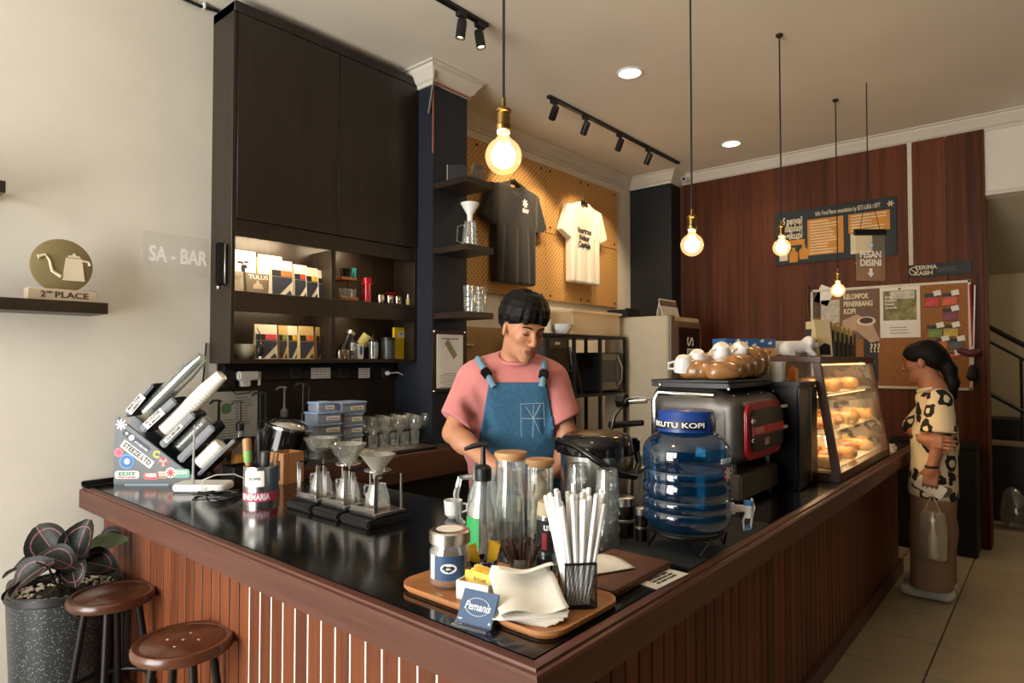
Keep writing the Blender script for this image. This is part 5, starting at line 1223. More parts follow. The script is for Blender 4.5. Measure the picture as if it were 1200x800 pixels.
# stemmed glasses drying upside down and tilted on a peg rack
gl_ = MB().lathe([(0, 0), (.024, 0), (.025, .002), (.004, .008), (.0035, .05), (.012, .058), (.032, .08), (.036, .105), (.030, .135), (.029, .135), (.034, .105), (.030, .082), (.008, .060), (0, .058)], 20).mesh(); gl_.materials.append(clear)
gx = [at(px, 528, y=3.05).x for px in (432, 447, 463, 478, 494)]
for i, x in enumerate(gx):
    for j in range(2):
        o = bpy.data.objects.new('stem_glass', gl_); o.scale = (1.3,) * 3; COL.objects.link(o); o.location = (x + .04 * j, 3.03 + .11 * j, ZB + .0005); o.rotation_euler = (0, R(random.uniform(8, 16)), random.uniform(-.4, .4))
        o.location.z += .012
        tag(o, 'clear stemmed glass in the %s row of the rack, %s from left' % (('front', 'back')[j], ORD[i]), 'glass', 'glasses on the drying rack')
rk = thing('drying_rack', 'low black peg rack holding the stemmed glasses', 'rack', ((gx[0] + gx[-1]) / 2, 3.09, ZB))
for sy in (-.09, .09): ob('rail', MB().tube([(-.22, sy, .006), (.22, sy, .006)], .005, 6).mesh(), blackmt, rk)
for i in range(7): ob('cross_bar', MB().tube([(-.21 + .07 * i, -.09, .006), (-.21 + .07 * i, .09, .006)], .003, 6).mesh(), steel, rk)
tm_ = MB().lathe([(0, 0), (.026, 0), (.028, .075), (.026, .075), (.024, .004), (0, .004)], 18).mesh(); tm_.materials.append(clear)
for px in (437, 450, 462, 474, 486):
    x = at(px, 528, y=2.95).x; tag(ob('tumbler', tm_, None, loc=(x, 2.955, ZB)) if False else ob('tumbler', tm_, None, loc=(x, 2.93 + .02, ZB + .022)), 'small clear tumbler in front of the drying rack, %s from left' % ORD[(437, 450, 462, 474, 486).index(px)], 'glass', 'tumblers in front of the rack')

# ================================================================== STOOLS AND PLANT
seatw = wood('stool_wood', (58, 30, 18), (92, 52, 32), 'X', 26, .28, coat=.3)
def stool(lbl, x, y, z, rz, screws):
    t = thing('bar_stool', lbl, 'stool', (x, y, 0), rz, 'wooden seat stools')
    r = .150
    ob('seat', MB().lathe([(0, z - .004), (r * .80, z - .004), (r * .83, z - .007), (r * .86, z - .002), (r * .95, z - .002), (r, z - .012), (r, z - .026), (r * .96, z - .034), (0, z - .034)], 48).mesh(ang=50), seatw, t)
    for i in range(4):
        a = PI / 4 + i * PI / 2; c, s_ = math.cos(a), math.sin(a)
        ob('leg', MB().tube([(c * .085, s_ * .085, z - .034), (c * .155, s_ * .155, 0)], .0125, 10).mesh(), blackmt, t)
    ob('ring', MB().tube([(.132 * math.cos(a), .132 * math.sin(a), .18) for a in np.linspace(0, 2 * PI, 28, endpoint=False)], .008, 8, closed=True).mesh(), blackmt, t)
    for i in range(screws):
        a = i * 2 * PI / max(1, screws - 1); rr = 0 if i == screws - 1 else .05
        ob('screw', MB().lathe([(.007, 0), (.005, .002), (0, .002)], 10, (rr * math.cos(a), rr * math.sin(a), z - .004)).mesh(), chrome if screws > 3 else blackm, t)
p = at(137, 692, z=.53); stool('round brown stool nearer the plant pot', p.x - .015, p.y, .53, .3, 3)
p = at(219, 746, z=.53); stool('round brown stool with shiny screws, farther from the plant', p.x - .01, p.y, .53, .7, 5)
def terrazzo():
    m, nt, b = nodes('speckled_pot'); tc = nt.nodes.new('ShaderNodeTexCoord'); vo = nt.nodes.new('ShaderNodeTexVoronoi'); vo.inputs['Scale'].default_value = 125
    nt.links.new(tc.outputs['Object'], vo.inputs['Vector']); cr = nt.nodes.new('ShaderNodeValToRGB'); cr.color_ramp.elements[0].position = .15; cr.color_ramp.elements[1].position = .22
    cr.color_ramp.elements[0].color = (*lin((176, 182, 182)), 1); cr.color_ramp.elements[1].color = (*lin((38, 42, 44)), 1)
    nt.links.new(vo.outputs['Distance'], cr.inputs[0]); nt.links.new(cr.outputs[0], b.inputs['Base Color']); b.inputs['Roughness'].default_value = .35; return m
pc = Vector((.808, 3.06, 0)); PZ = .515
pp = thing('potted_plant', 'dark pink-veined calathea in a tall speckled black pot', 'plant', pc)
ob('pot', MB().lathe([(0, 0), (.155, 0), (.165, .01), (.188, PZ - .03), (.192, PZ - .028), (.192, PZ), (.18, PZ), (.176, PZ - .05), (0, PZ - .05)], 40).mesh(), terrazzo(), pp)
ob('rim', MB().lathe([(.178, PZ - .004), (.194, PZ - .004), (.195, PZ - .026), (.19, PZ - .03), (.18, PZ + .002)], 40, closed=True).mesh(), blackm, pp)
ob('soil', MB().lathe([(0, PZ - .03), (.176, PZ - .035)], 24).mesh(), mat('soil', (44, 36, 30), .95, var=.4, scale=60, bump=.5), pp)
pebb = MB()
for i in range(150):
    a, r = random.uniform(0, 2 * PI), .175 * math.sqrt(random.uniform(.25, 1)); pebb.ell((r * math.cos(a), r * math.sin(a), PZ - .026), (random.uniform(.006, .011), random.uniform(.006, .011), .006), 7, 5)
o = ob('pebble_bed', pebb.mesh(), mat('pebble', (196, 184, 164), .7, var=.3, scale=30), pp); o['kind'] = 'stuff'
def leafmat():
    m, nt, b = nodes('calathea_leaf'); tc = nt.nodes.new('ShaderNodeTexCoord'); sx = nt.nodes.new('ShaderNodeSeparateXYZ'); nt.links.new(tc.outputs['UV'], sx.inputs[0])
    def mth(op, a, b_=None):
        n = nt.nodes.new('ShaderNodeMath'); n.operation = op
        for i, v in enumerate((a, b_)):
            if v is None: continue
            if isinstance(v, (int, float)): n.inputs[i].default_value = v
            else: nt.links.new(v, n.inputs[i])
        return n.outputs[0]
    u, v = mth('SUBTRACT', sx.outputs[0], .5), mth('SUBTRACT', sx.outputs[1], .5)
    rr = mth('SQRT', mth('ADD', mth('MULTIPLY', u, u), mth('MULTIPLY', v, v)))
    nz = nt.nodes.new('ShaderNodeTexNoise'); nz.inputs['Scale'].default_value = 30; nt.links.new(tc.outputs['UV'], nz.inputs['Vector'])
    rr = mth('ADD', rr, mth('MULTIPLY', mth('SUBTRACT', nz.outputs[0], .5), .05))
    ring = mth('LESS_THAN', mth('ABSOLUTE', mth('SUBTRACT', rr, .34)), .013); mid_ = mth('LESS_THAN', mth('ABSOLUTE', u), .012)
    msk = mth('MAXIMUM', ring, mid_)
    mx = nt.nodes.new('ShaderNodeMix'); mx.data_type = 'RGBA'; nt.links.new(msk, mx.inputs[0])
    mx.inputs[6].default_value = (*lin((20, 26, 20)), 1); mx.inputs[7].default_value = (*lin((132, 80, 90)), 1)
    nt.links.new(mx.outputs[2], b.inputs['Base Color']); b.inputs['Roughness'].default_value = .32; b.inputs['Specular IOR Level'].default_value = .3
    wv = nt.nodes.new('ShaderNodeTexWave'); wv.inputs['Scale'].default_value = 9; wv.bands_direction = 'Y'; nt.links.new(tc.outputs['UV'], wv.inputs['Vector'])
    bp = nt.nodes.new('ShaderNodeBump'); bp.inputs['Strength'].default_value = .25; bp.inputs['Distance'].default_value = .004; nt.links.new(wv.outputs[0], bp.inputs['Height']); nt.links.new(bp.outputs[0], b.inputs['Normal'])
    return m
lfm = leafmat(); stemm = mat('leaf_stem', (64, 60, 44), .6); greenl = mat('leaf_under', (96, 110, 72), .5, var=.2, scale=20)
def leaf(L, W, bend, cup_):
    n, m = 8, 10; b = MB(); uv = []
    def fn(u, v):
        t = v; s = (u - .5) * 2; wd = W * (math.sin(PI * min(1, t * .96 + .02)) ** .62); 
        return (s * wd, t * L, -bend * (t - .25) ** 2 * L + cup_ * (s * wd) ** 2 / W)
    b.grid(fn, n, m); me = bpy.data.meshes.new('leaf'); me.from_pydata(b.v, [], b.f); ul = me.uv_layers.new()
    for lp in me.loops:
        x, y, z = b.v[lp.vertex_index]; ul.data[lp.index].uv = (.5 + x / (2.1 * W), y / L)
    me.polygons.foreach_set('use_smooth', [True] * len(me.polygons)); me.materials.append(lfm); return me
def leafat(px, py, d, ax, nrm, L, W, bend=.4, cup_=.5, m=None):
    """leaf centred on a pixel at depth plane y=d; ax: direction of its tip, nrm: its upper side"""
    c = at(px, py, y=d) - pc; y = Vector(ax).normalized(); z = Vector(nrm); z = (z - y * z.dot(y)).normalized(); x = y.cross(z)
    M = Matrix((x, y, z)).transposed().to_4x4(); M.translation = c - y * L / 2
    me = leaf(L, W, bend, cup_)
    if m: me.materials.clear(); me.materials.append(m)
    o = ob('leaf', me, None, pp); o.matrix_local = M
    b0 = Vector((random.uniform(-.04, .04), random.uniform(-.04, .04), PZ - .03)); e = M @ Vector((0, .004, -bend * .06 * L)); o2 = ob('stem', MB().tube([b0, b0.lerp(e, .5) + Vector((0, 0, .02)), e], .004, 6).mesh(), stemm, pp)
RV = Vector((math.sin(YAW), -math.cos(YAW), 0)); FV = Vector((math.cos(YAW), math.sin(YAW), 0)); UZ = Vector((0, 0, 1))
leafat(93, 635, 2.97, UZ + RV * .15, -FV + UZ * .3, .165, .068)
leafat(56, 637, 3.05, UZ * .8 - RV * .7, -FV * .8 + UZ * .6, .19, .075)
leafat(66, 655, 2.92, RV * .9 - UZ * .2, UZ - FV * .6, .15, .055)
leafat(33, 675, 2.93, -RV * .8 - UZ * .5 - FV * .2, UZ * .8 - FV * .7, .19, .062)
leafat(28, 662, 3.05, -RV * 1.0 - UZ * .15, UZ - FV * .3, .18, .055)
leafat(10, 690, 3.0, -RV - UZ * .8, UZ - FV * .5, .10, .03)
leafat(118, 641, 3.0, RV * .8 + UZ * .55, -FV * .5 + UZ * .6 - RV * .3, .19, .055, m=greenl)
leafat(112, 660, 2.95, RV * .9 - UZ * .1, -FV * .6 + UZ * .6, .15, .06)
leafat(85, 670, 2.88, RV * .5 - UZ * .3 - FV * .6, UZ - FV * .4, .12, .05)
leafat(128, 630, 3.1, RV * .9 + UZ * .4, UZ * .8 - FV * .5, .14, .05)
# trophy on the white wall shelf
p = at(72, 352, y=SHL.y + .07); 
tp = thing('trophy', 'second place trophy with round kettle disc on the wall shelf', 'trophy', (p.x, SHL.y + .075, SHL.z))
tan_ = mat('trophy_stone', (196, 178, 150), .6); ob('base', bx((0, 0, .025), (.245, .06, .05), .003), tan_, tp)
text('2', .034, mat('trophy_ink', (70, 58, 44), .7), tp, FACE(-.07, -.0305, .025), .02); text('ND', .014, mat('trophy_ink', (70, 58, 44), .7), tp, FACE(-.048, -.0305, .034), .02); text('PLACE', .034, mat('trophy_ink', (70, 58, 44), .7), tp, FACE(.03, -.0305, .025), .02, width=.12)
ob('disc', MB().lathe([(0, 0), (.108, 0), (.112, .002), (.112, .012), (.108, .014), (0, .014)], 40, M=T(0, .007, .15, PI / 2)).mesh(), mat('trophy_olive', (140, 126, 88), .5, metal=.2), tp)
kc = mat('trophy_cream', (226, 214, 184), .6)
ob('kettle_body', MB().prism([(-.012, -.06), (.07, -.06), (.058, .035), (.0, .035)], 0, .003, FACE(.012, -.0085, .15)).mesh(False), kc, tp)
ob('kettle_lid', MB().prism([(0, .038), (.05, .038), (.044, .046), (.03, .048), (.03, .056), (.02, .056), (.02, .048), (.006, .046)], 0, .003, FACE(.016, -.0085, .15)).mesh(False), kc, tp)
ob('kettle_spout', MB().tube([(-.004, -.009, .105), (-.035, -.009, .125), (-.045, -.009, .17), (-.06, -.009, .19), (-.085, -.009, .178)], [.008, .006, .005, .005, .009], 8).mesh(), kc, tp)
ob('kettle_handle', MB().tube([(.07, -.009, .178), (.095, -.009, .175), (.1, -.009, .16)], .005, 6).mesh(), kc, tp)
# ================================================================== NEAR CORNER OF THE COUNTER
trayw = wood('tray_teak', (142, 88, 46), (186, 126, 74), 'Y', 30, .4)
tr_ = thing('serving_tray', 'rounded teak serving tray on the near corner of the counter', 'tray', (1.172, 1.02, ZC))
ob('tray_bottom', MB().prism(rrect(.275, .475, .05, 8), 0, .008).mesh(bevel=.003), trayw, tr_)
rim = MB(); o1, o2 = rrect(.285, .485, .055, 8), rrect(.255, .455, .042, 8); n_ = len(o1)
rim.add([(x, y, .004) for x, y in o2] + [(x, y, .008) for x, y in o1] + [(x, y, .017) for x, y in o1] + [(x * .975, y * .985, .017) for x, y in o1] + [(x, y, .0085) for x, y in o2],
        [(j * n_ + i, j * n_ + (i + 1) % n_, ((j + 1) % 5) * n_ + (i + 1) % n_, ((j + 1) % 5) * n_ + i) for j in range(5) for i in range(n_)])
ob('rim', rim.mesh(ang=50), trayw, tr_)
ZT = ZC + .0085
bluel = mat('label_steel_blue', (44, 74, 110), .5)
# sugar jar
j = thing('sugar_jar', 'glass jar of brown sugar with steel lid and blue label', 'jar', (1.125, 1.165, ZT), VIEW)
r = .05
ob('glass_body', MB().lathe([(0, 0), (r - .006, 0), (r, .008), (r, .085), (r - .008, .10), (r - .008, .108), (r - .011, .108), (r - .011, .1), (r - .003, .084), (r - .003, .008), (0, .004)], 32).mesh(), clear, j)
ob('sugar', MB().lathe([(0, .005), (r - .0045, .008), (r - .0045, .062), (r * .5, .07), (0, .066)], 28).mesh(), mat('brown_sugar', (150, 100, 62), .9, var=.2, scale=200, bump=.2), j)
ob('lid', MB().lathe([(r - .002, .104), (r + .001, .106), (r + .001, .132), (r - .003, .136), (r - .012, .137), (0, .136)], 36).mesh(), steel, j)
ob('lid_sticker', MB().lathe([(0, .1375), (r - .016, .1375)], 28).mesh(), paper, j)
wrap(r + .0008, .024, .082, -.72, .85, bluel, j, 'label'); wrap(r + .0006, .024, .082, -1.05, -.72, paper, j, 'label_edge')
lo_ = text('O', .001, inkw, j, None) if False else None
e_ = MB(); m_ = 24; vs_ = [((r + .0014) * math.sin(.03 + .40 * math.cos(2 * PI * i / m_)), -(r + .0014) * math.cos(.03 + .40 * math.cos(2 * PI * i / m_)), .053 + .012 * math.sin(2 * PI * i / m_)) for i in range(m_)]
ob('label_oval', e_.add(vs_ + [(0.0015, -(r + .0015), .053)], [(i, (i + 1) % m_, m_) for i in range(m_)]).mesh(False), inkw, j)
wraptext('Brown', .0085, r + .0019, .057, ink, j, a_off=.03); wraptext('Sugar', .0085, r + .0019, .0485, ink, j, a_off=.03)
# white dish of sachets
d = thing('sachet_dish', 'small white rectangular dish filled with yellow sachets', 'dish', (1.103, 1.045, ZT), R(-78))
for c_, s_ in (((0, -.028, .022), (.088, .004, .044)), ((0, .028, .022), (.088, .004, .044)), ((-.043, 0, .022), (.004, .056, .044)), ((.043, 0, .022), (.004, .056, .044)), ((0, 0, .003), (.086, .056, .006))): ob('wall', bx(c_, s_, .0012), white, d)
text('Sugar', .010, mat('grey_ink', (120, 118, 114), .8), d, FACE(0, -.0305, .02))
sym = mat('sachet_yellow', (226, 178, 28), .5, var=.08); sac = bx((0, 0, .03), (.062, .003, .055), .001); sac.materials.append(sym)
for i in range(9):
    M = Matrix.Translation((1.103, 1.045, ZT + .0075)) @ Matrix.Rotation(R(-78), 4, 'Z') @ Matrix.Translation((random.uniform(-.008, .008), -.021 + .005 * i, 0)) @ Matrix.Rotation(R(-18 - 2 * i % 5), 4, 'X') @ Matrix.Rotation(R(random.uniform(-8, 8)), 4, 'Y')
    o = bpy.data.objects.new('sugar_sachet', sac); COL.objects.link(o); o.matrix_world = M; tag(o, 'yellow paper sachet standing in the white dish', 'sachet', 'sachets in the white dish')
    text('SUGAR', .011, mat('sachet_ink', (96, 80, 20), .7), o, FACE(0, -.0018, .04))
def delft():
    m, nt, b = nodes('blue_pattern_glaze'); tc = nt.nodes.new('ShaderNodeTexCoord'); nz = nt.nodes.new('ShaderNodeTexNoise'); nz.inputs['Scale'].default_value = 90
    nt.links.new(tc.outputs['Object'], nz.inputs['Vector']); cr = nt.nodes.new('ShaderNodeValToRGB'); cr.color_ramp.elements[0].position = .48; cr.color_ramp.elements[1].position = .54
    cr.color_ramp.elements[0].color = (*lin((30, 38, 58)), 1); cr.color_ramp.elements[1].color = (*lin((150, 160, 176)), 1)
    nt.links.new(nz.outputs[0], cr.inputs[0]); nt.links.new(cr.outputs[0], b.inputs['Base Color']); b.inputs['Roughness'].default_value = .2; return m
d2 = thing('patterned_cup', 'small dark blue patterned cup holding two yellow sachets', 'cup', (1.205, 1.125, ZT), VIEW)
ob('cup_body', MB().lathe([(0, 0), (.03, 0), (.036, .01), (.038, .052), (.035, .052), (.033, .01), (0, .006)], 24).mesh(), delft(), d2)
for i, (dx_, a) in enumerate(((-.012, -14), (.014, 12), (.02, 4))):
    M = Matrix.Translation((1.205, 1.125, ZT + .012)) @ Matrix.Rotation(VIEW, 4, 'Z') @ Matrix.Translation((dx_, -.008 + .012 * i, 0)) @ Matrix.Rotation(R(a), 4, 'Y') @ Matrix.Diagonal((.42, 1, 1.4, 1))
    o = bpy.data.objects.new('sugar_sachet', sac); COL.objects.link(o); o.matrix_world = M; tag(o, 'slim yellow sachet standing in the patterned cup', 'sachet', 'sachets in the patterned cup')
# dark stirrers in a clear cup
d3 = thing('stirrer_cup', 'low clear cup holding a bundle of brown stirrers', 'cup', (1.262, 1.045, ZT), VIEW)
ob('cup_body', MB().lathe([(0, 0), (.03, 0), (.034, .06), (.032, .06), (.028, .004), (0, .004)], 22).mesh(), clearp, d3)
sme_ = bx((0, 0, .05), (.0045, .0022, .1), 0); sme_.materials.append(mat('stirrer_brown', (62, 40, 30), .5))
for i in range(44):
    a, rr = random.uniform(0, 2 * PI), .02 * math.sqrt(random.random()); tl_ = rr / .02 * R(24)
    M = Matrix.Translation((1.262, 1.045, ZT + .006)) @ Matrix.Translation((rr * .7 * math.cos(a), rr * .7 * math.sin(a), 0)) @ Matrix.Rotation(tl_, 4, Vector((-math.sin(a), math.cos(a), 0))) @ Matrix.Rotation(random.uniform(0, 3), 4, 'Z')
    o = bpy.data.objects.new('stirrer', sme_); COL.objects.link(o); o.matrix_world = M; tag(o, 'thin brown stirrer in the clear cup behind the napkins', 'stirrer', 'brown stirrers')
# napkins: a fanned stack with a folded one on top
nap = mat('napkin_paper', (238, 234, 222), .9, var=.02, scale=40, bump=.06)
nme = MB().prism(rrect(.15, .15, .004, 2), 0, .0022).mesh(); nme.materials.append(nap)
NC = Vector((1.118, .915, 0))
for i in range(9):
    o = ob('napkin', nme, None, loc=(NC.x + random.uniform(-.004, .004), NC.y + random.uniform(-.004, .004) - .001 * i, ZT + .0022 * i + .0001), rot=(0, 0, R(20 + 4.5 * i)))
    tag(o, 'white square napkin in the fanned stack, %s from the tray' % ORD[i], 'napkin', 'stacked napkins')
def foldn(u, v):
    # a napkin bent over itself: flat sheet rising into a soft fold at the far left
    s = u; x = (v - .5) * .15; a = s * 1.0
    if s < .55: return (x, -.075 + s * .26, .004 + .03 * math.sin(s / .55 * PI / 2) ** 2 + .006 * math.sin(v * 7))
    t = (s - .55) / .45; an = t * PI
    return (x * (1 - .12 * t), -.075 + .143 + .030 * math.sin(an) - .05 * t, .034 + .030 * (1 - math.cos(an)) * .5 + .007 * math.sin(v * 6 + 2 * t))
fme = MB().grid(foldn, 26, 12).mesh(); sol = fme
o = ob('napkin', sol, nap, loc=(NC.x, NC.y - .005, ZT + .0218), rot=(0, 0, R(-38))); md = o.modifiers.new('thick', 'SOLIDIFY'); md.thickness = .0025
tag(o, 'white napkin folded over on top of the fanned stack', 'napkin', 'stacked napkins')
# straw holder
sh0 = Vector((1.226, .850, ZT))
hd = thing('straw_holder', 'square black wire mesh holder full of white straws', 'holder', sh0, VIEW + R(8))
def meshm():
    m, nt, b = nodes('wire_mesh'); nt.nodes.remove(b); out = nt.nodes['Material Output']; tc = nt.nodes.new('ShaderNodeTexCoord'); mp = nt.nodes.new('ShaderNodeMapping'); mp.inputs['Rotation'].default_value = (R(45), R(45), R(45)); mp.inputs['Scale'].default_value = (260,) * 3
    vo = nt.nodes.new('ShaderNodeTexVoronoi'); vo.inputs['Randomness'].default_value = 0; vo.inputs['Scale'].default_value = 1; nt.links.new(tc.outputs['Object'], mp.inputs[0]); nt.links.new(mp.outputs[0], vo.inputs['Vector'])
    lt = nt.nodes.new('ShaderNodeMath'); lt.operation = 'LESS_THAN'; lt.inputs[1].default_value = .58; nt.links.new(vo.outputs['Distance'], lt.inputs[0])
    df = nt.nodes.new('ShaderNodeBsdfPrincipled'); df.inputs['Base Color'].default_value = (*lin((22, 22, 22)), 1); df.inputs['Roughness'].default_value = .4
    tr = nt.nodes.new('ShaderNodeBsdfTransparent'); mx = nt.nodes.new('ShaderNodeMixShader'); nt.links.new(lt.outputs[0], mx.inputs[0]); nt.links.new(df.outputs[0], mx.inputs[1]); nt.links.new(tr.outputs[0], mx.inputs[2]); nt.links.new(mx.outputs[0], out.inputs[0]); return m
wm = meshm(); hw, hh2 = .070, .10
for sx, sy in ((1, 0), (-1, 0), (0, 1), (0, -1)):
    ob('mesh_side', bx((sx * hw / 2, sy * hw / 2, hh2 / 2 + .004), (.0012 if sx else hw, .0012 if sy else hw, hh2 - .006), 0), wm, hd)
ob('mesh_bottom', bx((0, 0, .003), (hw, hw, .004), 0), blackm, hd)
sq = [(-hw / 2, -hw / 2), (hw / 2, -hw / 2), (hw / 2, hw / 2), (-hw / 2, hw / 2)]
for z in (.005, hh2): ob('rim', MB().tube([(x, y, z) for x, y in sq], .0032, 6, closed=True).mesh(), blackm, hd)
for x, y in sq: ob('corner_wire', MB().tube([(x, y, .004), (x, y, hh2)], .0022, 6).mesh(), blackm, hd)
stw = mat('straw_paper', (240, 240, 238), .7, var=.03)
for i in range(34):
    gx_, gy_ = (i % 6 - 2.5) * .0095, (i // 6 - 2.4) * .0095
    L = random.uniform(.225, .262); lx = R(gx_ / .024 * 9 - 1.5 + random.uniform(-2, 2)) ; ly = R(-gy_ / .024 * 6 + random.uniform(-2, 2))
    M = Matrix.Translation(sh0 + Vector((0, 0, .0055))) @ Matrix.Rotation(VIEW + R(8), 4, 'Z') @ Matrix.Translation((gx_ * .75, gy_ * .75, 0)) @ Matrix.Rotation(lx, 4, 'Y') @ Matrix.Rotation(ly, 4, 'X')
    if i == 0 or i == 1: 
        smesh = MB().lathe([(0, 0), (.0058, 0), (.0058, .25), (.005, .252), (0, .2515)], 8).mesh(); smesh.materials.append(stw)
    o = bpy.data.objects.new('paper_straw', smesh); COL.objects.link(o); o.matrix_world = M @ Matrix.Diagonal((1, 1, L / .25, 1)); tag(o, 'white paper-wrapped straw in the black mesh holder', 'straw', 'straws in the holder')
# Pemanis stand
ps = thing('table_sign', 'small dark blue Pemanis sign in a clear stand', 'sign', (1.008, .962, ZC), R(-80))
tilt_ = R(-29); SM = Matrix.Translation((0, -.012, .0)) @ Matrix.Rotation(tilt_, 4, 'X')
pl_ = ob('acrylic_front', MB().box((0, 0, .036), (.090, .003, .07)).mesh(bevel=.0008), bluel, ps); pl_.matrix_local = SM
ob('acrylic_base', bx((0, .0, .0015), (.090, .06, .003), .0006), clearp, ps); bk_ = ob('acrylic_back', bx((0, .0015, .036), (.092, .002, .072), .0006), clearp, ps); bk_.matrix_local = SM
text('Pemanis', .024, inkw, pl_, FACE(0, -.002, .038), .006, shear=.25, width=.066)
ov = MB().tube([(.030 * math.cos(a), -.0018, .038 + .018 * math.sin(a)) for a in np.linspace(0, 2 * PI, 30, endpoint=False)], .0005, 4, closed=True); ob('oval_print', ov.mesh(), inkw, pl_)
text('sugar', .006, inkw, pl_, FACE(-.036, -.0018, .01)); star(pl_, .006, FACE(.038, -.0018, .01), inkw, 6)
# chopping board, scrap of tissue, printed card, mat
brd = wood('board_walnut', (92, 54, 34), (128, 80, 52), 'X', 30, .5)
tag(ob('wooden_board', MB().prism(rrect(.30, .19, .012), 0, .018, T(0, 0, 0)).mesh(bevel=.003), brd, loc=(1.47, .905, ZC)), 'brown wooden board behind the straw holder', 'board')
def scrap(u, v): return ((u - .5) * .13, (v - .5) * .11, .003 + .006 * math.sin(u * 7 + v * 3) * v + .004 * v)
o = ob('tissue', MB().grid(scrap, 10, 8).mesh(), nap, loc=(1.46, .93, ZC + .019), rot=(0, 0, R(-25))); md = o.modifiers.new('thick', 'SOLIDIFY'); md.thickness = .0015
tag(o, 'crumpled white tissue lying on the brown wooden board', 'tissue')
cq = [on(740, 682), on(770, 691), on(807, 673), on(775, 665)]; cc_ = sum(cq, Vector()) / 4
cdn = thing('printed_card', 'white printed card lying at the counter edge', 'card', cc_)
ob('card', MB().add([(q.x - cc_.x, q.y - cc_.y, z) for z in (.0006, .0024) for q in cq], [(0, 1, 2, 3), (7, 6, 5, 4), (0, 4, 5, 1), (1, 5, 6, 2), (2, 6, 7, 3), (3, 7, 4, 0)]).mesh(False), paper, cdn)
ex = (cq[2] - cq[1]).normalized(); an = math.atan2(ex.y, ex.x)
for k_, s_ in enumerate(('USE LESS TISSUE', 'SAVE MORE TREES', 'TAKE ENOUGH AND', 'BE KIND PLEASE')): text(s_, .012, ink, cdn, T(0, 0, .0026, 0, 0, an) @ T(0, .020 - k_ * .0135, 0), .02, width=.10 - .01 * (k_ % 2))
tag(ob('rubber_mat', MB().prism(rrect(.62, .36, .01), 0, .004).mesh(bevel=.001), mat('mat_black', (34, 36, 37), .75), loc=(1.95, .945, ZC)), 'dark rubber mat under the blue water jug', 'mat')
# white espresso cup
c_ = on(531, 606); k = dep(c_) / 750
t = thing('espresso_cup', 'small white cup on the black counter left of the pump bottle', 'cup', c_, VIEW)
ob('bowl', MB().lathe([(0, 0), (.018, 0), (.03, .012), (.034, .062), (.031, .062), (.027, .014), (0, .008)], 28).mesh(), mat('porcelain', (236, 236, 232), .2, var=.02), t)
ob('handle', MB().tube([(.031, 0, .05), (.05, 0, .048), (.05, 0, .025), (.029, 0, .018)], .0045, 6).mesh(), mat('porcelain', (236, 236, 232), .2), t)
# clear pump bottle with a green label
def pitcher(lbl, name, x, y, r, h, neck, m=clear, rz=0):
    t = thing(name, lbl, name.split('_')[-1], (x, y, ZC), VIEW + rz)
    ob('glass_body', MB().lathe([(0, 0), (r, 0), (r + .002, .01), (r, h * .62), (neck, h * .8), (neck, h), (neck - .003, h), (neck - .003, h * .8), (r - .003, h * .61), (r - .003, .012), (0, .008)], 28, flute=12, famp=.015).mesh(ang=60), m, t); return t
pbx = Vector((1.375, 1.285, ZC))
t = pitcher('clear glass bottle with black pump and green label', 'pump_bottle', pbx.x, pbx.y, .046, .215, .029)
ob('syrup', MB().lathe([(0, .01), (.041, .012), (.041, .09), (0, .09)], 22).mesh(), glass('thin_syrup', (206, 198, 176), .05, .06, .5, .12, (206, 196, 170)), t)
wrap(.0485, .03, .115, -1.45, -.2, mat('label_green', (40, 156, 78), .5), t, 'label')
pmp = ob('pump', MB().lathe([(0, .20), (.012, .20), (.012, .215), (.024, .215), (.025, .225), (.025, .25), (.017, .258), (.008, .262), (.006, .315), (0, .315)], 18).mesh(), blackm, t)
ob('dip_tube', MB().tube([(.004, 0, .085), (.004, 0, .20)], .0055, 8).mesh(), blackm, pmp); ob('spout', MB().tube([(.018, 0, .316), (0, 0, .32), (-.03, 0, .314), (-.055, 0, .305)], [.008, .009, .008, .005], 8).mesh(), blackm, pmp)
# two water pitchers, one with a big handle
t = pitcher('clear glass pitcher with thick curved handle behind the pump bottle', 'glass_pitcher', 1.50, 1.40, .05, .22, .036)
ob('handle', MB().tube([(-.035, 0, .195), (-.075, 0, .19), (-.088, 0, .14), (-.08, 0, .06), (-.062, 0, .045)], .010, 8).mesh(), glass('thick_glass', (228, 232, 230), .04, .2, .85, .06, (230, 232, 230)), t)
t = pitcher('tall clear glass pitcher right of the pump bottle', 'glass_pitcher', 1.462, 1.258, .042, .24, .036)
ob('water', MB().lathe([(0, .012), (.037, .014), (.037, .15), (0, .15)], 22).mesh(), glass('water', (220, 228, 228), .02, .1, .7), t)
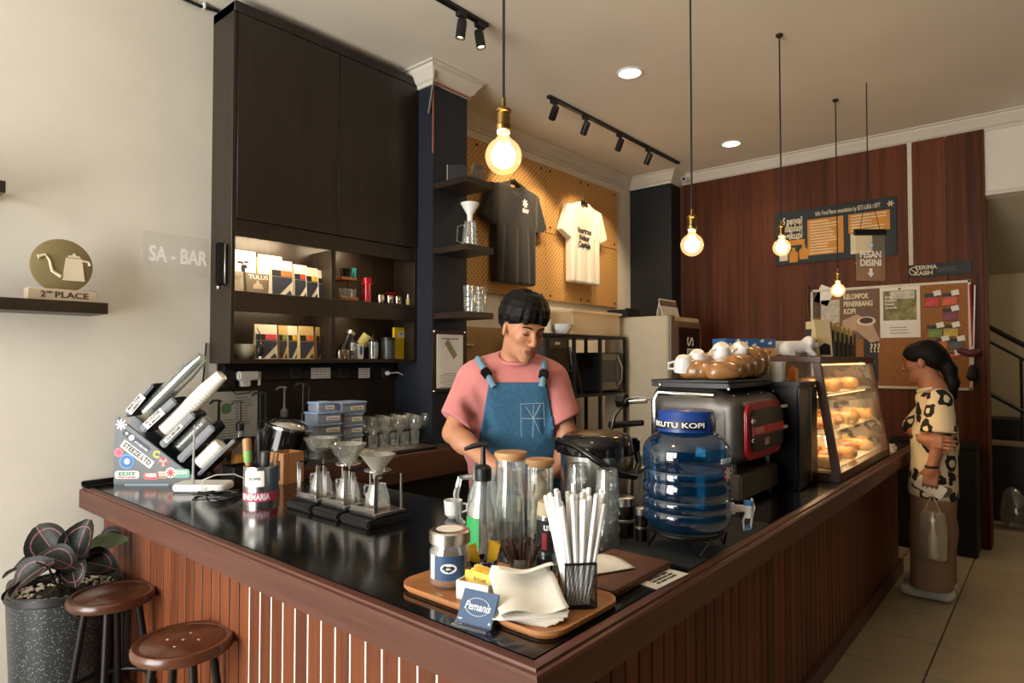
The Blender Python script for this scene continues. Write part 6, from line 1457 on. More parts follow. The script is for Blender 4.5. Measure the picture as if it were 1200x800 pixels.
# jars with wooden lids
lidw = wood('lid_beech', (176, 130, 82), (206, 164, 114), 'X', 40, .5)
for (x, y, r, h, lb, f) in ((1.60, 1.372, .050, .262, 'taller glass jar with pale wooden lid in front of barista', None), (1.615, 1.262, .042, .248, 'slimmer glass jar with pale wooden lid beside the steel urn', 1)):
    t = thing('storage_jar', lb, 'jar', (x, y, ZC), VIEW)
    ob('glass_body', MB().lathe([(0, 0), (r, 0), (r, h - .02), (r - .003, h - .02), (r - .003, .006), (0, .005)], 28).mesh(), clear, t)
    ob('lid', MB().lathe([(0, h - .024), (r - .004, h - .024), (r - .004, h - .012), (r + .003, h - .012), (r + .004, h - .008), (r + .003, h + .003), (0, h + .004)], 32).mesh(), lidw, t)
    if f: ob('sweets', Blob().ell((0, 0, .12), (.028, .028, .03)).ell((.008, 0, .16), (.022, .024, .026)).ell((-.01, 0, .19), (.02, .02, .018)).ell((0, 0, .06), (.032, .032, .05)).mesh(.005), mat('pale_sweets', (214, 198, 172), .7, var=.2, scale=40), t)
    else: wrap(r + .001, .05, .13, -.9, .9, paper, t, 'label'); ob('dark_contents', MB().lathe([(0, .006), (r - .005, .006), (r - .005, .05), (0, .05)], 20).mesh(), mat('coffee_beans', (40, 26, 20), .6, var=.4, scale=80, bump=.4), t)
for (x, y, lb) in ((1.515, 1.150, 'glass jar with black and red label reading UTU'),):
    t = thing('spice_jar', lb, 'jar', (x, y, ZC), VIEW)
    ob('glass_body', MB().lathe([(0, 0), (.038, 0), (.038, .11), (.03, .13), (.03, .145), (.027, .145), (.027, .13), (.035, .108), (.035, .006), (0, .005)], 26).mesh(), clear, t)
    wrap(.0388, .01, .10, -1.3, 1.3, ink, t, 'label'); wraptext('utu', .03, .0395, .083, inkw, t, bold=.03); wrap(.0392, .018, .065, -.6, -.25, mat('label_red', (170, 40, 44), .5), t, 'label_stripe')
    ob('contents', MB().lathe([(0, .006), (.034, .006), (.034, .1), (0, .1)], 20).mesh(), mat('coffee_beans', (40, 26, 20), .6), t); ob('paper_top', MB().lathe([(.0285, .11), (.037, .112), (.033, .15), (0, .152)], 20).mesh(), mat('kraft_pale', (198, 184, 150), .8), t)
t = thing('spice_jar', 'glass jar with dark printed label and cream paper tag', 'jar', (1.478, 1.205 - .03, ZC), VIEW) if False else None
# stacked tumblers beside the mat, inverted glass, glass behind straws
gt = MB().lathe([(0, 0), (.029, 0), (.031, .008), (.036, .07), (.038, .084), (.0355, .084), (.033, .07), (.028, .01), (0, .008)], 26, flute=10, famp=.018).mesh(ang=60); gt.materials.append(glass('tumbler_glass', (250, 252, 251), .04, .10, .75, .035, (226, 228, 226)))  # pale body put in to lift the brightness of the stacked tumblers
for i in range(4):
    o = ob('stacked_tumbler', gt, None, loc=(1.672, 1.048, ZC + .0505 * (i + 1) + .034), rot=(PI, 0, .4 * i)); tag(o, 'clear tumbler in the stack beside the straws, %s from bottom' % ORD[i], 'glass', 'stack of upturned tumblers')
for i in range(4):
    o = ob('stacked_tumbler', gt, None, loc=(1.70, 1.175, ZC + .0505 * (i + 1) + .034), rot=(PI, 0, .3 + .4 * i)); tag(o, 'clear tumbler in the stack behind the straws, %s from bottom' % ORD[i], 'glass', 'second stack of upturned tumblers')
for x, y, lb in ((1.555, 1.085, 'upturned clear glass right of the labelled jar'), (1.47, 1.06, 'upturned clear glass behind the stirrers')):
    o = ob('upturned_glass', gt, None, loc=(x, y, ZC + .0845), rot=(PI, 0, 0)); tag(o, lb, 'glass')
o = thing('salt_shaker', 'small milky plastic shaker behind the stirrers', 'shaker', (1.352, 1.12, ZC)); ob('body', MB().lathe([(0, 0), (.02, 0), (.022, .05), (.014, .062), (0, .064)], 18).mesh(), glass('milky', (220, 222, 226), .2, .08, .4, .55, (210, 214, 222)), o)
# steel canisters
for x, y, r, h, lb in ((1.80, 1.065, .031, .128, 'taller steel canister left of the blue jug'), (1.79, .998, .019, .105, 'slim steel canister touching the blue jug side')):
    t = thing('steel_canister', lb, 'canister', (x, y, ZC), 0)
    ob('body', MB().lathe([(0, 0), (r, 0), (r, h * .8), (0, h * .8)], 26).mesh(), mat('dark_steel', (96, 94, 92), .25, metal=1), t); ob('lid', MB().lathe([(0, h * .8), (r + .001, h * .8), (r + .001, h), (r - .003, h + .002), (0, h + .002)], 26).mesh(), steel, t)
    ob('band', MB().lathe([(r, h * .4), (r + .0012, h * .41), (r + .0012, h * .46), (r, h * .47)], 26).mesh(), steel, t)
# steel urn with black lid and carrying handle
U = Vector((1.945, 1.262, ZC)); k = dep(U) / 750
u = thing('drink_urn', 'large brushed steel urn with black lid and carrying handle', 'urn', U, VIEW)
r = .131
ob('body', MB().lathe([(0, 0), (r - .006, 0), (r - .002, .008), (r - .002, .235), (0, .235)], 48).mesh(), steel, u)
lidp = mat('lid_gloss_black', (20, 19, 18), .14, var=.1)
ob('lid', MB().lathe([(r - .006, .232), (r + .003, .234), (r + .004, .245), (r - .004, .285), (r - .022, .302), (r - .04, .306), (0, .306)], 48).mesh(), lidp, u)
ob('lid_plate', MB().lathe([(0, .3075), (r - .045, .307), (r - .03, .304)], 36).mesh(), mat('lid_bronze', (120, 100, 76), .3, metal=.8), u)
hp_ = [(-.135, -.02, .275), (-.09, -.10, .272), (-.03, -.145, .235), (.05, -.16, .185), (.11, -.125, .172), (.145, -.03, .2), (.14, 0, .25)]
ob('handle', MB().tube(hp_, [.011, .011, .012, .013, .012, .011, .011], 10).mesh(), lidp, u)
for sx in (-1, 1): ob('hinge', bx((sx * .136, 0, .262), (.03, .05, .05), .008), lidp, u)
ob('latch', bx((.06, -.118, .255), (.028, .02, .07), .004), lidp, u)
# ================================================================== WATER JUG
JB = Vector((1.822, .862, ZC + .004)); jg_z = .056
sd = thing('jug_stand', 'black wire stand with hairpin legs under the blue jug', 'stand', JB)
ob('ring', MB().tube([(.105 * math.cos(a), .105 * math.sin(a), jg_z - .006) for a in np.linspace(0, 2 * PI, 32, endpoint=False)], .0055, 6, closed=True).mesh(), blackmt, sd)
for a in (R(222), R(318), R(30), R(132)):
    c, s_ = math.cos(a), math.sin(a); tx, ty = -s_, c
    ob('hairpin_leg', MB().tube([(.105 * c + tx * .04, .105 * s_ + ty * .04, jg_z - .006), (.118 * c, .118 * s_, .004), (.105 * c - tx * .04, .105 * s_ - ty * .04, jg_z - .006)], .004, 6).mesh(), blackmt, sd)
jg = thing('water_jug', 'big ribbed blue plastic water jug with tap on wire stand', 'jug', JB + Vector((0, 0, jg_z)), VIEW)
r = .129
prof = [(0, 0), (.08, 0), (.108, .006), (.122, .022), (.127, .04), (.127, .055), (.122, .063), (.127, .071), (.128, .09), (.122, .098), (.127, .106), (.129, .135), (.123, .143), (.1255, .15), (.1255, .175), (.1225, .18), (.129, .188), (.129, .235), (.124, .252), (.112, .268), (.09, .285), (.075, .292), (.073, .30)]
jm = glass('jug_blue', (112, 176, 208), .05, .07, .5, .11, (14, 82, 128)); ob('jug_body', MB().lathe(prof, 56).mesh(ang=60), jm, jg)
ob('water', MB().lathe([(0, .004), (.105, .01), (.122, .045), (.122, .168), (0, .168)], 40).mesh(), glass('jug_water', (150, 196, 206), .02, .06, .5, .06, (50, 110, 130)), jg)
capm = mat('cap_blue', (20, 62, 138), .35, var=.06)
cpo = ob('cap', MB().lathe([(.072, .292), (.086, .294), (.086, .328), (.082, .332), (.082, .350), (.078, .355), (0, .356)], 60, flute=30, famp=.006).mesh(ang=60), capm, jg)
wrap(.0872, .302, .326, -1.95, .42, mat('label_navy_black', (20, 26, 40), .4), cpo, 'label'); wraptext('SEKUTU KOPI', .021, .0882, .315, inkw, cpo, width=.19, a_off=-.72, bold=.015)
wraptext('SEKUTU', .019, .1300, .215, inkw, jg, width=.062, a_off=.80, bold=.015)
aa = .82; st_ = star(jg, .04, T(.1305 * math.sin(aa), -.1305 * math.cos(aa), .178) @ Matrix.Rotation(aa, 4, 'Z') @ Matrix.Rotation(PI / 2, 4, 'X'), inkw, 7)
ob('logo_disc', MB().lathe([(0, 0), (.023, 0), (.023, .0008), (0, .0008)], 20, M=T(.1292 * math.sin(aa), -.1292 * math.cos(aa), .178) @ Matrix.Rotation(aa, 4, 'Z') @ Matrix.Rotation(PI / 2, 4, 'X')).mesh(False), mat('logo_red', (150, 40, 48), .5), jg)
ta = R(8); tap = ob('tap', MB().tube([(.122, 0, .058), (.142, 0, .058)], .018, 14).mesh(), white, jg)
ob('tap_pipe', MB().tube([(.14, 0, .058), (.185, 0, .058)], .011, 12).mesh(), white, tap); ob('tap_valve', MB().lathe([(0, .028), (.011, .03), (.013, .068), (.013, .078), (0, .08)], 14, (.186, 0, 0)).mesh(), white, tap)
ob('tap_ring', MB().lathe([(.0132, .068), (.0142, .069), (.0142, .08), (.0132, .081)], 14, (.186, 0, 0)).mesh(), mat('tap_blue', (58, 130, 190), .4), tap)
ob('tap_lever', MB().tube([(.196, 0, .088), (.204, 0, .06), (.198, 0, .04), (.192, 0, .0), (.172, 0, -.006), (.17, 0, .022), (.18, 0, .045)], .0035, 6).mesh(), white, tap); ob('tap_tip', bx((.182, 0, .0), (.022, .006, .016), .002), mat('tap_blue', (58, 130, 190), .4), tap)
# ================================================================== COFFEE MACHINE
MX0, MX1, MY0, MY1 = 2.42, 2.905, .925, 1.295
cm = thing('coffee_machine', 'grey coffee machine with red-framed side panel', 'coffee machine', (MX0, MY0, ZC))
gunm = mat('gunmetal', (88, 84, 78), .36, metal=.55, var=.06); W_, D_ = MX1 - MX0, MY1 - MY0
ob('housing', Blob().box((W_ / 2, D_ / 2, .29), (W_ / 2 - .05, D_ / 2 - .05, .085), .05).box((W_ / 2, D_ / 2 + .05, .40), (W_ / 2 - .05, D_ / 2 - .08, .02), .03, k=.08).mesh(.012), gunm, cm)
ob('base_tray', bx((W_ / 2, D_ / 2, .07), (W_ - .06, D_ - .02, .10), .008), mat('tray_brown', (74, 62, 50), .5), cm)
ob('back_plate', bx((W_ / 2, D_ - .03, .2), (W_ - .1, .02, .3), .004), blackm, cm)
for x in (.05, W_ - .05):
    for y in (.05, D_ - .05): ob('foot', MB().lathe([(0, 0), (.022, 0), (.022, .012), (.013, .02), (.013, .2), (0, .2)], 14, (x, y, 0)).mesh(), chrome, cm)
redm = mat('machine_red', (190, 26, 40), .3, var=.08); plm = mat('machine_plate', (66, 62, 58), .35, metal=.4)
ob('red_frame', MB().prism(rrect(.41, .225, .05, 6), 0, .012, FACE(W_ * .5, .004, .285)).mesh(bevel=.004), redm, cm)
sp_ = ob('side_plate', MB().prism(rrect(.36, .165, .035, 6), 0, .012, FACE(W_ * .5 + .02, -.006, .285)).mesh(bevel=.003), plm, cm)
ob('red_stripe', bx((W_ * .5 + .02, -.0185, .285), (.36, .002, .034), 0), mat('stripe_red', (214, 44, 54), .4), sp_)
text('FAEMA', .034, mat('logo_pale', (250, 200, 190), .5), sp_, FACE(W_ * .5 - .09, -.0198, .285), .02, width=.10, shear=.1); text('E61', .036, mat('logo_pale', (250, 200, 190), .5), sp_, FACE(W_ * .5 + .0, -.0185, .235), .03, width=.05)
for z in (.25, .325): ob('hinge', bx((W_ * .5 - .15, -.016, z), (.035, .012, .018), .003), chrome, sp_)
ob('front_frame', MB().tube([(-.004, D_ - .01, .10), (-.004, D_ - .01, .40), (-.0, D_ - .03, .43), (.0, .1, .425)], .012, 8).mesh(), chrome, cm)
ob('seam_panel', MB().prism(rrect(.25, .2, .006), 0, .002, T(-.001, D_ * .5, .27, PI / 2, 0, -PI / 2)).mesh(bevel=.001), gunm, cm)
ob('top_rack', bx((W_ / 2, D_ / 2 + .02, .463), (W_ + .02, D_ - .04, .018), .004), blackm, cm)
ob('rack_rail', MB().tube([(-.0, .05, .478), (W_, .05, .478), (W_, D_, .478), (0, D_, .478)], .006, 6, closed=True).mesh(), blackm, cm)
for i in range(4): ob('rivet', MB().ell((.02 + i * .15, .033, .425), (.005, .005, .005), 8, 6).mesh(), chrome, cm)
for y, z in ((.04, .44), (D_ - .04, .45)): ob('rivet', MB().ell((-.012, y, z + .012), (.005, .008, .008), 8, 6).mesh(), chrome, cm)
ob('steam_wand', MB().tube([(-.01, D_ + .0, .40), (-.03, D_ + .05, .41), (-.05, D_ + .09, .40), (-.065, D_ + .14, .33), (-.06, D_ + .17, .24)], .006, 8).mesh(), chrome, cm)
kn = ob('steam_knob', MB().lathe([(0, -.02), (.03, -.018), (.034, 0), (.03, .018), (0, .02)], 16, M=T(-.04, D_ + .12, .39, PI / 2), flute=8, famp=.06).mesh(), blackm, cm); ob('valve', MB().tube([(-.01, D_ + .02, .395), (-.035, D_ + .09, .39)], .013, 10).mesh(), chrome, cm)
ob('portafilter', MB().tube([(-.01, D_ + .04, .30), (-.01, D_ + .12, .29), (-.01, D_ + .2, .28)], [.012, .014, .018], 10).mesh(), blackm, cm)
for z in (.27, .36): ob('right_valve', MB().tube([(W_ + .0, .01, z), (W_ + .05, -.03, z + .005)], .010, 8).mesh(), chrome, cm)
ob('right_wand', MB().tube([(W_ + .04, -.02, .30), (W_ + .045, -.03, .25), (W_ + .05, -.04, .20)], .006, 8).mesh(), chrome, cm)
ob('cloth', bx((-.06, D_ + .04, .16), (.05, .1, .012), .004), mat('teal_cloth', (84, 124, 118), .9), cm)
# cups in brown wrap on the rack
ZR = ZC + .485
brw = mat('brown_film', (158, 112, 66), .22, var=.35, scale=26, bump=.5, coat=.6)
wp = Blob(); 
for i in range(5):
    for j_ in range(2): wp.ell((2.52 + .085 * i, 1.03 + .12 * j_, ZR + .032 + .009 * i), (.062, .07, .042 + .008 * i + .01 * ((i + j_) % 2)), k=.022)
wp.cap((2.48, 1.05, ZR + .03), (2.9, 1.08, ZR + .05), .035, .06, k=.03).plane((0, 0, -1), -ZR)
o = ob('wrapped_cups', wp.mesh(.012), brw); tag(o, 'brown film-wrapped bundle of cups on the coffee machine', 'wrapped cups')
porc = mat('porcelain', (236, 236, 232), .2)
cme = MB().lathe([(0, 0), (.022, 0), (.036, .02), (.042, .06), (.039, .06), (.033, .022), (0, .008)], 24).mesh(); cme.materials.append(porc); hme = MB().tube([(.038, 0, .05), (.062, 0, .046), (.06, 0, .022), (.034, 0, .018)], .005, 6).mesh(); hme.materials.append(porc)
for i, (px, py) in enumerate(((800, 427), (818, 421), (848, 413), (872, 413))):
    x = 2.52 + (.0, .0, .0, .0)[i]; q = at(px, py, x=(2.47, 2.53, 2.62, 2.70)[i])
    t = thing('coffee_cup', 'white coffee cup lying on the wrapped bundle, %s from left' % ('first', 'second', 'third', 'fourth')[i], 'cup', q + Vector((0, 0, .034)), rot=(R(160 - 8 * i), R(8), R(125 + 15 * i)), group='white cups on the machine')
    ob('bowl', cme, None, t); ob('handle', hme, None, t)
# grinder-like black cabinet between the machine and the case
g = thing('coffee_grinder', 'tall black boxy machine between coffee machine and pastry case', 'machine', (3.065, 1.035, ZC))
ob('body', bx((0, 0, .225), (.28, .35, .45), .01), mat('satin_black', (14, 14, 15), .28), g); ob('top', bx((0, 0, .458), (.285, .355, .016), .004), blackm, g)
ob('door_edge', bx((.02, -.177, .23), (.004, .004, .42), 0), steel, g); ob('badge', bx((.08, -.177, .40), (.012, .002, .016), 0), steel, g)
ob('button', MB().ell((.11, -.176, .1), (.008, .004, .008), 8, 6).mesh(), chrome, g)
# ================================================================== PASTRY CASE
case_w = wood('case_walnut', (62, 36, 22), (96, 58, 36), 'Z', 40, .35)
DX0, DX1, DB, DT_, DK, DZ = 3.215, 4.36, .772, .852, 1.26, 1.43
dc = thing('pastry_case', 'wooden glass-front pastry display case lit inside', 'display case', (DX0, DB, ZC))
def dcb(nm, x0, x1, y0, y1, z0, z1, m=case_w, bv=.002): return ob(nm, bx(((x0 + x1) / 2 - DX0, (y0 + y1) / 2 - DB, (z0 + z1) / 2 - ZC), (x1 - x0, y1 - y0, z1 - z0), bv), m, dc)
dcb('base', DX0, DX1, DB, DK, ZC, ZC + .04); dcb('top', DX0, DX1, DT_ - .005, DK, DZ - .03, DZ)
dcb('back_panel', DX0, DX1, DK - .012, DK, ZC + .04, DZ - .03, mat('case_back', (40, 30, 24), .3)); 
for x in (DX0, DX1 - .032):
    ob('front_post', MB().prism([(0, .04), (.034, .04), (.034 + DT_ - DB, DZ - ZC - .03), (DT_ - DB, DZ - ZC - .03)], x - DX0, x - DX0 + .032, Matrix(((0, 0, 1, 0), (1, 0, 0, 0), (0, 1, 0, 0), (0, 0, 0, 1)))).mesh(bevel=.002), case_w, dc)
    dcb('back_post', x, x + .032, DK - .05, DK - .012, ZC + .04, DZ - .03)
ob('front_glass', MB().add([(.032, .010, .042), (DX1 - DX0 - .032, .010, .042), (DX1 - DX0 - .032, .010 + DT_ - DB, DZ - ZC - .032), (.032, .010 + DT_ - DB, DZ - ZC - .032)], [(0, 1, 2, 3)]).mesh(False), clear, dc)
for x in (.004, DX1 - DX0 - .004): ob('side_glass', MB().add([(x, .04, .042), (x, DK - DB - .05, .042), (x, DK - DB - .05, DZ - ZC - .032), (x, .035 + DT_ - DB, DZ - ZC - .032)], [(0, 1, 2, 3)]).mesh(False), clear, dc)
shw = mat('case_shelf', (226, 214, 190), .3); SZ = [ZC + .045, 1.065, 1.250]
dcb('shelf', DX0 + .035, DX1 - .035, DB + .07, DK - .02, 1.057, 1.065, shw); dcb('shelf', DX0 + .035, DX1 - .035, DB + .085, DK - .02, 1.242, 1.250, shw); dcb('floor_lining', DX0 + .035, DX1 - .035, DB + .045, DK - .02, ZC + .04, ZC + .045, shw)
for z in (DZ - .036, 1.240, 1.055):
    dcb('lamp_strip', DX0 + .08, DX1 - .08, DB + .11, DB + .122, z - .008, z - .001, emit('case_lamp', (255, 206, 130), 6), 0)
    area('case_lamp', ((DX0 + DX1) / 2, DB + .14, z - .012), (R(-12), 0, 0), DX1 - DX0 - .2, .02, 2.6, (1, .72, .4))
for x in (.25, .55): ob('screw', MB().ell((x, .071, DZ - ZC - .012), (.006, .004, .006), 8, 6).mesh(), chrome, dc)
crust = mat('bread_crust', (186, 116, 52), .6, var=.3, scale=24, bump=.3); crust2 = mat('bread_pale', (214, 166, 98), .7, var=.25, scale=24, bump=.3); crust3 = mat('bread_brown', (140, 78, 38), .6, var=.35, scale=24, bump=.3)
def loaf(kind):
    b = Blob()
    if kind == 0: b.cap((-.07, 0, .035), (.07, 0, .035), .038, k=.01); [b.cap((x, -.04, .075), (x + .02, .04, .075), .008, k=.01, op='s') for x in (-.05, -.01, .03)]
    elif kind == 1: 
        for i in range(5): a = R(-70 + 35 * i); b.ell((.07 * math.sin(a), .05 * math.cos(a) - .03, .03), (.024 + .008 * (2 - abs(i - 2)), .026, .024 + .006 * (2 - abs(i - 2))), k=.02)
    else: b.ell((0, 0, .032), (.062, .055, .036), k=.01).ell((0, 0, .055), (.04, .036, .02), k=.02)
    b.plane((0, 0, -1), 0); return b.mesh(.007)
loaves = [loaf(i) for i in range(3)]
for mm, me in zip((crust2, crust, crust3), loaves): me.materials.append(mm)
nn = 0
for s_, (z, ya) in enumerate(((SZ[0], .86), (SZ[1], .88), (SZ[2], .90))):
    for i in range(8):
        for j_ in range(2):
            me = loaves[(i * 2 + j_ + s_) % 3]; x = DX0 + .11 + i * .132
            o = ob('bread_roll' if me is loaves[2] else ('croissant' if me is loaves[1] else 'bread_loaf'), me, None, loc=(x, ya + .145 * j_ + .04, z + .0005), rot=(0, 0, random.uniform(-.25, .25) + (PI / 2 if me is loaves[0] else 0))); o.scale = (.86,) * 3
            tag(o, 'baked %s on the %s of the pastry case' % (o.name.split('.')[0].replace('_', ' '), ('floor', 'middle shelf', 'top shelf')[s_]), 'bread', 'pastries on the %s' % ('case floor', 'middle shelf', 'top shelf')[s_])
tentp = MB().add([(0, 0, 0), (.12, 0, 0), (.06, 0, .12), (0, .1, 0), (.12, .1, 0), (.06, .1, .12)], [(0, 1, 2), (5, 4, 3), (0, 2, 5, 3), (1, 4, 5, 2), (0, 3, 4, 1)]).mesh(False)
tag(ob('cake_bag', tentp, glass('bag_film2', (230, 226, 216), .12, .14, .6, .08, (226, 220, 206)), loc=(3.50, .853, SZ[0] + .078)), 'clear triangular cake bag at the front of the case floor', 'bag')
tag(ob('price_card', bx((0, 0, .02), (.05, .004, .04), .001), ink, loc=(3.78, .861, SZ[1] + .002)), 'small black price card on the middle shelf', 'card')
# jars seen through the case's left side: on top of black machine
for i, (px, m, lb) in enumerate(((922, white, 'white cup on the black boxy machine'), (938, clear, 'clear glass on the black boxy machine'), (957, mat('orange_box', (196, 106, 40), .5), 'orange packet on the black boxy machine, farthest'))):
    x, y = (2.97, 3.05, 3.15)[i], (.97, .99, .95)[i]
    if i < 2: o = ob('small_cup', MB().lathe([(0, 0), (.03, 0), (.036, .09), (.034, .09), (.028, .004), (0, .004)], 18).mesh(), m, loc=(x, y, ZC + .466))
    else: o = ob('small_packet', MB().box((0, 0, .03), (.05, .03, .06)).box((0, 0, .064), (.04, .012, .01)).mesh(bevel=.004), m, loc=(x, y, ZC + .466))
    tag(o, lb, 'cup' if i < 2 else 'packet')
# ================================================================== ON TOP OF THE CASE
q0, q1 = at(839, 415, x=3.30), at(905, 415, y=1.0)
bxm = thing('gift_box', 'blue and peach printed box with clouds left of ceramic dog', 'box', (3.265, 1.225, DZ), VIEW + R(20))
ob('carton', bx((0, 0, .045), (.31, .10, .09), .002), mat('box_peach', (214, 168, 112), .6), bxm); ob('blue_print', bx((0, -.0005, .0675), (.3105, .1015, .0452), 0), mat('box_blue', (60, 108, 172), .6), bxm)
for i in range(6): ob('cloud_print', MB().ell((0, 0, 0), (.013, .001, .006), 10, 6).ell((.004, 0, .006), (.007, .001, .005), 10, 6).mesh(), inkw, bxm, (-.13 + .05 * i, -.0515, .056 + .022 * ((i * 2) % 3) / 2))
for i, x in enumerate((.0, .075, .12)): ob('spot_print', MB().ell((x, -.0502, .022), (.008, .0012, .009), 10, 6).mesh(), mat('box_brown', (130, 84, 50), .6), bxm)
ob('end_print', bx((.1552, 0, .045), (.001, .08, .07), 0), ink, bxm)
tag(ob('white_carton', MB().prism(rrect(.17, .09, .014), 0, .085).mesh(bevel=.01), white, loc=(3.63, 1.15, DZ), rot=(0, 0, VIEW)), 'white carton behind the ceramic dog', 'box')
dg = Blob().ell((0, 0, .045), (.062, .03, .034), k=.03).ell((-.055, 0, .036), (.032, .03, .036), k=.03).ell((.058, 0, .068), (.032, .03, .034), k=.02).ell((.09, 0, .058), (.018, .018, .016), k=.012)
for sy in (-1, 1): dg.ell((.056, sy * .03, .075), (.012, .008, .022), k=.008); dg.cap((.05, sy * .018, .03), (.075, sy * .02, .008), .014, .013, k=.012).cap((-.05, sy * .02, .02), (-.03, sy * .024, .009), .014, .012, k=.012)
dg.plane((0, 0, -1), 0); o = thing('ceramic_dog', 'white ceramic dog figurine on top of the pastry case', 'figurine', (3.33, .985, DZ), VIEW)
ob('body', dg.mesh(.006), porc, o); ob('eye', MB().ell((.082, -.026, .078), (.005, .004, .005), 8, 6).mesh(), ink, o)
krc = mat('kraft_cream', (212, 190, 142), .75, var=.06); ndk = mat('bag_navy', (22, 26, 34), .5)
def coffee_bag(lbl, loc, rz, w_, d_, h_, front, top, group):
    t = thing('coffee_bag', lbl, 'bag', loc, rz, group)
    b = MB().add([(-w_ / 2, -d_ / 2, 0), (w_ / 2, -d_ / 2, 0), (w_ / 2, d_ / 2, 0), (-w_ / 2, d_ / 2, 0), (-w_ / 2 * .98, -d_ / 2 * .7, h_ * .55), (w_ / 2 * .98, -d_ / 2 * .7, h_ * .55), (w_ / 2 * .98, d_ / 2 * .7, h_ * .55), (-w_ / 2 * .98, d_ / 2 * .7, h_ * .55),
                  (-w_ / 2, -.003, h_), (w_ / 2, -.003, h_), (w_ / 2, .003, h_), (-w_ / 2, .003, h_)], [(3, 2, 1, 0), (0, 1, 5, 4), (1, 2, 6, 5), (2, 3, 7, 6), (3, 0, 4, 7), (4, 5, 9, 8), (5, 6, 10, 9), (6, 7, 11, 10), (7, 4, 8, 11), (8, 9, 10, 11)])
    ob('pouch', b.mesh(False), front, t); return t
pxs = (964, 975, 984, 992, 1000, 1009)
t = coffee_bag('cream coffee bag with dark window at the front of the row', (3.468, .91, DZ), VIEW + R(10), .085, .06, .185, krc, krc, 'coffee bags on the pastry case')
ob('dark_print', MB().prism([(-.03, 0), (.03, 0), (.03, .05), (.0, .06), (-.03, .04)], 0, .001, T(0, -.0295, .008, PI / 2 - R(5))).mesh(False), ndk, t)
for i, px in enumerate(pxs):
    x = 3.57 + i * .094; w_ = .115
    t = thing('coffee_bag', 'black side-gusset coffee bag with cream folded top, %s from left' % ('first', 'second', 'third', 'fourth', 'fifth', 'last')[i], 'bag', (x, .955 + .0 * i, DZ), 0, 'coffee bags on the pastry case')
    hb = .185 - .006 * i
    # seen edge on: a wedge, wide at the foot and pinched at the fold
    ob('pouch', MB().prism([(-.04, 0), (.04, 0), (.034, hb * .35), (.004, hb * .78), (-.004, hb * .78), (-.034, hb * .35)], -w_ / 2, w_ / 2, T(0, 0, 0, PI / 2)).mesh(bevel=.002), ndk, t)
    ob('folded_top', MB().prism([(-.004, hb * .5), (.024, hb * .42), (.03, hb * .98), (.006, hb), (-.004, hb * .98)], -w_ / 2 - .002, w_ / 2 + .002, T(.012, 0, 0, PI / 2)).mesh(bevel=.001), krc, t)
tag(ob('kraft_box', bx((0, 0, .07), (.12, .16, .14), .003), mat('kraft_brown', (128, 90, 58), .8), loc=(4.18, 1.0, DZ)), 'plain brown kraft box at the right end of the bags', 'box')
for i in range(4):
    o = ob('paper_cup_stack', MB().lathe([(0, 0), (.026, 0), (.033, .15), (.031, .15), (.024, .004), (0, .004)], 18).mesh(), paper, loc=(4.47 + .07 * i, .98 - .02 * i, ZC + .16)); tag(o, 'tall white paper sleeve in the holder beyond the case', 'paper cups', 'white sleeves beyond the case')
hb_ = thing('sleeve_holder', 'dark holder block under the white paper sleeves', 'holder', (4.58, .96, ZC)); ob('block', bx((0, 0, .08), (.34, .16, .16), .004), dk, hb_); ob('shelf_lip', bx((0, -.09, .06), (.34, .03, .02), .002), case_w, hb_)
tag(ob('leaflet_pile', MB().box((0, 0, .01), (.16, .11, .02)).box((.01, .005, .026), (.15, .1, .012)).mesh(bevel=.001), paper, loc=(4.56, .83, ZC), rot=(0, 0, .1)), 'small pile of white papers at the far end of counter', 'papers')
# ================================================================== INSIDE THE WALL CABINET
ZU, ZL = 1.7575, 1.4175
def cab(px, y): return at(px, 340, y=y).x
photo_grey = mat('print_grey_photo', (150, 140, 126), .6, var=.5, scale=18)
def card(nm, lbl, cat, pxa, pxb, y, z0, h, m, tilt=4, th=.006):
    xa, xb = cab(pxa, y), cab(pxb, y); t = thing(nm, lbl, cat, ((xa + xb) / 2, y, z0), rot=(R(-tilt), 0, 0))
    ob('cover', bx((0, 0, h / 2), (xb - xa, th, h), .001), m, t); return t, xb - xa
t, w_ = card('art_card', 'white card with dark brush sketch in top left compartment', 'card', 272.5, 300, 3.272, ZU, .235, paper, 3)
g = MB()
for (a, b_, c_, d_) in ((-.02, .17, .03, .012), (.012, .175, .025, .01), (.0, .15, .03, .02), (-.006, .125, .02, .03), (.008, .105, .028, .012), (-.012, .14, .012, .02)): g.box((a, -.0042, b_), (c_, .001, d_))
ob('sketch_print', g.mesh(False), ink, t)
t, w_ = card('art_card', 'blank white card with small letters behind the grey album', 'card', 303, 331, 3.274, ZU, .228, paper, 3); text('TO', .03, ink, t, FACE(.02, -.0042, .075), .03); text('2', .02, ink, t, FACE(.05, -.0042, .068), .02)
ob('gold_edge', bx((-w_ / 2 - .006, -.001, .11), (.008, .007, .2), 0), mat('gold_foil', (196, 162, 92), .4), t)
t, w_ = card('album_sleeve', 'pale grey photo sleeve at left end of top shelf', 'album', 271, 286, 3.205, ZU, .115, photo_grey, 8)
t, w_ = card('album_sleeve', 'grey album sleeve with white heading on top shelf', 'album', 286.5, 318, 3.212, ZU, .115, mat('album_taupe', (118, 106, 94), .55), 8); text('TULUS', .03, inkw, t, FACE(.006, -.0042, .092), .01, width=w_ * .72)
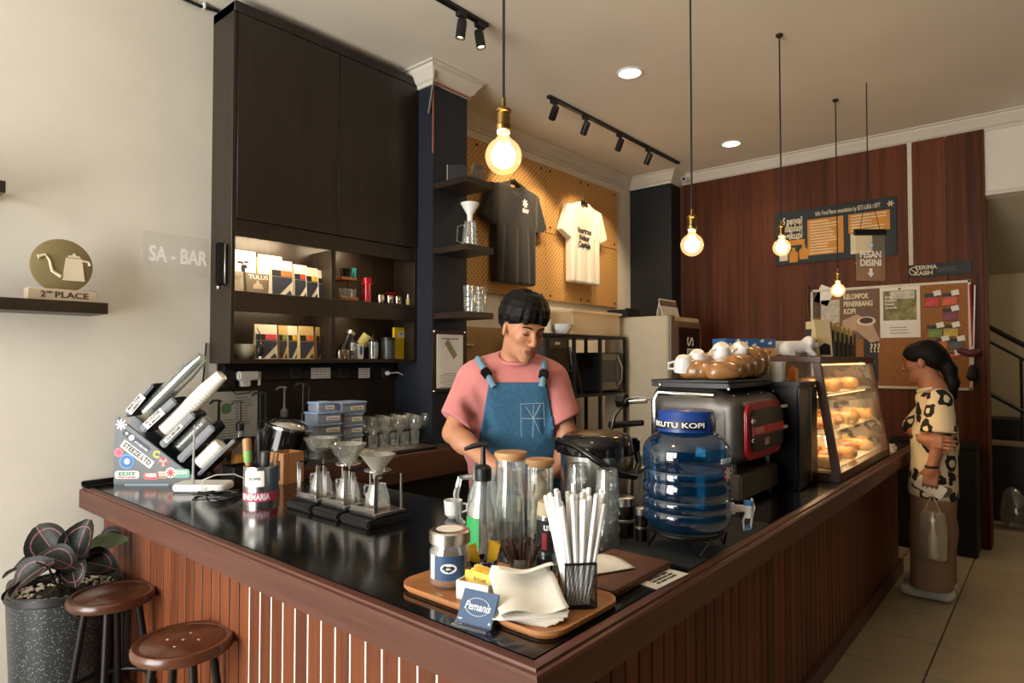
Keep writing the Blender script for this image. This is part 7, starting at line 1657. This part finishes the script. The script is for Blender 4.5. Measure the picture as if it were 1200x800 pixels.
ob('spine', bx((-w_ / 2 + .006, -.0005, .057), (.012, .0065, .112), 0), mat('album_spine', (62, 56, 50), .5), t); ob('figure_print', MB().prism([(-.03, 0), (.03, 0), (.022, .025), (.008, .03), (.006, .045), (-.006, .045), (-.008, .03), (-.022, .025)], 0, .001, FACE(.0, -.0042, .03)).mesh(False), mat('print_pale', (190, 176, 156), .6), t)
bagw = mat('bag_cream', (232, 224, 202), .6, var=.04); bagg = mat('bag_gold', (206, 178, 118), .5); bagn = mat('bag_slate', (52, 56, 70), .6)
cols = {'red': (196, 60, 44), 'orange': (214, 110, 52), 'green': (130, 150, 52), 'yellow': (218, 180, 60), 'rust': (170, 84, 52), 'pink': (206, 70, 80)}
def shelf_bag(lbl, pxa, wd, y, z0, h, base, c):
    x = cab(pxa, y) + wd / 2; t = coffee_bag(lbl, (x, y, z0), R(3), wd, .032, h, base, base, 'coffee bags in the wall cabinet')
    f = lambda z: -.016 + (z / (h * .55)) * .016 * .3 if z < h * .55 else -.0112 + (z - h * .55) / (h * .45) * .0085
    def pat(nm, pts, m):
        ob(nm, MB().add([(px_, f(z) - .0012, z) for px_, z in pts], [tuple(range(len(pts)))]).mesh(False), m, t)
    w2 = wd / 2 * .94
    pat('photo_print', [(-w2, h * .54), (w2, h * .54), (w2, h * .56), (-w2, h * .56)], bagn); pat('photo_print', [(-w2 * .1, h * .56), (w2, h * .56), (w2, h * .72), (-w2 * .1, h * .72)], mat('bagcol_' + c, cols[c], .6, var=.3, scale=30)); pat('photo_print', [(-w2, h * .56), (-w2 * .1, h * .56), (-w2 * .1, h * .72), (-w2, h * .72)], ink)
    pat('navy_print', [(-w2, .004), (-w2 * .3, .004), (w2, h * .42), (w2, h * .53), (-w2, h * .53)], bagn); pat('navy_print', [(w2 * .25, .004), (w2, .004), (w2 * .8, h * .18)], bagn)
for i, (px, c, nm) in enumerate(((316, 'orange', 'orange-photo'), (343, 'red', 'red-photo'), (357, 'yellow', 'amber-photo'), (371, 'pink', 'pink-photo'))):
    shelf_bag('%s cream coffee bag on the upper shelf' % nm, px, .128 if i == 0 else (.085 if i == 1 else .08), 3.185 + .042 * (0 if i == 0 else .4), ZU, .19 - .008 * i, bagw, c)
for i, (px, c, b_, w_, nm) in enumerate(((298, 'pink', bagw, .128, 'wide red-photo white'), (326, 'green', bagg, .05, 'narrow gold green-photo'), (336.5, 'yellow', bagw, .062, 'cream yellow-green-photo'), (350, 'orange', bagg, .092, 'gold orange-photo'), (370, 'rust', bagg, .04, 'slim gold rust-photo'))):
    shelf_bag('%s coffee bag on the lower shelf' % nm, px, w_, 3.215 - (.03 if i in (0, 3) else 0), ZL, .182, b_, c)
bw_ = cab(284, 3.18); t = tag(ob('ceramic_bowl', MB().lathe([(0, 0), (.03, 0), (.052, .02), (.066, .05), (.068, .076), (.064, .076), (.06, .05), (.046, .024), (0, .012)], 32).mesh(), mat('celadon', (200, 204, 182), .25), loc=(bw_, 3.175, ZL)), 'pale celadon bowl at left end of the lower shelf', 'bowl')
t = thing('dust_blower', 'black rubber dust blower bulb in front of the bags', 'blower', (cab(306, 3.112), 3.113, ZL)); ob('bulb', MB().ell((0, 0, .045), (.019, .015, .034), 16, 12).mesh(), blackm, t); ob('nozzle', MB().tube([(0, 0, .075), (.002, 0, .1), (-.004, 0, .13), (-.02, 0, .16)], [.006, .004, .0025, .002], 8).mesh(), chrome, t); ob('foot', MB().lathe([(0, 0), (.007, 0), (.007, .014), (0, .014)], 10).mesh(), white, t)
# upper right compartment
x0 = cab(406, 3.18)
wd_ = wood('rack_wood', (130, 74, 42), (160, 98, 60), 'X', 40)
t = thing('cup_rack', 'small two-tier wooden cup rack in upper right compartment', 'rack', (x0, 3.19, ZU)); ob('tier', bx((0, 0, .012), (.115, .1, .018), .002), wd_, t); ob('tier', bx((-.005, 0, .128), (.105, .1, .016), .002), wd_, t)
for sx in (-.045, .045): ob('post', MB().tube([(sx, .04, .02), (sx, .04, .13)], .003, 6).mesh(), blackmt, t)
sg = MB().lathe([(0, 0), (.018, 0), (.024, .05), (.022, .05), (.016, .003), (0, .003)], 16).mesh(); sg.materials.append(clear)
for i in range(3): tag(ob('shot_glass', sg, None, loc=(x0 - .036 + .034 * i, 3.165, ZU + .0215)), 'small clear glass on the lower tier of the cup rack', 'glass', 'glasses on the cup rack')
t = thing('glass_cup', 'dark wire-handled cup on the upper tier of the rack', 'cup', (x0 - .012, 3.17, ZU + .137)); ob('bowl', MB().lathe([(0, 0), (.025, 0), (.036, .05), (.034, .05), (.023, .003), (0, .003)], 18).mesh(), glass('dark_glass', (120, 120, 120), .05, .1, .7), t); ob('handle', MB().tube([(.034, 0, .045), (.052, 0, .04), (.03, 0, .012)], .004, 6).mesh(), blackm, t)
tl_ = mat('teal_plastic', (30, 120, 124), .4)
t = thing('teal_clips', 'teal plastic clips on the upper tier of the rack', 'clip', (x0 + .035, 3.17, ZU + .137)); ob('clip_arm', MB().tube([(-.008, 0, 0), (.0, 0, .04), (.004, 0, .06)], .006, 6).mesh(), tl_, t); ob('clip_arm', MB().tube([(.016, 0, 0), (.016, 0, .05), (.02, 0, .058)], .008, 6).mesh(), tl_, t)
rdp = glass('red_plastic', (214, 40, 64), .1, .08, .5, .35, (190, 24, 48))
tag(ob('red_tumbler', MB().lathe([(0, 0), (.024, 0), (.025, .11), (.034, .112), (.034, .122), (.026, .124), (.026, .15), (.023, .15), (.022, .004), (0, .004)], 22).mesh(), rdp, loc=(cab(430, 3.18), 3.18, ZU)), 'translucent red press tumbler in upper right compartment', 'tumbler')
tag(ob('red_dripper', MB().lathe([(0, 0), (.012, 0), (.014, .06), (.035, .072), (.036, .078), (.01, .07), (.008, .004), (0, .004)], 20).mesh(), rdp, loc=(cab(458, 3.22), 3.225, ZU + .001)), 'small red dripper behind the steel cups', 'dripper')
sc2 = MB().lathe([(0, 0), (.020, 0), (.024, .03), (.0225, .052), (.02, .052), (.018, .004), (0, .004)], 20).mesh(); sc2.materials.append(mat('hammered_steel', (206, 200, 184), .2, metal=1, var=.35, scale=60))
for i, px in enumerate((446, 456.5, 466)): tag(ob('steel_cup', sc2, None, loc=(cab(px, 3.15), 3.15, ZU)), 'small patterned steel cup on upper shelf, %s of three' % ('left', 'middle', 'right')[i], 'cup', 'steel cups in the cabinet')
t = thing('dropper_bottle', 'tiny yellow dropper bottle at right end of upper shelf', 'bottle', (cab(478, 3.15), 3.15, ZU)); ob('bottle_body', MB().lathe([(0, 0), (.013, 0), (.013, .04), (.006, .046), (0, .046)], 14).mesh(), mat('pale_oil', (206, 196, 120), .3), t); ob('cap', MB().lathe([(0, .046), (.008, .046), (.006, .06), (.003, .074), (0, .074)], 12).mesh(), white, t)
# lower right compartment
t = thing('hand_grinder', 'leaning black and steel hand grinder in lower right compartment', 'grinder', (cab(402, 3.2), 3.215, ZL + .03), rot=(0, R(28), 0)); ob('barrel', MB().lathe([(0, 0), (.024, 0), (.024, .13), (0, .13)], 20).mesh(), blackm, t); ob('cap_ring', MB().lathe([(0, .13), (.026, .13), (.026, .15), (0, .152)], 20).mesh(), steel, t)
for i, px in enumerate((399, 405)): tag(ob('steel_cup', sc2, None, loc=(cab(px, 3.13), 3.13, ZL + (.0 if i == 0 else .0)), rot=(0, 0, 0)), 'small steel cup at front of lower right shelf, %s' % ('left', 'right')[i], 'cup', 'steel cups in the cabinet')
def cyl(nm, lbl, cat, px, y, r, h, m, extra=None):
    t = thing(nm, lbl, cat, (cab(px, y), y, ZL)); ob('body', MB().lathe([(0, 0), (r, 0), (r, h), (r - .002, h), (r - .002, .003), (0, .003)], 20).mesh(), m, t)
    return t
t = cyl('spray_bottle', 'clear bottle with black top in lower right compartment', 'bottle', 414, 3.14, .021, .095, clear); ob('neck', MB().lathe([(0, .095), (.02, .095), (.008, .115), (.008, .135), (0, .135)], 16).mesh(), blackm, t); ob('liquid', MB().lathe([(0, .004), (.018, .004), (.018, .05), (0, .05)], 16).mesh(), ink, t)
t = thing('printed_mug', 'tilted olive mug behind the small packets', 'mug', (cab(424, 3.22), 3.22, ZL + .085), rot=(R(20), R(30), 0)); ob('bowl', MB().lathe([(0, 0), (.034, 0), (.036, .07), (.033, .07), (.03, .004), (0, .004)], 22).mesh(), mat('mug_olive', (176, 170, 110), .3), t)
t = thing('small_packet', 'small white packet with blue oval in lower right compartment', 'packet', (cab(423, 3.13), 3.135, ZL)); ob('pouch', bx((0, 0, .045), (.042, .02, .09), .004), mat('packet_grey', (206, 202, 190), .6), t); ob('oval_print', MB().ell((0, -.0102, .05), (.011, .001, .028), 14, 8).mesh(), mat('packet_blue', (40, 90, 140), .5), t)
t = cyl('french_press', 'small glass french press with black lid on lower shelf', 'press', 437.5, 3.15, .027, .105, clear); ob('lid', MB().lathe([(0, .105), (.029, .105), (.026, .118), (.006, .12), (.005, .145), (.009, .15), (0, .154)], 18).mesh(), blackm, t); ob('frame_pattern', MB().tube([(-.02, -.02, .01), (-.02, -.02, .1)], .003, 6).tube([(.02, -.02, .01), (.02, -.02, .1)], .003, 6).tube([(0, -.029, .01), (0, -.029, .1)], .002, 6).mesh(), steel, t)
t = cyl('grey_canister', 'dark grey lidded canister left of the yellow folder', 'canister', 455, 3.16, .042, .115, mat('canister_grey', (66, 72, 72), .35)); ob('lid', MB().lathe([(0, .115), (.046, .115), (.046, .132), (0, .134)], 24).mesh(), blackm, t)
t = thing('yellow_folder', 'bright yellow folder standing at right end of lower shelf', 'folder', (cab(469, 3.2), 3.2, ZL), R(6)); ob('cover', bx((0, 0, .1), (.118, .02, .2), .002), mat('folder_yellow', (232, 204, 30), .5), t); ob('label', bx((.0, -.011, .155), (.055, .001, .04), 0), paper, t); text('MENU', .013, ink, t, FACE(0, -.0118, .16), .0)
for i in range(3): tag(ob('notebook', bx((0, 0, .095), (.006, .12, .19), .001), mat('notebook_%d' % i, ((150, 132, 110), (120, 110, 100), (176, 160, 136))[i], .7), loc=(cab(481, 3.2) + .012 * i, 3.2, ZL)), ('%s notebook standing right of the yellow folder' % ('first', 'second', 'third')[i]), 'notebook', 'notebooks by the folder')
# ================================================================== ON THE COLUMN SHELVES
t = thing('photo_block', 'arched photo block on the top column shelf', 'photo', (2.86, 2.72, SHZ[0])); ob('block', MB().prism([(-.055, 0), (.055, 0), (.055, .07)] + [(.055 * math.cos(a), .07 + .05 * math.sin(a)) for a in np.linspace(0.2, PI - .2, 9)] + [(-.055, .07)], -.006, .006, T(0, 0, 0, PI / 2)).mesh(), mat('photo_mono', (110, 96, 80), .4, var=.8, scale=16), t)
t = thing('dark_frame', 'dark tilted frame beside the arched photo block', 'frame', (2.76, 2.80, SHZ[0]), R(-50)); ob('board', bx((0, 0, .05), (.12, .012, .1), .002), ink, t); ob('edge', bx((-.062, 0, .05), (.004, .014, .1), 0), chrome, t)
t = thing('dripper_set', 'white cone dripper on glass server on the middle column shelf', 'dripper', (2.79, 2.72, SHZ[1]), VIEW)
ob('glass_server', MB().lathe([(0, 0), (.05, 0), (.052, .006), (.036, .15), (.034, .15), (.048, .008), (0, .005)], 24).mesh(), clear, t); ob('handle', MB().tube([(-.04, 0, .13), (-.075, 0, .12), (-.082, 0, .03), (-.05, 0, .02)], .005, 6).mesh(), clear, t)
ob('cone', MB().lathe([(.016, .15), (.018, .19), (.056, .255), (.058, .262), (.054, .262), (.015, .192), (.013, .15)], 28, closed=True).mesh(), porc, t)
for i, x in enumerate((2.79, 2.884)):
    t = thing('measuring_jug', 'clear measuring jug with black marks on bottom column shelf, %s' % ('left', 'right')[i], 'jug', (x, 2.72, SHZ[2]), VIEW, 'measuring jugs')
    ob('glass_body', MB().lathe([(0, 0), (.036, 0), (.042, .16), (.040, .16), (.034, .004), (0, .004)], 22).mesh(), clear, t)
    g = MB(); [g.box((-.01, -.0415, .03 + .03 * q), (.022 if q % 2 else .03, .001, .005)) for q in range(4)]; ob('scale_print_pattern', g.mesh(False), ink if i == 0 else inkw, t)
# ================================================================== BACK CORNER: FRIDGE, RACK, MICROWAVE
fr_ = thing('refrigerator', 'beige refrigerator with dark glass door lettered SE', 'refrigerator', (4.765, 2.40, 0))
bei = mat('fridge_beige', (206, 192, 164), .45, var=.03); ob('cabinet', bx((.3, .31, .885), (.6, .6, 1.77), .008), bei, fr_); drf = ob('door_frame', bx((.33, -.004, .90), (.5, .03, 1.66), .006), steel, fr_)
ob('door_panel', bx((.34, -.021, .9), (.4, .006, 1.56), .002), mat('door_black', (18, 17, 17), .2), drf); text('SEKUTU', .17, inkw, drf, T(.34, -.0245, 1.25, PI / 2) @ Matrix.Rotation(-PI / 2, 4, 'Z'), .01, width=.7)
ob('corner_post', bx((.04, -.004, .885), (.07, .03, 1.77), .004), mat('fridge_trim', (150, 140, 120), .35, metal=.5), fr_)
cl_ = thing('desk_calendar', 'desk calendar with photo header on top of the fridge', 'calendar', (5.05, 2.52, 1.775)); ob('sheet', bx((0, 0, .075), (.32, .004, .15), .001, T(0, 0, 0, R(-14))), paper, cl_); ob('photo', bx((0, -.003, .12), (.31, .003, .055), 0, T(0, 0, 0, R(-14))), mat('calendar_photo', (120, 104, 84), .6, var=.6, scale=20), cl_); ob('stand', bx((0, .06, .07), (.3, .004, .145), 0, T(0, 0, 0, R(12))), paper, cl_)
g = MB(); [g.box((-.12 + .04 * (q % 7), -.0035, .075 - .018 * (q // 7)), (.022, .001, .006)) for q in range(28)]; o = ob('dates_pattern', g.mesh(False), mat('grey_ink', (120, 118, 114), .8), cl_, (0, 0, 0), (R(-14), 0, 0))
tag(ob('black_box_file', MB().box((0, 0, .03), (.22, .2, .06)).box((0, -.08, .066), (.2, .02, .01)).mesh(bevel=.004), blackm, loc=(4.82, 2.85, 1.775)), 'flat black box on the fridge left of the calendar', 'box')
rk = thing('shelf_rack', 'black metal shelf rack with microwave behind the barista', 'shelf rack', (3.62, 2.76, 0))
RW = 1.09
for x in (.01, .34, .70, RW - .01):
    for y in (.01, .40): ob('post', bx((x, y, .79), (.025, .025, 1.58), .002), blackmt, rk)
for z, x0_, x1_ in ((1.591, 0, RW), (1.135, 0, RW), (.75, 0, RW), (.2, 0, RW), (1.33, 0, .34)): ob('shelf', bx(((x0_ + x1_) / 2, .205, z), (x1_ - x0_, .41, .022), .002), blackmt, rk)
ob('shelf', bx((.52, .205, 1.22), (1.12 - .0, .41, .02), .002), blackmt, rk) if False else None
mw = thing('microwave', 'steel fronted microwave oven on the black rack', 'microwave', (4.51, 2.80, 1.148))
ob('shell', bx((0, .17, .165), (.36, .34, .31), .008), blackm, mw); dm = ob('door', bx((-.02, -.008, .165), (.31, .018, .29), .004), mat('mw_steel', (120, 112, 98), .3, metal=.7), mw); ob('window', bx((-.045, -.0185, .17), (.2, .002, .18), 0), mat('mw_glass', (56, 50, 42), .12), dm); ob('handle', MB().tube([(.1, -.018, .05), (.115, -.045, .10), (.115, -.05, .2), (.1, -.018, .29)], .01, 8).mesh(), mat('handle_grey', (96, 90, 80), .4, metal=.6), dm)
ov_ = thing('toaster_oven', 'low steel oven on the rack left of the microwave', 'oven', (3.79, 2.80, 1.342)); ob('shell', bx((0, .16, .115), (.31, .32, .23), .006), mat('oven_steel', (96, 90, 80), .35, metal=.6), ov_); ob('window', bx((0, -.002, .09), (.26, .004, .13), .002), mat('mw_glass', (56, 50, 42), .12), ov_); ob('label', bx((.0, -.003, .19), (.06, .003, .02), 0), paper, ov_)
for i, x in enumerate((-.06, .02)): ob('knob', MB().lathe([(0, 0), (.012, 0), (.012, .02), (0, .02)], 12, M=T(x, -.002, .02, PI / 2)).mesh(), chrome, ov_)
ZK = 1.6025
t = thing('green_bottle', 'dark green bottle on top of the rack', 'bottle', (3.84, 2.95, ZK)); ob('bottle_body', MB().lathe([(0, 0), (.04, 0), (.04, .13), (.03, .16), (0, .16)], 20).mesh(), mat('bottle_green', (36, 70, 66), .35), t); ob('cap', MB().lathe([(0, .16), (.03, .16), (.03, .18), (.012, .185), (.012, .21), (0, .21)], 16).mesh(), blackm, t)
t = thing('white_bowl', 'white patterned bowl on top of the rack', 'bowl', (3.88, 2.83, ZK)); ob('bowl_body', MB().lathe([(0, 0), (.05, 0), (.085, .05), (.088, .07), (.083, .07), (.046, .006), (0, .006)], 26).mesh(), porc, t); ob('rim', MB().lathe([(.088, .066), (.092, .068), (.092, .074), (.086, .074)], 26, closed=True).mesh(), white, t)
t = thing('soap_pump', 'white pump dispenser beside the white bowl', 'bottle', (3.74, 2.85, ZK)); ob('bottle_body', MB().lathe([(0, 0), (.03, 0), (.03, .1), (.015, .12), (0, .12)], 18).mesh(), cream, t); ob('pump', MB().tube([(0, 0, .12), (0, 0, .17), (-.05, 0, .172)], .006, 6).mesh(), blackm, t)
for i, (x, h_) in enumerate(((3.43, .24), (3.53, .29))):
    t = thing('cocktail_shaker', 'tall brass-toned shaker behind the barista, %s' % ('left', 'right')[i], 'shaker', (x, 2.92, 1.29)); ob('body', MB().lathe([(0, 0), (.032, 0), (.042, .14), (.042, .15), (.036, .152), (0, .152)], 22).mesh(), mat('shaker_brass', (196, 176, 132), .2, metal=1), t); ob('pump_top', MB().lathe([(0, .152), (.02, .152), (.02, .2), (.008, .21), (.006, h_), (0, h_)], 14).mesh(), blackm, t)
sh_ = thing('side_table', 'narrow dark shelf table carrying the shakers behind the barista', 'table', (3.48, 2.92, 0)); ob('top', bx((0, 0, 1.28), (.25, .3, .02), .002), blackmt, sh_)
for sx in (-1, 1):
    for sy in (-1, 1): ob('leg', bx((sx * .115, sy * .13, .635), (.022, .022, 1.27), .001), blackmt, sh_)
ob('lower_shelf', bx((0, 0, 1.0), (.24, .28, .016), .001), blackmt, sh_)
for i in range(3): tag(ob('bar_spoon', MB().tube([(0, 0, 0), (.01, 0, .14), (.014, 0, .24)], [.004, .004, .011], 8).mesh(), steel, loc=(3.66 + .05 * i, 2.80, 1.147), rot=(0, R(4 * i), 0)), 'steel bar spoon leaning on the rack, %s of three' % ('left', 'middle', 'right')[i], 'spoon', 'bar spoons on the rack')
for i in range(4): tag(ob('small_glass', sg, None, loc=(3.68 + .07 * i, 2.90, 1.147)), 'small clear glass on the rack shelf below the oven', 'glass', 'glasses on the rack shelf')
for i, (x, tl2) in enumerate(((4.02, 14), (4.10, 20))): tag(ob('tongs', MB().tube([(0, 0, 0), (-.02, 0, .18), (-.05, 0, .36)], [.012, .01, .008], 8).mesh(), mat('worn_metal', (120, 104, 84), .35, metal=.8), loc=(x, 2.80, 1.15), rot=(0, R(-tl2 + 10), 0)), '%s long metal scoop leaning left of the microwave' % ('first', 'second')[i], 'scoop')
ct = thing('plastic_crate', 'large translucent plastic box on the rack beside the fridge', 'box', (4.33, 2.98, 1.6025)); ob('tub', bx((0, 0, .09), (.70, .36, .17), .01), glass('crate_plastic', (226, 220, 206), .25, .06, .35, .4, (206, 198, 178)), ct); ob('lid', bx((0, 0, .185), (.73, .39, .02), .006), glass('crate_lid', (226, 220, 206), .25, .06, .35, .5, (214, 206, 186)), ct)
gm = thing('glass_mug', 'clear glass mug between the urn and the jug', 'mug', (2.135, 1.33, ZC), VIEW); ob('glass_body', MB().lathe([(0, 0), (.04, 0), (.042, .13), (.039, .13), (.037, .006), (0, .006)], 24).mesh(), clear, gm); ob('handle', MB().tube([(-.04, 0, .11), (-.075, 0, .1), (-.078, 0, .04), (-.042, 0, .025)], .006, 8).mesh(), clear, gm)
wbx = thing('white_scale', 'white boxy scale between the urn and the coffee machine', 'scale', (2.27, 1.29, ZC)); ob('body', bx((0, 0, .07), (.14, .12, .14), .008), white, wbx); ob('tray', bx((0, 0, .146), (.16, .14, .012), .003), steel, wbx)
